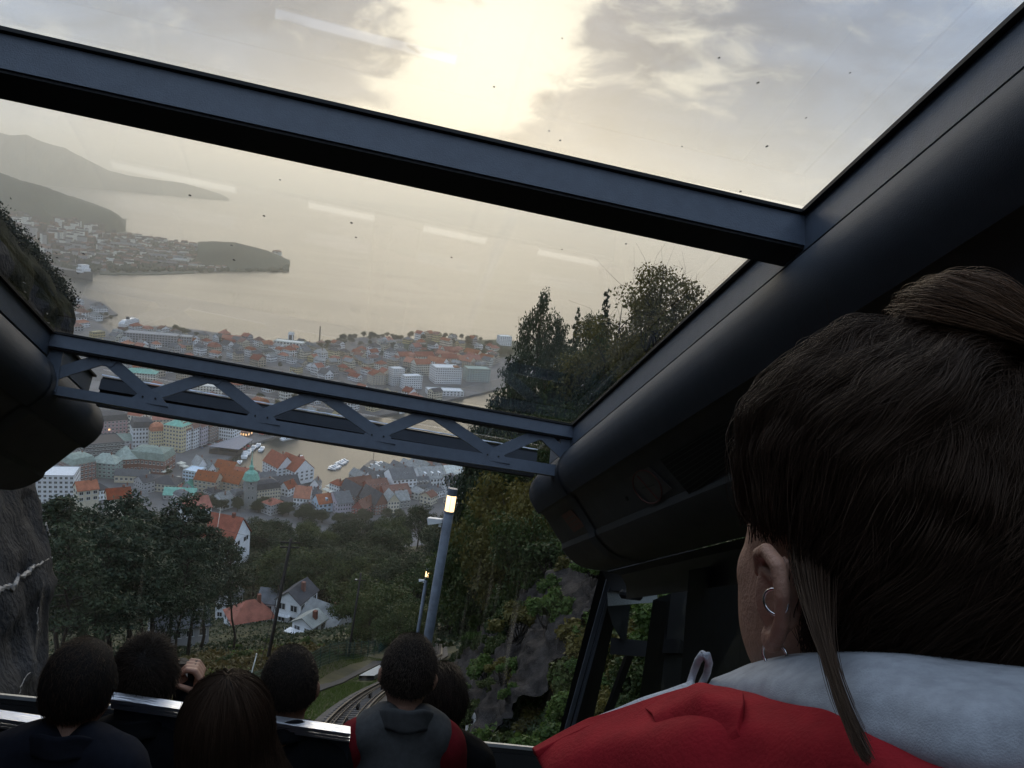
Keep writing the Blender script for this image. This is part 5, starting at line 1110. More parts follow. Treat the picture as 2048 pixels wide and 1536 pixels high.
def fill_house(p, tall, where, group, each, big=0.0, cells=(3, 3)):
    w = frs.choice(['white', 'white', 'white', 'cream', 'beige', 'grey', 'pale', 'yellow']); rf = frs.choice(['red', 'orange', 'dark', 'slate', 'brown', 'grey', 'slate', 'red'])
    if where.startswith('among') and p[0] > -118: w = frs.choice(['white', 'white', 'pale', 'cream', 'grey']); rf = frs.choice(['grey', 'pale', 'slate', 'grey', 'brown'])
    W = frs.uniform(9, 13)*(1+big*frs.random()); D = frs.uniform(8, 11)*(1+big*.5*frs.random()); H = frs.uniform(*tall); z = town_z(*p); yw = R(frs.choice([-35, -28, 55, 62, -32]))+frs.uniform(-.12, .12)
    kd = frs.choice(['gable', 'gable', 'gable', 'hip', 'hip', 'mansard'] if big < .8 else ['gable', 'hip', 'flat', 'mansard', 'hip']); st = max(1, round(H/3.2))
    lb = f'{WN[w]} {("small","low","mid height","tall")[min(3, st-1)]} house with {RN[rf]} {kd} roof {where}'.replace('gable roof', 'pitched roof').replace('hip roof', 'hipped roof')
    building(lb, (*p, z), W, D, H, yw, w, rf if kd != 'flat' else 'grey', kind=kd, rh=min(W, D)*frs.uniform(.32, .45), ridge=frs.choice('xy'), floors=st, cols=max(3, round(W/2.6)), side=3, each=each, group=lb, name='town_house', chimney=frs.random() < .6)
n0 = len(fills); try_fill([(90, 1010), (200, 1005), (330, 1012), (520, 1030), (700, 1036), (940, 1005), (948, 905), (870, 920), (760, 955), (640, 992), (560, 968), (440, 990), (330, 975), (230, 985), (90, 985)], 42, 14)
for p in fills[n0:]: fill_house(p, (5, 9), 'among the old streets below the trees', None, True)
n0 = len(fills); try_fill([(200, 858), (215, 800), (300, 790), (600, 836), (700, 832), (560, 866), (470, 880), (430, 868), (330, 850), (260, 836)], 36, 16)
for p in fills[n0:]: fill_house(p, (8, 15), 'in the blocks behind the quay street', None, True, .6)
# peninsula blocks seen between the beams
bpx('white tower block with black window grid', 796, 772, 22, 32, 15, R(28), 'white', 'pale', kind='flat', floors=9, cols=6, side=5)
bpx('lower white slab with window grid beside the tower block', 826, 778, 34, 24, 14, R(28), 'white', 'pale', kind='flat', floors=6, cols=8, side=4)
bpx('white eight storey octagon like block with cream roof', 896, 768, 52, 30, 26, R(20), 'white', 'pale', kind='flat', floors=7, cols=12, side=6)
bpx('brown end tower attached to the white octagon like block', 912, 768, 9, 32, 10, R(20), 'orange', 'brown', kind='flat', floors=1, cols=1, side=1)
bpx('green glass office block beside the pine branches', 956, 764, 46, 24, 22, R(16), 'green', 'patina', kind='flat', floors=6, cols=9, side=5, ww=.85)
bpx('white terminal building with long ribbon windows on the quay', 892, 792, 70, 9, 20, R(14), 'white', 'pale', kind='flat', floors=2, cols=10, side=4, ww=.9)
bpx('white high rise beyond the wooded crest', 1010, 702, 23, 27, 16, R(24), 'white', 'pale', kind='flat', floors=10, cols=6, side=5)
bpx('pale school with tall arched windows below the crest', 774, 702, 36, 17, 18, R(10), 'beige', 'grey', kind='hip', rh=3, floors=3, cols=10, side=3)
bpx('red gabled warehouse beside the white tower block', 758, 770, 26, 18, 16, R(28), 'beige', 'red', kind='gable', ridge='y', rh=5, floors=5, cols=5, side=4)
bpx('cream warehouse with many small windows beside the red gable', 774, 768, 18, 20, 16, R(28), 'cream', 'red', kind='gable', ridge='y', rh=5, floors=5, cols=4, side=4)
for i, (x, y, w, h) in enumerate(((822, 745, 34, 18), (846, 752, 30, 22), (868, 738, 34, 14), (900, 732, 32, 14), (925, 734, 30, 12), (850, 728, 36, 14), (884, 722, 30, 10), (946, 732, 30, 12), (940, 716, 28, 9), (905, 712, 30, 9), (866, 708, 24, 9), (842, 710, 22, 10), (968, 728, 26, 10), (812, 726, 26, 12))):
    bpx('tall apartment block with bright orange tiled roof on the peninsula', x, y, w, h, 16, R(28 if i % 2 else -30), ('beige', 'pale', 'white', 'cream')[i % 4], ('orange', 'red')[i % 2], kind='gable', rh=6, floors=5, cols=8, side=4, each=False, group='orange roofed apartment blocks on the peninsula')
bpx('long pale grey concrete block at the port with window grid', 300, 692, 90, 20, 24, R(-14), 'grey', 'grey', kind='flat', floors=5, cols=18, side=4, each=False)
bpx('grey block with rounded corner beside the port block', 362, 694, 36, 18, 20, R(-10), 'grey', 'slate', kind='flat', floors=4, cols=8, side=4, each=False)
bpx('cream terrace with rows of windows behind the lattice beam', 278, 760, 56, 12, 16, R(-14), 'pale', 'copper', kind='hip', rh=4, floors=3, cols=12, side=3, each=False)
bpx('pale grey block with windows glimpsed through the lattice', 424, 792, 54, 16, 18, R(-14), 'pale', 'grey', kind='flat', floors=4, cols=10, side=3, each=False)
bpx('white waterfront aquarium block with green glass at the shore', 575, 702, 54, 16, 20, R(-16), 'pale', 'patina', kind='flat', floors=3, cols=9, side=4, each=False)
bpx('white stair tower of the waterfront block', 580, 690, 9, 22, 8, R(-16), 'white', 'pale', kind='flat', floors=1, cols=1, side=1, each=False)
bpx('orange red brick works with chimney by the shore', 462, 686, 34, 8, 14, R(-10), 'redw', 'red', kind='gable', rh=4, floors=2, cols=6, side=2, each=False)
for x, y, h_ in ((440, 684, 10), (639, 680, 26)):
    p = at_z(x, y, 2.2); r = (p-C).length; c_ = empty('chimney_stack', p); tag(c_, 'slender dark chimney stack rising from the shore' if h_ > 20 else 'short dark chimney stack beside the red works', 'chimney'); MB().tube([(0, 0, -2), (0, 0, h_*r/F)], [1.3, .9], 8).build('shaft', WALL['dark'], c_); MB().tube([(0, 0, h_*r/F), (0, 0, h_*r/F+.8)], 1.1, 8).build('rim', WALL['dark'], c_)
n0 = len(fills); try_fill([(210, 690), (300, 668), (400, 668), (480, 682), (560, 700), (640, 690), (720, 700), (850, 694), (990, 706), (985, 745), (930, 742), (860, 760), (780, 745), (700, 765), (560, 740), (400, 712), (250, 700)], 150, 17)
for p in fills[n0:]: fill_house(p, (5, 11), 'on the peninsula between the roof beams', None, False, .5)
n0 = len(fills); try_fill([(250, 745), (400, 770), (700, 822), (860, 845), (870, 800), (700, 785), (500, 750), (260, 705)], 60, 19)
for p in fills[n0:]: fill_house(p, (7, 13), 'behind the lattice beam', None, False, .7)
n0 = len(fills); try_fill([(160, 600), (235, 640), (225, 668), (300, 655), (215, 690), (150, 665), (140, 610)], 12, 26)
for p in fills[n0:]: fill_house(p, (6, 9), 'on the port quay beside the ship', None, False, 1.2)
# trees of the peninsula and among the streets
GN = 'trees on the crest of the peninsula'
def ptree(x, y, h, label, g, key=None):
    p = at_z(x, y, 2.2); z = town_z(p.x, p.y); q = at_z(x, y, z); plant(key or frs.choice(['broad1', 'broad3']), (q.x, q.y, town_z(q.x, q.y)-.5), h, 'broadleaf_tree', label, g, wide=frs.uniform(1.0, 1.5))
for i in range(80):
    x = frs.uniform(640, 1040); y = np.interp(x, [655, 700, 760, 850, 900, 960, 1000], [684, 676, 672, 676, 684, 688, 692])+abs(frs.gauss(0, 9)); ptree(x, y, frs.uniform(7, 13), 'dark round tree on the crest of the peninsula %s' % ('above the waterfront block' if x < 720 else 'behind the pale school' if x < 810 else 'above the orange roofed blocks' if x < 940 else 'around the white high rise'), GN)
for x, y, h in ((352, 668, 15), (364, 670, 13), (374, 672, 12), (392, 674, 9), (408, 676, 9), (640, 700, 12), (655, 702, 13), (670, 706, 11), (628, 704, 10), (600, 716, 8), (780, 716, 8), (822, 762, 12), (836, 764, 10), (700, 720, 8), (520, 716, 7), (470, 708, 7), (440, 720, 7), (560, 735, 8)):
    ptree(x, y, h, 'dark tree standing between houses of the peninsula', 'trees between houses of the peninsula')
for x, y, h in ((520, 800, 9), (480, 805, 8), (555, 812, 9), (590, 800, 8), (610, 815, 9), (630, 806, 9), (660, 820, 8), (580, 822, 8), (200, 636, 10), (212, 634, 9), (222, 640, 9), (180, 626, 8), (330, 945, 7), (338, 950, 6)):
    ptree(x, y, h, 'green tree in the streets glimpsed beyond the lattice beam', 'street trees beyond the lattice beam')
for i in range(34):
    x = frs.uniform(380, 800); ptree(x, np.interp(x, [380, 520, 600, 700, 800], [1012, 1018, 1036, 1046, 1040])+frs.uniform(-3, 8), frs.uniform(8, 12), 'dark tree in the gardens just below the %s' % ('church tower' if x < 560 else 'orange roof with white dormer' if x < 680 else 'brick warehouses'), 'garden trees below the old streets')
# market: big glazed canopy, red awnings, cream tents
m_canopy = M('canopy_zinc', (.12, .14, .19), .6, .1, .3); m_tent = M('tent_red', (.42, .06, .05), .7, .2, 1); m_tentw = M('tent_cream', (.62, .60, .52), .8, .1, 1)
cn = empty('market_canopy', at_z(440, 908, 2.2)); tag(cn, 'long low slate blue market canopy on the quay', 'canopy'); q0 = cn.location
cpts = [at_z(x, y, 8.5)-q0 for x, y in ((416, 893), (478, 900), (506, 880), (482, 872))]
MB().prism(cpts, (0, 0, .5)).build('roof', m_canopy, cn)
for i in range(4):
    for f in (.05, .35, .65, .95): a = cpts[i]*(1-f)+cpts[(i+1) % 4]*f; MB().tube([(a.x*.97, a.y*.97, 0), (a.x*.97, a.y*.97, a.z)], .2, 6).build('column', WALL['dark'], cn)
MB().prism([Vector((p.x*.9, p.y*.9, 0)) for p in cpts], (0, 0, 3.5)).build('stall_hall', WALL['dark'], cn)
def tent(x, y, w, d, h, mat, label, grp):
    p = at_z(x, y, 2.2); o = empty('market_tent', p, R(frs.choice([-30, 60])+frs.uniform(-8, 8))); tag(o, label, 'tent', grp)
    MB().add([(-w/2, -d/2, h), (w/2, -d/2, h), (w/2, d/2, h), (-w/2, d/2, h), (0, 0, h+1.4), (-w/2, -d/2, h-.5), (w/2, -d/2, h-.5), (w/2, d/2, h-.5), (-w/2, d/2, h-.5)], [(0, 1, 4), (1, 2, 4), (2, 3, 4), (3, 0, 4), (0, 5, 6, 1), (1, 6, 7, 2), (2, 7, 8, 3), (3, 8, 5, 0)]).build('cloth', mat, o)
    for a in (-1, 1):
        for b in (-1, 1): MB().tube([(a*w*.47, b*d*.47, 0), (a*w*.47, b*d*.47, h)], .08, 5).build('pole', m_stake, o)
for x, y in ((472, 902), (480, 900), (487, 898), (493, 897), (476, 905), (484, 903), (524, 872), (534, 871), (543, 870)): tent(x, y, 5.5, 4.5, 2.8, m_tent, 'red market tent beside the quay boats', 'red market tents')
for x, y in ((368, 938), (362, 932), (355, 962), (328, 948), (334, 945), (652, 985), (662, 990), (660, 978), (505, 952), (478, 946)): tent(x, y, 6, 5, 2.8, m_tentw, 'cream market tent on the grey square', 'cream market tents')
# parked cars
car_b = MB().add([(-2.1, -.85, .3), (2.1, -.85, .3), (2.1, .85, .3), (-2.1, .85, .3), (-2.1, -.85, .85), (2.05, -.82, .75), (2.05, .82, .75), (-2.1, .85, .85)], [(3, 2, 1, 0), (4, 5, 6, 7), (0, 1, 5, 4), (1, 2, 6, 5), (2, 3, 7, 6), (3, 0, 4, 7)]).mesh('car_body')
car_c = MB().add([(-1.7, -.78, .86), (.9, -.78, .82), (.9, .78, .82), (-1.7, .78, .86), (-1.3, -.66, 1.42), (.2, -.66, 1.42), (.2, .66, 1.42), (-1.3, .66, 1.42)], [(3, 2, 1, 0), (4, 5, 6, 7), (0, 1, 5, 4), (1, 2, 6, 5), (2, 3, 7, 6), (3, 0, 4, 7)]).mesh('car_cabin'); car_c.materials.append(m_pane)
whl = MB().lathe([(0, -.1), (.32, -.1), (.32, .1), (0, .1)], 10); whl.v = [(x, z, y) for x, y, z in whl.v]; whl = whl.mesh('wheel'); whl.materials.append(WALL['dark'])
CARM = {k: M('car_'+k, c, .35, .05, 1) for k, c in dict(white=(.6, .62, .64), silver=(.35, .36, .38), black=(.02, .02, .024), red=(.25, .03, .03), blue=(.05, .09, .2)).items()}; car_me = {}
for k, m_ in CARM.items(): car_me[k] = car_b.copy(); car_me[k].materials.append(m_)
for i, (x, y) in enumerate([(346+7*k, 906-2.2*k) for k in range(9)]+[(402+8*k, 896-3*k) for k in range(8)]+[(648+9*k, 996-5*k) for k in range(9)]+[(664+9*k, 1000-5*k) for k in range(6)]+[(396, 1004), (402, 1006), (410, 1006), (418, 1002), (300, 960), (310, 958), (284, 968)]):
    k = frs.choice(list(CARM)); o = empty('parked_car', at_z(x, y, 2.21), R(frs.choice([-28, 62])+frs.uniform(-5, 5))); tag(o, f'{k} parked car {"in the quay street below the merchant houses" if i < 17 else "along the wharf quay by the boats" if i < 32 else "beside the mint green roof" if i < 36 else "near the low market building"}', 'car', 'cars parked around the harbour')
    for n, me in (('body', car_me[k]), ('cabin', car_c)): c = bpy.data.objects.new(n, me); COL.objects.link(c); c.parent = o
    for wx in (-1.3, 1.3):
        for wy in (-.8, .8): c = bpy.data.objects.new('wheel', whl); COL.objects.link(c); c.parent = o; c.location = (wx, wy, .32)
# boats
m_hullw = M('hull_white', (.70, .72, .74), .35, .05, 2); m_hulld = M('hull_dark', (.02, .022, .028), .4, .2, 2); m_cab = M('cabin_glass', (.03, .035, .045), .2)
def hull_mesh(Lh, B, Hh, mat, name='hull', bow=.35):
    st = 9; vs = []; fs = []
    for i in range(st):
        t = i/(st-1); x = (t-.5)*Lh; w = B/2*(1 if t < .55 else max(.03, 1-((t-.55)/.45)**1.8)); sh = Hh*(1+bow*max(0, t-.4)); vs += [(x, -w, sh), (x, -w*.75, 0), (x, w*.75, 0), (x, w, sh)]
        if i: k = 4*(i-1); fs += [(k, k+1, k+5, k+4), (k+1, k+2, k+6, k+5), (k+2, k+3, k+7, k+6), (k+3, k, k+4, k+7)]
    fs += [(0, 3, 2, 1), (4*st-4, 4*st-3, 4*st-2, 4*st-1)]; me = bpy.data.meshes.new(name); me.from_pydata(vs, [], fs); me.update(); me.materials.append(mat); return me
bh = hull_mesh(1, .32, .13, m_hullw); cab = MB(); cab.box((-.25, -.10, .10), (.10, .10, .20)); cab.box((-.18, -.085, .2005), (.02, .085, .27)); cabm = cab.mesh('cabin'); cabm.materials.append(m_hullw)
wnd = MB().box((.1005, -.08, .145), (.112, .08, .19)).box((-.2, -.1045, .15), (.06, -.1005, .185)).box((-.2, .1005, .15), (.06, .1045, .185)).mesh('cabin_window'); wnd.materials.append(m_cab)
mst = MB().tube([(-.05, 0, .27), (-.05, 0, .62)], .006, 4).mesh('mast'); mst.materials.append(m_stake)
def boat(x, y, L_, yaw, label, grp, dark=False):
    p = at_z(x, y, 0.05); o = empty('motor_boat', p, yaw); o.scale = (L_, L_, L_); tag(o, label, 'boat', grp)
    for n, me in (('hull', bh), ('cabin', cabm), ('cabin_window', wnd), ('mast', mst)): c = bpy.data.objects.new(n, me); COL.objects.link(c); c.parent = o
jx = at_z(715, 955, 0)-at_z(760, 930, 0); ja = math.atan2(-jx.y, -jx.x)
for i in range(9): f = i/8; boat(696+f*64+frs.uniform(-2, 2), 968-f*40, frs.uniform(8, 11), ja+R(95)+frs.uniform(-.1, .1), 'white motor boat moored along the near side of the wooden jetty', 'motor boats on the near side of the jetty')
for i in range(8): f = i/7; boat(664+f*26, 940-f*18+frs.uniform(-1, 1), frs.uniform(7, 10), ja-R(85)+frs.uniform(-.1, .1), 'white motor boat moored along the far side of the wooden jetty', 'motor boats on the far side of the jetty')
for i in range(9): f = i/8; boat(690+f*50, 972-f*24+frs.uniform(-2, 2), frs.uniform(7, 10), ja+frs.uniform(-.2, .2), 'white motor boat tied up along the wharf quay', 'motor boats along the wharf quay')
for x, y, L_ in ((468, 934, 13), (478, 928, 12), (490, 912, 18), (498, 906, 14), (507, 898, 14), (524, 900, 13), (516, 893, 12), (455, 930, 10)): boat(x, y, L_, ja+R(20)+frs.uniform(-.3, .3), 'white working boat moored at the market quay', 'working boats at the market quay')
boat(602, 914, 6, ja, 'lone small boat out on the harbour water', None)
jt = empty('jetty', at_z(720, 948, 0)); tag(jt, 'wooden jetty between two rows of motor boats', 'jetty'); a, b = at_z(688, 968, 0)-jt.location, at_z(748, 922, 0)-jt.location; MB().bar(a+Vector((0, 0, .8)), b+Vector((0, 0, .8)), 5, .4).build('deck', M('jetty_wood', (.16, .14, .12), .9), jt)
for f in np.linspace(.05, .95, 7): p = a*(1-f)+b*f; MB().tube([p-Vector((0, 0, 2)), p+Vector((0, 0, .55))], .25, 6).build('pile', WALL['brown'], jt)
MB().tube([b*.93+Vector((0, 0, 1)), b*.93+Vector((0, 0, 9))], .25, 6).build('beacon', WALL['dark'], jt)
def ship(name, label, x, y, L_, yaw, hullmat, tiers, funnel, stripe=None, B=None, H=None, bowmast=True):
    p = at_z(x, y, 0.02); o = empty(name, p, yaw); tag(o, label, 'ship'); B = B or L_*.16; H = H or L_*.06; link_mesh('hull', hull_mesh(L_, B, H, hullmat, bow=.5), None, o)
    if stripe: MB().box((-L_*.42, -B*.52, H*.55), (L_*.15, B*.52, H*.72)).build('stripe', stripe, o)
    z = H*1.05
    for k, (x0, x1, h, w) in enumerate(tiers):
        t = MB().box((x0*L_, -w*B/2, z), (x1*L_, w*B/2, z+h*L_)).build('deckhouse', m_hullw, o); n = max(4, int((x1-x0)*L_/3))
        wb = MB()
        for i in range(n): xx = x0*L_+(i+.5)/n*(x1-x0)*L_; wb.box((xx-.8, -w*B/2-.04, z+h*L_*.35), (xx+.8, w*B/2+.04, z+h*L_*.75))
        tag(wb.build('window_band', m_cab, t), kind='stuff'); z += h*L_+.01
    fx = funnel; MB().add([(fx*L_-2.5, -2, z), (fx*L_+2.5, -2, z), (fx*L_+2.5, 2, z), (fx*L_-2.5, 2, z), (fx*L_-3, -1.6, z+.07*L_), (fx*L_+.6, -1.6, z+.07*L_), (fx*L_+.6, 1.6, z+.07*L_), (fx*L_-3, 1.6, z+.07*L_)], [(3, 2, 1, 0), (4, 5, 6, 7), (0, 1, 5, 4), (1, 2, 6, 5), (2, 3, 7, 6), (3, 0, 4, 7)]).build('funnel', m_hulld, o)
    MB().tube([(.12*L_, 0, z), (.12*L_, 0, z+.06*L_)], .4, 5).build('mast', m_stake, o)
    if stripe: 
        for s in (-1, 1):
            for k in range(4): MB().tube([(L_*(-.02+.07*k), s*B*.53, H*1.35), (L_*(.02+.07*k), s*B*.53, H*1.35)], [L_*.008, L_*.008], 6).build('lifeboat', WALL['orange'], o)
    return o
sv = at_z(290, 636, 0)-at_z(230, 652, 0); sya = math.atan2(sv.y, sv.x)
ship('coastal_liner', 'white coastal liner with dark red hull and black funnel at the port quay', 260, 654, 62, sya, M('hull_oxide', (.10, .035, .03), .5), [(-.44, .36, .055, .95), (-.46, .34, .035, .9), (-.42, .30, .03, .85), (-.36, .20, .03, .7)], -.12, m_hulld)
fv = at_z(600, 868, 0)-at_z(566, 874, 0); ship('harbour_ferry', 'white fast ferry lying at the quay below the lattice beam', 582, 878, 22, math.atan2(fv.y, fv.x), m_hullw, [(-.42, .28, .07, .9), (-.3, .15, .06, .75)], -.1, B=7, H=1.6)
tv = at_z(186, 556, 0)-at_z(80, 535, 0); ship('moored_tanker', 'long dark hulled tanker with white bridge at the far docks', 140, 553, 150, math.atan2(tv.y, tv.x), M('hull_navy', (.030, .038, .055), .6), [(.24, .36, .06, .8), (.26, .34, .05, .7)], .22, H=14, B=26)
ship('grey_patrol_ship', 'grey ship showing its bridge beside the mossy rock', 128, 600, 46, sya+R(40), WALL['grey'], [(-.2, .2, .08, .8), (-.1, .12, .08, .6)], -.12)
# far shore: sheds, and a scatter of distant houses too small to count
for i, (x, y, w, h, wl, rf) in enumerate(((250, 498, 50, 8, 'grey', 'slate'), (330, 520, 60, 7, 'grey', 'slate'), (300, 530, 90, 6, 'dark', 'slate'), (360, 530, 26, 9, 'pale', 'grey'), (180, 486, 40, 8, 'grey', 'grey'), (90, 500, 60, 7, 'brown', 'slate'), (150, 512, 110, 6, 'brown', 'slate'), (220, 528, 30, 6, 'pale', 'pale'), (410, 522, 30, 5, 'grey', 'slate'), (330, 510, 70, 5, 'dark', 'grey'), (385, 540, 16, 8, 'beige', 'grey'), (80, 480, 24, 9, 'pale', 'grey'))):
    bpx('long dock shed on the hazy far shore', x, y, w, h, 30, R(-10), wl, rf, z0=1.6, kind='gable', rh=3, floors=1, cols=8, side=0, each=False, group='dock sheds on the far shore', parts=False, chimney=False)
cr_ = at_z(228, 520, 1.6); co = empty('dock_crane', cr_); tag(co, 'pale dock crane on the hazy far shore', 'crane'); r_ = (cr_-C).length/F; MB().tube([(0, 0, 0), (0, 0, 16*r_)], [3.5, 1.4], 6).build('mast', WALL['pale'], co); MB().bar((-4*r_, 0, 12*r_), (12*r_, 0, 17*r_), 2, 2).build('jib', WALL['pale'], co)
def far_houses():
    rng = np.random.RandomState(8); mbs = {k: MB() for k in ('pale', 'grey', 'brown', 'dark')}
    for _ in range(620):
        x = rng.uniform(-20, 470); t = rng.rand(); top = np.interp(x, [-20, 60, 130, 200, 300, 400, 470], [420, 418, 440, 452, 478, 492, 500]); y = top+(542-top)*t**1.1
        if rng.rand() < .12: x = rng.uniform(400, 560); y = rng.uniform(506, 528)
        z = max(1.5, (1-t)*55*np.clip((330-x)/300, .1, 1)); p = at_z(x, y, z); k = rng.choice(['pale', 'grey', 'brown', 'dark'], p=[.34, .30, .16, .20]); W, D, H = rng.uniform(8, 26), rng.uniform(8, 14), rng.uniform(5, 12); T = Matrix.Translation(p) @ Matrix.Rotation(rng.uniform(-.6, .6), 4, 'Z')
        mbs[k].box((-W/2, -D/2, -25), (W/2, D/2, H), T)
        mbs['dark' if rng.rand() < .6 else 'brown'].prism([T @ Vector(v) for v in ((-W/2-.4, -D/2-.4, H), (-W/2-.4, D/2+.4, H), (-W/2-.4, 0, H+D*.36))], T.to_3x3() @ Vector((W+.8, 0, 0)))
    for k, mb in mbs.items(): o = mb.build('far_houses', WALL[k]); tag(o, 'hazy mass of distant houses on the far shore', kind='stuff')
    # woods between them
    n = 5200; P = []
    while len(P) < n:
        x = rng.uniform(-20, 575); lo = np.interp(x, [-20, 250, 400, 575], [430, 470, 495, 522]); y = rng.uniform(lo, 540); p = at_z(x, y, 1.5+rng.rand()*8*(1 if x < 330 else .6)); P.append(p)
    P = np.array([tuple(p) for p in P]); rs_ = rng.uniform(3, 7, n); V = []; Fq = []
    ico = bmesh.new(); bmesh.ops.create_icosphere(ico, subdivisions=1, radius=1); iv = np.array([tuple(v.co) for v in ico.verts]); fi = np.array([[v.index for v in f.verts] for f in ico.faces]); ico.free()
    V = (P[:, None]+iv[None]*rs_[:, None, None]*(.7+.6*rng.rand(n, len(iv), 1))).reshape(-1, 3); Fq = (np.arange(n)[:, None, None]*len(iv)+fi[None]).reshape(-1, 3)
    o = link_mesh('far_woods', np_mesh('far_woods', V, Fq, M('far_foliage', (.022, .032, .02), .95, .4, .02)), None); tag(o, 'hazy mass of trees on the far shore', kind='stuff')
far_houses()
# ------------------------------------------------------------------ passengers
def skinmat(name, col): 
    m = M(name, col, .5, .12, 40, .2, 300, spec=.35); m.node_tree.nodes['Principled BSDF'].inputs['Subsurface Weight'].default_value = .08
    m.node_tree.nodes['Principled BSDF'].inputs['Subsurface Radius'].default_value = (.01, .004, .002); return m
m_skin = skinmat('skin', (.42, .24, .17)); m_skin2 = skinmat('skin_tan', (.32, .18, .12))
def hairmat(name, col, rough=.35):
    m = bpy.data.materials.new(name); m.use_nodes = True; nt = m.node_tree; N = nt.nodes; L = nt.links; N.clear()
    h = N.new('ShaderNodeBsdfPrincipled'); hi = N.new('ShaderNodeHairInfo'); mx = N.new('ShaderNodeMix'); mx.data_type = 'RGBA'; L.new(hi.outputs['Random'], mx.inputs[0])
    mx.inputs[6].default_value = (*[c*.55 for c in col], 1); mx.inputs[7].default_value = (*[c*1.6 for c in col], 1); L.new(mx.outputs[2], h.inputs['Base Color']); h.inputs['Roughness'].default_value = rough+.12; h.inputs['Specular IOR Level'].default_value = .28; h.inputs['Specular Tint'].default_value = (.95, .72, .55, 1)
    o = N.new('ShaderNodeOutputMaterial'); L.new(h.outputs[0], o.inputs[0]); return m
m_hair_d = hairmat('hair_near_black', (.016, .012, .010)); m_hair_b = hairmat('hair_dark_brown', (.030, .018, .012)); m_hair_w = hairmat('hair_warm_brown', (.075, .039, .020)); m_hair_s = hairmat('hair_greying', (.036, .028, .023))
m_hair_n = hairmat('hair_brown_black', (.028, .017, .011))
m_cap = M('hair_mass', (.008, .006, .005), .7, .3, 60, .4, 300, stretch=(1, 1, .1), spec=.2)
def cloth(name, col, sc=60, bump=.5): return M(name, col, .9, .15, sc, bump, sc*12, spec=.15)
TMP = bpy.data.scenes.new('workbench')
def _ico(sub):
    bm = bmesh.new(); bmesh.ops.create_icosphere(bm, subdivisions=sub, radius=1); V = np.array([tuple(v.co) for v in bm.verts]); Fc = np.array([[v.index for v in f.verts] for f in bm.faces]); bm.free(); return V, Fc
ICO = {2: _ico(2), 3: _ico(3)}
class Blob:                                    # overlapping rounded shapes fused into one skin
    def __init__(s): s.V = []; s.F = []; s.n = 0
    def ell(s, c, r, rot=None, sub=3):
        V, Fc = ICO[sub]; V = V*np.array(r)
        if rot is not None: V = V @ np.array(rot).T
        s.V.append(V+np.array(tuple(c))); s.F.append(Fc+s.n); s.n += len(V); return s
    def cap(s, p, q, r0, r1, n=5):
        p, q = Vector(p), Vector(q); n = max(n, int((q-p).length/(min(r0, r1)*.34)))
        for i in range(n+1): f = i/n; r = r0+(r1-r0)*f; s.ell(p.lerp(q, f), (r, r, r), sub=2)
        return s
    def chain(s, pts, rad):
        for i in range(len(pts)-1): s.cap(pts[i], pts[i+1], rad[i], rad[i+1])
        return s
    def build(s, name, mat, parent, voxel=.011, smooth=6):
        me = np_mesh(name+'_src', np.concatenate(s.V), np.concatenate(s.F)); o = bpy.data.objects.new(name+'_src', me); TMP.collection.objects.link(o)
        r = o.modifiers.new('r', 'REMESH'); r.mode = 'VOXEL'; r.voxel_size = voxel; r.use_smooth_shade = True
        sm = o.modifiers.new('s', 'SMOOTH'); sm.iterations = smooth; sm.factor = .5
        TMP.view_layers[0].update(); ev = o.evaluated_get(TMP.view_layers[0].depsgraph); out = bpy.data.meshes.new_from_object(ev); bpy.data.objects.remove(o); out.name = name; out.materials.clear(); out.materials.append(mat)
        out.polygons.foreach_set('use_smooth', [True]*len(out.polygons)); return link_mesh(name, out, None, parent)
def hair_curves(name, strands, mat, parent, r0=.0005, r1=.0002):    # strands: array (n, k, 3)
    S = np.asarray(strands, np.float32); n, k, _ = S.shape; hc = bpy.data.hair_curves.new(name); hc.add_curves([k]*n)
    hc.attributes['position'].data.foreach_set('vector', S.reshape(-1, 3).ravel()) if 'position' in hc.attributes else hc.points.foreach_set('position', S.reshape(-1, 3).ravel())
    ra = hc.attributes.get('radius') or hc.attributes.new('radius', 'FLOAT', 'POINT'); ra.data.foreach_set('value', np.tile(np.linspace(r0, r1, k, dtype=np.float32), n))
    hc.materials.append(mat); o = bpy.data.objects.new(name, hc); COL.objects.link(o); o.parent = parent; return o
def axes(yaw, roll=0.0, pitch=0.0):            # facing along the line, turned by yaw to the right
    b = math.atan2(HX, HY)+yaw; f = Vector((math.sin(b), math.cos(b), 0)); r = Vector((math.cos(b), -math.sin(b), 0)); u = Vector((0, 0, 1))
    m = Matrix(((r.x, f.x, u.x), (r.y, f.y, u.y), (r.z, f.z, u.z))); return m @ Matrix.Rotation(roll, 3, 'Y') @ Matrix.Rotation(-pitch, 3, 'X')
SK = (.080, .097, .112)                        # skull radii
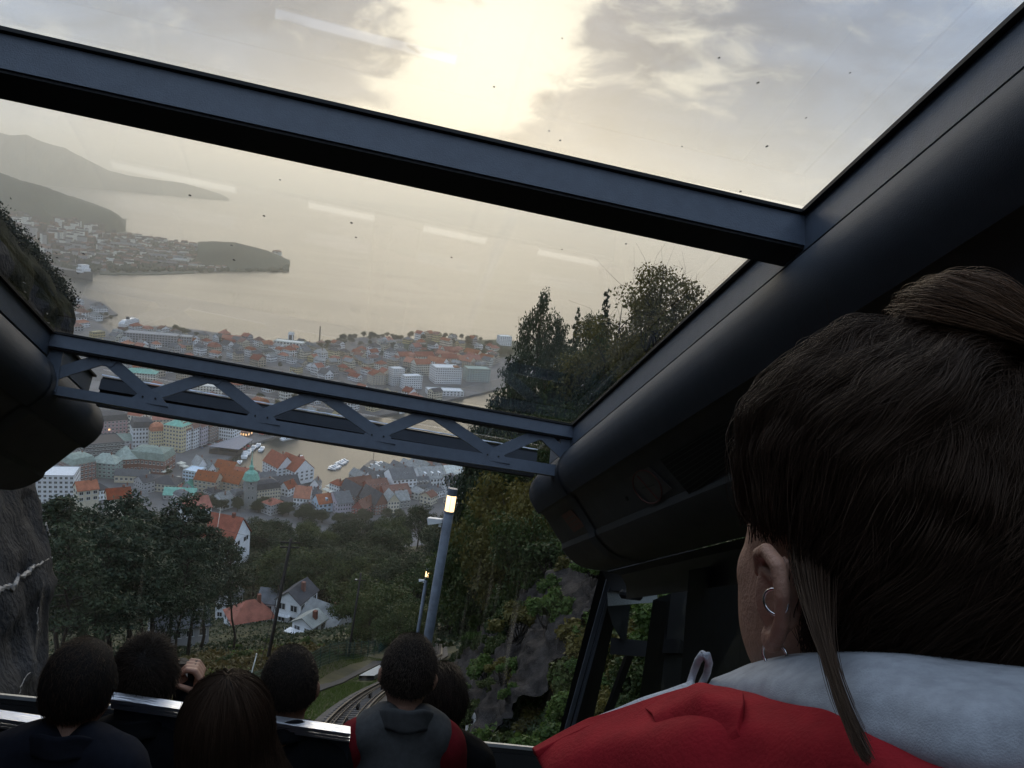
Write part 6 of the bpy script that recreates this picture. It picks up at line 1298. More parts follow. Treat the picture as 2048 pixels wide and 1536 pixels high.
def body_blob(b, head_tilt, arms, k=1.0, head=True):
    T = lambda p: Vector(p)
    if head:
        H_ = head_tilt
        for c, r in (((0, .0, .012), SK), ((0, .03, -.045), (.066, .070, .075)), ((0, .045, -.082), (.045, .045, .035)), ((0, .098, -.022), (.012, .018, .020)), ((0, .085, .002), (.030, .02, .045)), ((0, .092, -.068), (.024, .012, .012)), ((.032, .082, .010), (.014, .012, .008)), ((-.032, .082, .010), (.014, .012, .008))): b.ell(H_ @ Vector(c), r, H_)
        for s in (-1, 1):
            rot = H_ @ Matrix.Rotation(s*.45, 3, 'Z')
            for c, r in (((s*.084, -.012, .004), (.007, .019, .024)), ((s*.086, -.024, -.004), (.006, .008, .026)), ((s*.081, -.008, -.028), (.007, .011, .012))): b.ell(H_ @ Vector(c), r, rot, 2)
        b.cap(H_ @ Vector((0, -.022, -.06)), (0, -.07, -.15), .054, .060)
    q0 = len(b.V)
    b.ell((0, -.045, -.235), (.15, .075, .06)).ell((0, -.045, -.37), (.165, .11, .17)).ell((0, -.03, -.58), (.145, .11, .17)).ell((0, -.02, -.77), (.17, .13, .12))
    for s in (-1, 1):
        b.cap((s*.04, -.035, -.245), (s*.175, -.05, -.265), .034, .060)
        el, wr = arms[0 if s < 0 else 1]; b.chain([(s*.185, -.05, -.275), el, wr], [.056, .042, .029])
        b.chain([(s*.09, .0, -.80), (s*.11, .42, -.80), (s*.11, .44, -1.20)], [.085, .062, .042]); b.cap((s*.11, .44, -1.22), (s*.11, .58, -1.24), .042, .032)
        b.cap(wr, Vector(wr)+(Vector(wr)-Vector(el)).normalized()*.07, .030, .033)
        d = (Vector(wr)-Vector(el)).normalized(); side = d.cross(Vector((0, 0, 1))).normalized()
        if arms_fingers:
            for i, L_ in enumerate((.062, .072, .068, .055)):
                st = Vector(wr)+d*.085+side*((i-1.5)*.019); b.cap(st, st+d*L_*.55+Vector((0, 0, -.012)), .009, .008, 3); b.cap(st+d*L_*.55+Vector((0, 0, -.012)), st+d*L_*.8+Vector((0, 0, -.04)), .008, .007, 3)
            st = Vector(wr)+d*.03-side*.03*s; b.cap(st, st+d*.045-side*.03*s, .011, .008, 3)
    b.V[q0:] = [v*np.array([.8, 1, 1])+np.array(TS) for v in b.V[q0:]]
    return b
TS = Vector((0, -.03, .085))
arms_fingers = True
REST = ((-.25, .02, -.52), (-.14, .26, -.66)), ((.25, .02, -.52), (.14, .26, -.66))
def skull_dirs(n, rng, keep):                  # directions on the head where hair grows
    out = []
    while len(out) < n:
        d = rng.randn(n, 3); d /= np.linalg.norm(d, axis=1)[:, None]; d = d[keep(d)]; out += list(d)
    return np.array(out[:n])
scalp = lambda d: (d[:, 2] > -.26-.10*np.clip(-d[:, 1], 0, 1)) & ~((d[:, 1] > .30) & (d[:, 2] < .62)) & ~((np.abs(d[:, 0]) > .80) & (d[:, 2] < .0) & (d[:, 1] > -.12))
def short_hair(parent, Hm, n, ln, mat, seed, lift=.35, thick=1.0, spiky=.0, r=.0006):
    rng = np.random.RandomState(seed); d = skull_dirs(n, rng, scalp); P = d*(np.array(SK)*thick+.002)+np.array([0, 0, .012]); nrm = d/np.array(SK)**2*.01; nrm /= np.linalg.norm(nrm, axis=1)[:, None]
    flow = np.stack([d[:, 0]*.3, -.2+0*d[:, 1], -1.0+.9*np.clip(d[:, 2], 0, 1)], 1)+np.stack([0*d[:, 0], .8*np.clip(d[:, 2], 0, 1), 0*d[:, 0]], 1)*np.where(spiky > 0, 1, -1); flow -= nrm*(flow*nrm).sum(1)[:, None]; flow /= np.linalg.norm(flow, axis=1)[:, None]+1e-6
    L_ = ln*(.6+.7*rng.rand(n))[:, None]; dirn = nrm*lift+flow*(1-lift)+rng.randn(n, 3)*(.16+spiky); k = 5; S = np.stack([P+dirn*L_*t+(-nrm*.25*L_*t*t) for t in np.linspace(0, 1, k)], 1)
    Hn = np.array(Hm); S = S @ Hn.T; return hair_curves('hair', S, mat, parent, r, r*.4)
def hair_cap(parent, Hm, thick, low=-.42, name='hair_mass'):
    bm = bmesh.new(); bmesh.ops.create_icosphere(bm, subdivisions=5, radius=1); kill = []
    for v in bm.verts:
        d = np.array([tuple(v.co)])
        if not scalp(d)[0]: kill.append(v)
    bmesh.ops.delete(bm, geom=kill, context='VERTS')
    for v in bm.verts: p = Vector((v.co.x*(SK[0]+thick), v.co.y*(SK[1]+thick), v.co.z*(SK[2]+thick)+.012)); v.co = Hm @ p
    me = bpy.data.meshes.new(name); bm.to_mesh(me); bm.free(); return link_mesh(name, me, m_cap, parent, True)
def garment(parent, name, mat, grow=.016, sleeves=True, arms=REST, torso=True, voxel=.013, collar=None, rel=None, wrinkle=.006, seed=1):
    b = Blob(); g = grow
    if torso:
        b.ell((0, -.045, -.25), (.15+g, .075+g, .055+g)).ell((0, -.045, -.37), (.165+g, .11+g, .17+g)).ell((0, -.03, -.58), (.15+g, .115+g, .18+g)).ell((0, -.02, -.76), (.175+g, .135+g, .12+g))
        for s in (-1, 1): b.cap((s*.07, -.05, -.205), (s*(.175 if sleeves else .125), -.05, -.265 if sleeves else -.24), .045+g, .060+g if sleeves else .05+g)
    if sleeves:
        for s in (-1, 1): el, wr = arms[0 if s < 0 else 1]; b.chain([(s*.185, -.05, -.275), el, wr], [.058+g, .046+g, .036+g])
    b.V = [v*np.array([.8, 1, 1])+np.array(TS) for v in b.V]
    o = b.build(name, mat, parent, voxel, 8)
    nv = len(o.data.vertices); co = np.empty(nv*3, np.float32); no = np.empty(nv*3, np.float32); o.data.vertices.foreach_get('co', co); o.data.vertices.foreach_get('normal', no); co = co.reshape(-1, 3); no = no.reshape(-1, 3)
    dd = np.array([noise.noise(Vector(c)*9+Vector((seed, 0, 0)))*wrinkle+noise.noise(Vector((c[0]*26, c[1]*26, c[2]*9)))*wrinkle*.5 for c in co]); o.data.vertices.foreach_set('co', (co+no*dd[:, None]).astype(np.float32).ravel()); o.data.update()
    return o
def collar_ring(parent, name, mat, r=.072, h=.055, z=-.20, tilt=.35, thick=.010, folds=3):
    vs = []; n = 40; rows = 7
    for j in range(rows):
        t = j/(rows-1)
        for i in range(n):
            a = 2*math.pi*i/n; rr = r*(1+.18*(1-t)+.04*math.sin(folds*a+t*3)); x = rr*math.cos(a); y = rr*math.sin(a)*.95-.045; vs.append((x, y+TS.y, z+TS.z+h*t-tilt*.12*math.sin(a)+.004*math.sin(5*a)))
    fs = [(j*n+i, j*n+(i+1) % n, (j+1)*n+(i+1) % n, (j+1)*n+i) for j in range(rows-1) for i in range(n)]
    o = mesh_obj(name, vs, fs, mat, parent, True); s = o.modifiers.new('t', 'SOLIDIFY'); s.thickness = thick; s.offset = 0; return o
def seated(label, hx, hy, rng_, yaw=0.0, roll=0.0, pitch=0.0, scale=1.0, skin=None, arms=REST, lean=0.0):
    p = at_r(hx, hy, rng_); base = p+Vector((0, 0, -1.25*scale)); o = empty('person', base); tag(o, label, 'person')
    piv = bpy.data.objects.new('body', None)
    B = axes(0, lean); Hm = B.transposed() @ axes(yaw, roll, pitch); b = body_blob(Blob(), Hm, arms); bo = b.build('body', skin or m_skin, o, .009, 4)
    Mx = Matrix.Translation((0, 0, 1.25*scale)) @ B.to_4x4() @ Matrix.Diagonal((scale, scale, scale, 1))
    return o, Hm, Mx
def settle(o, Mx):                             # apply the pose matrix to every piece
    for c in o.children: c.matrix_local = Mx @ c.matrix_local
# man in grey vest over red sleeves
o, Hm, Mx = seated('person in dark grey vest over dark red sleeves with short greying hair', 816, 1350, 2.85, R(6), R(4), R(4), 1.02, lean=R(3))
hair_cap(o, Hm, .004); short_hair(o, Hm, 9000, .016, m_hair_s, 1, .45)
garment(o, 'sleeves', cloth('red_wool', (.20, .014, .02)), .012, True, voxel=.012, seed=3); garment(o, 'vest', cloth('grey_fleece', (.085, .088, .090)), .026, False, seed=4)
collar_ring(o, 'vest_collar', cloth('grey_fleece', (.085, .088, .090)), .076, .062, -.215); settle(o, Mx)
# short haired man
o, Hm, Mx = seated('person with close cropped dark hair looking out beside the grey vest', 578, 1374, 2.78, R(-4), R(2), R(3), .98, m_skin2)
hair_cap(o, Hm, .004); short_hair(o, Hm, 9000, .013, m_hair_d, 2, .5); garment(o, 'shirt', cloth('black_shirt', (.010, .011, .014)), .014, seed=5); collar_ring(o, 'shirt_collar', cloth('black_shirt', (.010, .011, .014)), .070, .06, -.21); settle(o, Mx)
# man taking a photograph
CAMARM = (((-.25, .02, -.52), (-.14, .26, -.66)), ((.24, .10, -.40), (.118+.0, .16, -.205)))
o, Hm, Mx = seated('person with tousled black hair raising a small camera to the window', 288, 1362, 2.80, R(-2), R(3), R(5), 1.0, m_skin2, CAMARM)
hair_cap(o, Hm, .010); short_hair(o, Hm, 11000, .026, m_hair_d, 3, .4, 1.04, .10); garment(o, 'jacket', cloth('black_jacket', (.009, .010, .013)), .018, True, CAMARM, seed=6); collar_ring(o, 'jacket_collar', cloth('black_jacket', (.009, .010, .013)), .072, .05, -.21)
hb_ = Blob(); wr = Vector((.118, .13, -.125))   # gripping hand: palm, four unequal bent fingers over the top, thumb below
hb_.ell(wr+Vector((.012, .0, .035)), (.018, .030, .042)); hb_.cap(wr+Vector((0, 0, -.03)), wr+Vector((.008, 0, .02)), .026, .028)
for i, L_ in enumerate((.030, .036, .034, .026)):
    k0 = wr+Vector((.016, -.026+i*.018, .070)); k1 = k0+Vector((-.014, .002, .024)); k2 = k1+Vector((-.8*L_, .0, .004)); k3 = k2+Vector((-.014, 0, -.014)); hb_.chain([k0, k1, k2, k3], [.0105, .0095, .0085, .007])
t0 = wr+Vector((.0, -.03, .03)); hb_.chain([t0, t0+Vector((-.022, -.014, .020)), t0+Vector((-.046, -.012, .028))], [.012, .010, .008])
hnd = hb_.build('gripping_hand', m_skin, o, .0042, 3)
settle(o, Mx); cam_pose = Mx.copy(); cam_owner = o.location.copy()
cm_ = empty('compact_camera', o.location+Mx @ Vector((.078, .145, -.055))); cm_.rotation_euler = (Mx.to_3x3()).to_euler(); tag(cm_, 'small black camera with bright screen held up beside the black haired head', 'camera')
MB().box((-.052, -.012, -.032), (.040, .012, .032)).build('camera_body', m_black, cm_); MB().box((-.020, -.0135, -.016), (.016, -.0122, .018)).build('screen', emitmat('camera_screen', (.55, .60, .66), .04), cm_)
lensm = MB().lathe([(.0, .0), (.022, .0), (.022, .03), (.018, .034), (0, .034)], 16); lensm.v = [(x-.008, z+.0125, y) for x, y, z in lensm.v]; lensm.build('lens', m_black, cm_); MB().tube([(.042, 0, .02), (.060, -.01, -.02), (.062, -.02, -.08), (.050, -.02, -.14), (.038, -.01, -.10), (.041, 0, -.03)], .004, 6).build('wrist_strap', m_black, cm_)
# person at the wall
o, Hm, Mx = seated('person in navy jacket with thick brown hair beside the rock wall', 158, 1378, 2.50, R(10), R(4), R(2), .95, lean=R(4))
hair_cap(o, Hm, .012); short_hair(o, Hm, 15000, .026, m_hair_n, 4, .22, 1.05); garment(o, 'jacket', cloth('navy_jacket', (.012, .014, .022)), .030, seed=7); collar_ring(o, 'jacket_collar', cloth('navy_jacket', (.012, .014, .022)), .078, .055, -.22); settle(o, Mx)
# hidden neighbour
o, Hm, Mx = seated('person mostly hidden behind the grey vest, dark hair showing', 880, 1404, 3.15, R(0), R(0), R(8), .97, m_skin2)
hair_cap(o, Hm, .014); short_hair(o, Hm, 5000, .05, m_hair_d, 5, .2, 1.1); garment(o, 'coat', cloth('black_coat', (.008, .008, .009)), .02, seed=8); settle(o, Mx)
# long haired person
def long_hair(parent, Hm, n, mat, seed, drop=.30, side=.06, r=.0007):
    rng = np.random.RandomState(seed); d = skull_dirs(n, rng, lambda d: (d[:, 2] > -.30) & ~((d[:, 1] > .25) & (d[:, 2] < .55))); k = 16; S = []
    az = np.arctan2(d[:, 0], -d[:, 1]); el0 = np.arcsin(np.clip(d[:, 2], -1, 1)); T = np.linspace(0, 1, k)
    az = az+.25*np.sin(d[:, 0]*9+d[:, 1]*5)+.1*rng.randn(n); dr = drop*(.55+.6*rng.rand(n)); tot = (el0+.15)*.11+dr; ph = rng.rand(n)*6; rad = .014+.010*rng.rand(n)+.006*np.sin(np.floor(az*9)*2.1+np.floor(el0*4))
    for t in T:
        sarc = tot*t; el = np.maximum(el0-sarc/.11, -.15); hang = np.clip(sarc-(el0+.15)*.11, 0, None); a2 = az*(1-.15*np.clip(hang/.2, 0, 1))
        ce = np.cos(el); p = np.stack([np.sin(a2)*ce*(SK[0]+rad+.10*hang), -np.cos(a2)*ce*(SK[1]+rad+.16*hang), np.sin(el)*(SK[2]+rad)+.012-hang], 1)
        w = .018*np.clip(hang*6, 0, 1)[:, None]*np.stack([np.sin(ph+hang*28), np.cos(ph*1.3+hang*24), 0*hang], 1); p = p+w; p[:, 0] += side*hang**1.3*4*.5; S.append(p)
    S = np.stack(S, 1)+rng.randn(n, 1, 3)*.0015; S = S @ np.array(Hm).T; return hair_curves('hair', S, mat, parent, r, r*.35)
o, Hm, Mx = seated('person with long wavy brown hair seated behind the bright rail', 452, 1470, 2.20, R(8), R(-2), R(2), .98, lean=R(2))
hair_cap(o, Hm, .014); long_hair(o, Hm, 15000, m_hair_b, 6, .42, .22, .00045); garment(o, 'top', cloth('blue_black_top', (.010, .011, .022)), .014, seed=9); settle(o, Mx)

# ------------------------------------------------------------------ woman close by, seen from behind
def woman():
    D0 = .60; Hc = at_r(1762, 1118, D0); r_, d_, f_ = CAM2W @ Vector((1, 0, 0)), CAM2W @ Vector((0, 1, 0)), CAM2W @ Vector((0, 0, 1))
    a = R(27); fw = (f_*math.cos(a)-r_*math.sin(a)); up = Vector((0, 0, 1)); fw = (fw-up*fw.dot(up)*.6).normalized(); rt = fw.cross(up).normalized(); up = rt.cross(fw)
    Hm = Matrix(((rt.x, fw.x, up.x), (rt.y, fw.y, up.y), (rt.z, fw.z, up.z)))
    base = Hc+Vector((0, 0, -1.25)); o = empty('person', base); tag(o, 'person in red jacket and white hood with brown hair in a bun', 'person'); L0 = Hc-base
    b = Blob(); H3 = Hm; K = 1.0
    for c, r in (((0, .0, .010), (.075, .093, .102)), ((0, .028, -.040), (.0685, .064, .080)), ((.030, .035, -.062), (.030, .040, .036)), ((-.030, .035, -.062), (.030, .040, .036)), ((0, .050, -.090), (.038, .040, .028)), ((0, .098, -.024), (.011, .018, .018)), ((0, .085, .002), (.028, .02, .044)), ((0, .090, -.070), (.024, .012, .012)), ((.040, .054, -.022), (.022, .022, .026)), ((-.040, .054, -.022), (.022, .022, .026))): b.ell(L0+H3 @ Vector(c), r, H3)
    b.cap(L0+H3 @ Vector((0, -.018, -.06)), L0+H3 @ Vector((0, -.035, -.19)), .050, .056)
    Bm = axes(R(-14)); q = lambda p: L0+Bm @ Vector(p)
    b.ell(q((0, -.045, -.25)), (.13, .07, .05), Bm).ell(q((0, -.045, -.38)), (.15, .10, .17), Bm).ell(q((0, -.03, -.60)), (.135, .105, .17), Bm).ell(q((0, -.02, -.78)), (.165, .13, .12), Bm)
    for s in (-1, 1):
        b.chain([q((s*.07, -.05, -.205)), q((s*.16, -.05, -.265)), q((s*.21, .0, -.50)), q((s*.13, .22, -.62)), q((s*.10, .28, -.66))], [.042, .054, .040, .028, .030])
        b.chain([q((s*.09, .0, -.80)), q((s*.11, .40, -.80)), q((s*.11, .42, -1.18)), q((s*.11, .55, -1.22))], [.082, .060, .040, .030])
        for i in range(4): st = q((s*(.075+.017*i), .31, -.66)); b.chain([st, st+Bm @ Vector((0, .035, -.01)), st+Bm @ Vector((0, .05, -.035))], [.009, .008, .007])
    b.build('body', m_skin, o, .0065, 5)
    # ear: cupped rim, inner fold, lobe; two hoop earrings
    ear = Blob(); ec = L0+H3 @ Vector((-.0785, .002, -.016)); E = lambda x, y, z: ec+H3 @ Vector((x*1.1, y*.95, z*.92))
    rim = [(-.006, .014, .012), (-.012, .010, .026), (-.017, -.002, .033), (-.020, -.016, .028), (-.020, -.022, .012), (-.017, -.020, -.006), (-.012, -.012, -.020), (-.006, -.002, -.028), (-.002, .006, -.024)]
    ear.chain([E(*p) for p in rim], [.0042, .0044, .0048, .005, .005, .0048, .0052, .0062, .004]); ear.ell(E(-.008, -.006, .004), (.0045, .016, .024), H3 @ Matrix.Rotation(.35, 3, 'Z')); ear.ell(E(-.008, -.003, -.026), (.0045, .008, .009), H3)
    ear.chain([E(-.012, .004, .018), E(-.014, -.008, .016), E(-.013, -.012, .002), E(-.010, -.006, -.010)], [.003, .0034, .0034, .003]); ear.build('ear', m_skin, o, .0018, 3)
    m_silver = M('silver', (.8, .8, .8), .15, .05, 10, metal=1.0)
    for c, R_ in ((E(-.021, -.018, .006), .0072), (E(-.007, -.006, -.036), .0078)):
        pts = [c+(H3 @ Vector((-.25*math.cos(t), math.cos(t), math.sin(t))))*R_ for t in np.linspace(0, 2*math.pi, 25)]; MB().tube(pts, .0009, 6, False).build('hoop_earring', m_silver, o, True)
    MB().lathe([(0, -.0016), (.0016, 0), (0, .0016)], 8, E(-.012, -.008, -.022)).build('ear_stud', m_silver, o)
    # hair: dark mass, bun, thousands of strands
    sk = np.array([.076, .094, .104]); cz = np.array([0, 0, .012]); A = np.array(Hm); L0n = np.array(L0)
    bm = bmesh.new(); bmesh.ops.create_icosphere(bm, subdivisions=5, radius=1)
    cover = lambda d: (d[:, 2] > -.75) & ~((d[:, 1] > .46) & (d[:, 2] < .60)) & ~((d[:, 1] > .02) & (d[:, 2] < .18) & (np.abs(d[:, 0]) > .3)) & ~((d[:, 1] > -.25) & (d[:, 2] < -.1))
    bmesh.ops.delete(bm, geom=[v for v in bm.verts if not cover(np.array([tuple(v.co)]))[0]], context='VERTS')
    for v in bm.verts:
        vol = .0005+.003*max(0, -v.co.y); p = Vector([v.co[i]*(sk[i]+vol) for i in range(3)])+Vector((0, 0, .012)); v.co = L0+Hm @ p
    me = bpy.data.meshes.new('hair_mass'); bm.to_mesh(me); bm.free(); link_mesh('hair_mass', me, m_cap, o, True)
    rng = np.random.RandomState(12); bun_w = at_r(1975, 700, .61)-base; bl = Hm.transposed() @ (bun_w-L0); bl_n = np.array(bl)
    bdir = (bl_n-cz)/ (sk+.02); bdir /= np.linalg.norm(bdir)
    def slerp(d0, d1, t):
        w = np.arccos(np.clip((d0*d1).sum(1), -.999, .999))[:, None]; return (np.sin((1-t)*w)*d0+np.sin(t*w)*d1)/np.sin(w)
    k = 18; allS = []; warmS = []
    # swept back from the brow and temple up to the bun, gathered in locks
    n = 52000; d = []
    while len(d) < n:
        v = rng.randn(n, 3); v /= np.linalg.norm(v, axis=1)[:, None]; keep = (v[:, 2] > np.where(v[:, 1] < -.12, -.62, .02)) & ~((v[:, 1] > .50) & (v[:, 2] < .55)); d += list(v[keep])
    d = np.array(d[:n]); lock = np.floor((np.arctan2(d[:, 0], d[:, 1])*9+d[:, 2]*7)); ph = lock*1.7; tgt = np.tile(bdir, (n, 1))+rng.randn(n, 3)*.10+.16*np.stack([np.sin(ph), np.cos(ph*1.7), np.sin(ph*2.3)], 1); tgt /= np.linalg.norm(tgt, axis=1)[:, None]; S = []
    lock2 = rng.rand(n)*.9; lift = .010+.006*np.sin(ph)+.006*rng.rand(n)**3; loc_lift = .003*np.exp(-((d[:, 1]-.35)/.3)**2)
    for t in np.linspace(0, 1, k):
        u = slerp(d, tgt, t); u[:, 2] -= .10*math.sin(math.pi*t)*np.clip(1-d[:, 2], 0, 1); u /= np.linalg.norm(u, axis=1)[:, None]
        rr = (.004+lift*math.sin(math.pi*min(1, t*1.15+.06))+loc_lift*math.sin(math.pi*min(1, t*1.6+.1))+.012*t)[:, None]; S.append(u*(sk+rr)+cz+(.0025+.0045*t)*np.stack([np.sin(ph+6*t+lock2), np.cos(ph*1.3+5*t), np.sin(ph*.7+7*t+lock2)], 1))
    G = np.stack(S, 1); en = np.sin(np.linspace(.15, 1, k)*2.6)[None, :, None]; G = G+en*(.0034*np.sin(G[..., [1, 2, 0]]*75+ph[:, None, None])+.0022*np.sin(G[..., [2, 0, 1]]*160+2*ph[:, None, None]))
    allS.append(G+rng.randn(n, 1, 3)*.0017+np.cumsum(rng.randn(n, k, 3)*.00045, 1))
    # the loose half: from the crown and behind the ear down over the nape
    n = 9000; v = []
    while len(v) < n:
        w = rng.randn(n, 3); w /= np.linalg.norm(w, axis=1)[:, None]; v += list(w[(w[:, 1] < -.22) & (w[:, 2] > -.8) & (w[:, 2] < -.25)])
    d = np.array(v[:n]); az = np.arctan2(d[:, 0], -d[:, 1]); el0 = np.arcsin(d[:, 2]); drop = .07+.04*rng.rand(n); tot = np.maximum(el0+.25, 0)*.115+drop; S = []; ph = np.floor(az*14+el0*9)*1.9
    for t in np.linspace(0, 1, k):
        arc = tot*t; el = np.maximum(el0-arc/.115, np.minimum(el0, -.25)); hang = np.clip(arc-np.maximum(el0+.25, 0)*.115, 0, None); vol = (.020+.003*np.sin(ph)+.05*hang)*(.12+.88*np.clip(arc/.05, 0, 1)); ce = np.cos(el)
        p = np.stack([np.sin(az)*ce*(sk[0]+vol), -np.cos(az)*ce*(sk[1]+vol+.012), np.sin(el)*(sk[2]+vol)+.012-hang], 1)+.003*np.stack([np.sin(ph+9*arc*8), np.cos(ph+60*arc), 0*arc], 1); S.append(p)
    allS.append(np.stack(S, 1)+rng.randn(n, 1, 3)*.0013)
    # loose lock from behind the ear down across the hood
    n = 1100; S = []; P0 = np.array(Hm.transposed() @ (at_r(1622, 1085, .545)-base-L0)); Pm = np.array(Hm.transposed() @ (at_r(1628, 1300, .455)-base-L0)); Pe = np.array(Hm.transposed() @ (at_r(1730, 1500, .415)-base-L0)); off = rng.randn(n, 3)*np.array([.0027, .0024, .0024]); e2 = rng.rand(n)[:, None]*.25+.78
    for t in np.linspace(0, 1, k): tt = t*e2; S.append((1-tt)**2*P0+2*tt*(1-tt)*Pm+tt**2*Pe+off*(1.5-1.1*t)+.0016*np.sin(5*t+off*260))
    allS.append(np.stack(S, 1))
    # bun: coiled locks round its own axis
    n = 16000; c = bl_n; nax = bdir.copy(); e1 = np.cross(nax, [0, 0, 1.]); e1 /= np.linalg.norm(e1); e3 = np.cross(nax, e1); S = []; a0 = rng.rand(n)*6.28; rr0 = .012+.037*np.sqrt(rng.rand(n))*(1+.25*rng.rand(n)**6); hh = .032*np.sqrt(np.clip(1-(rr0/.050)**2, 0, 1))*(rng.rand(n)*1.3-.3); span = 1.6+1.6*rng.rand(n); tl = (rng.rand(n)-.5)*.9
    for t in np.linspace(0, 1, k):
        an = a0+span*t; rad = rr0*(1+.16*np.sin(an*2+np.floor(a0*3)*1.7)); S.append(c+np.cos(an)[:, None]*rad[:, None]*e1+np.sin(an)[:, None]*rad[:, None]*e3+(hh+tl*.03*np.sin(an))[:, None]*nax)
    warmS.append(np.stack(S, 1))
    mb_ = Blob(); mb_.ell(L0+Hm @ Vector(c), (.037, .037, .037)); mb_.build('bun_core', m_cap, o, .006, 4)
    # flyaway hairs
    n = 900; v = rng.randn(n*6, 3); v /= np.linalg.norm(v, axis=1)[:, None]; v = v[(v[:, 2] > .1)][:n]; n = len(v); S = []; cur = rng.randn(n, 3)*.02
    for t in np.linspace(0, 1, k): S.append(v*(sk+.012+.012*t)+cz+cur*.8*t*t+(np.tile(bdir, (n, 1))-v)*.03*t)
    allS.append(np.stack(S, 1))
    tow = lambda S: S @ A.T+L0n
    hair_curves('hair', tow(np.concatenate(allS)), m_hair_b, o, .00019, .00010); hair_curves('loose_hair', tow(np.concatenate(warmS)), m_hair_w, o, .00020, .00010)  # bun strands in lighter warm brown, its highlight put into the colour
    # hood and jacket: cloth sheets lying round neck and shoulders
    def sheet(name, rows, mat, thick, fold=.004, fs=30, seed=0, sub=10):
        n = max(len(r) for r in rows); G = []
        for r in rows:
            P = np.array([tuple(at_r(x, y, dd)-base) for x, y, dd in r]); t = np.linspace(0, len(P)-1, 64); G.append(np.stack([np.interp(t, np.arange(len(P)), P[:, i]) for i in range(3)], 1))
        G = np.array(G); t = np.linspace(0, len(G)-1, (len(G)-1)*sub+1); lo = np.floor(t).astype(int).clip(0, len(G)-2); fr_ = (t-lo)[:, None, None]; G = G[lo]*(1-fr_)+G[lo+1]*fr_
        for _ in range(5): G[1:-1] = (G[:-2]+2*G[1:-1]+G[2:])/4; G[:, 1:-1] = (G[:, :-2]+2*G[:, 1:-1]+G[:, 2:])/4
        nr, nc = G.shape[:2]; V = G.reshape(-1, 3); nrm = np.array((C-base)-Vector(V.mean(0))); nrm /= np.linalg.norm(nrm)
        D = np.array([noise.noise(Vector(p)*fs+Vector((seed, 0, 0)))+.5*noise.noise(Vector(p)*fs*2.3) for p in V]); V = V+nrm[None]*D[:, None]*fold
        i = (np.arange(nr-1)[:, None]*nc+np.arange(nc-1)[None]).ravel(); ob = link_mesh(name, np_mesh(name, V, np.stack([i, i+1, i+1+nc, i+nc], 1), mat, True), None, o)
        s = ob.modifiers.new('t', 'SOLIDIFY'); s.thickness = thick; s.offset = -1; ss = ob.modifiers.new('s', 'SUBSURF'); ss.levels = 1; ss.render_levels = 1; return ob
    white = cloth('hood_cotton', (.34, .36, .39), 90, .2); red = cloth('red_shell', (.26, .012, .018), 40, .15)
    sheet('hood', [[(1440, 1372, .66), (1520, 1338, .64), (1600, 1322, .62), (1700, 1318, .60), (1820, 1322, .60), (1940, 1334, .60), (2100, 1350, .62)],
                   [(1430, 1376, .60), (1520, 1345, .57), (1610, 1330, .53), (1720, 1330, .50), (1840, 1336, .49), (1960, 1350, .49), (2120, 1366, .50)],
                   [(1424, 1384, .57), (1520, 1372, .53), (1620, 1380, .49), (1740, 1400, .46), (1860, 1420, .45), (1980, 1430, .45), (2140, 1440, .46)],
                   [(1424, 1396, .57), (1530, 1402, .52), (1640, 1424, .475), (1750, 1478, .45), (1880, 1512, .44), (2000, 1530, .44), (2150, 1530, .45)],
                   [(1430, 1420, .60), (1540, 1430, .55), (1650, 1460, .50), (1760, 1530, .47), (1890, 1580, .46), (2010, 1590, .46), (2150, 1590, .47)]], white, .006, .017, 13, 3)
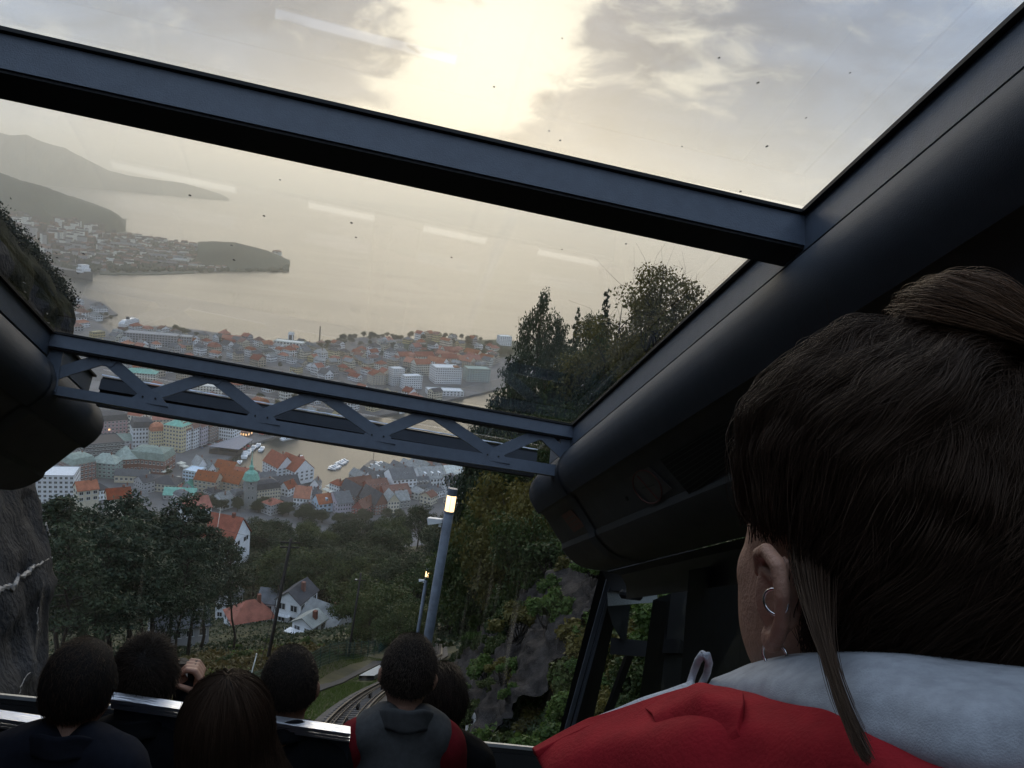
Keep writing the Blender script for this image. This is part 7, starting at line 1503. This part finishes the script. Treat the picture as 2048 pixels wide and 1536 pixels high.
    sheet('jacket', [[(1068, 1512, .60), (1180, 1450, .585), (1290, 1418, .57), (1400, 1378, .555), (1480, 1394, .535), (1570, 1402, .51), (1650, 1412, .485), (1740, 1468, .46), (1850, 1504, .45), (1960, 1512, .45), (2120, 1506, .45)],
                     [(1075, 1520, .585), (1190, 1466, .57), (1300, 1440, .55), (1404, 1402, .53), (1490, 1414, .51), (1580, 1424, .49), (1660, 1436, .465), (1745, 1490, .445), (1855, 1524, .435), (1965, 1532, .435), (2120, 1526, .435)],
                     [(1098, 1560, .56), (1210, 1500, .54), (1320, 1480, .52), (1420, 1460, .50), (1510, 1470, .48), (1600, 1480, .46), (1680, 1500, .445), (1760, 1540, .43), (1860, 1570, .42), (1970, 1580, .42), (2120, 1580, .42)],
                     [(1100, 1680, .56), (1220, 1640, .53), (1330, 1620, .51), (1430, 1600, .49), (1520, 1610, .47), (1610, 1620, .45), (1690, 1640, .44), (1770, 1670, .42), (1870, 1690, .41), (1980, 1700, .41), (2130, 1700, .41)],
                     [(1120, 1900, .58), (1230, 1880, .55), (1340, 1860, .53), (1440, 1850, .51), (1530, 1850, .49), (1620, 1860, .47), (1700, 1880, .46), (1780, 1900, .44), (1880, 1900, .43), (1990, 1900, .43), (2140, 1900, .43)]], red, .005, .017, 10, 7)
    sheet('collar_fold', [[(1296, 1428, .552), (1340, 1404, .545), (1400, 1376, .532), (1446, 1388, .52), (1490, 1398, .508)], [(1312, 1440, .530), (1352, 1424, .522), (1408, 1400, .505), (1450, 1418, .495), (1490, 1428, .488)], [(1330, 1470, .522), (1372, 1490, .510), (1420, 1512, .492), (1455, 1500, .486), (1484, 1470, .482)], [(1344, 1466, .530), (1382, 1500, .524), (1424, 1530, .508), (1455, 1516, .50), (1480, 1482, .495)]], red, .004, .003, 24, 9)
    sheet('lining_edge', [[(1190, 1440, .600), (1240, 1420, .594), (1290, 1400, .588), (1340, 1385, .580), (1392, 1366, .572)], [(1190, 1462, .596), (1240, 1446, .590), (1290, 1428, .582), (1340, 1412, .574), (1390, 1394, .566)]], cloth('lining_white', (.62, .64, .66), 60, .3), .004, .001, 20, 2)
    sheet('shoulder_seam', [[(1070, 1513, .592), (1130, 1480, .588), (1185, 1452, .582), (1240, 1446, .574), (1300, 1438, .566)], [(1078, 1522, .578), (1134, 1494, .572), (1190, 1468, .566), (1244, 1460, .558), (1304, 1452, .55)]], red, .006, .004, 30, 5)
    lp = [(1376, 1392), (1380, 1368), (1387, 1345), (1396, 1322), (1406, 1308), (1414, 1310), (1418, 1326), (1414, 1346), (1406, 1364), (1397, 1382)]
    lp = [at_r(x, y, .565+.012*math.sin(i))-base for i, (x, y) in enumerate(lp)]; MB().tube(lp, .0024, 8).build('drawcord', cloth('cord_white', (.55, .57, .62), 200, .5), o, True)
woman()
bpy.data.scenes.remove(TMP)
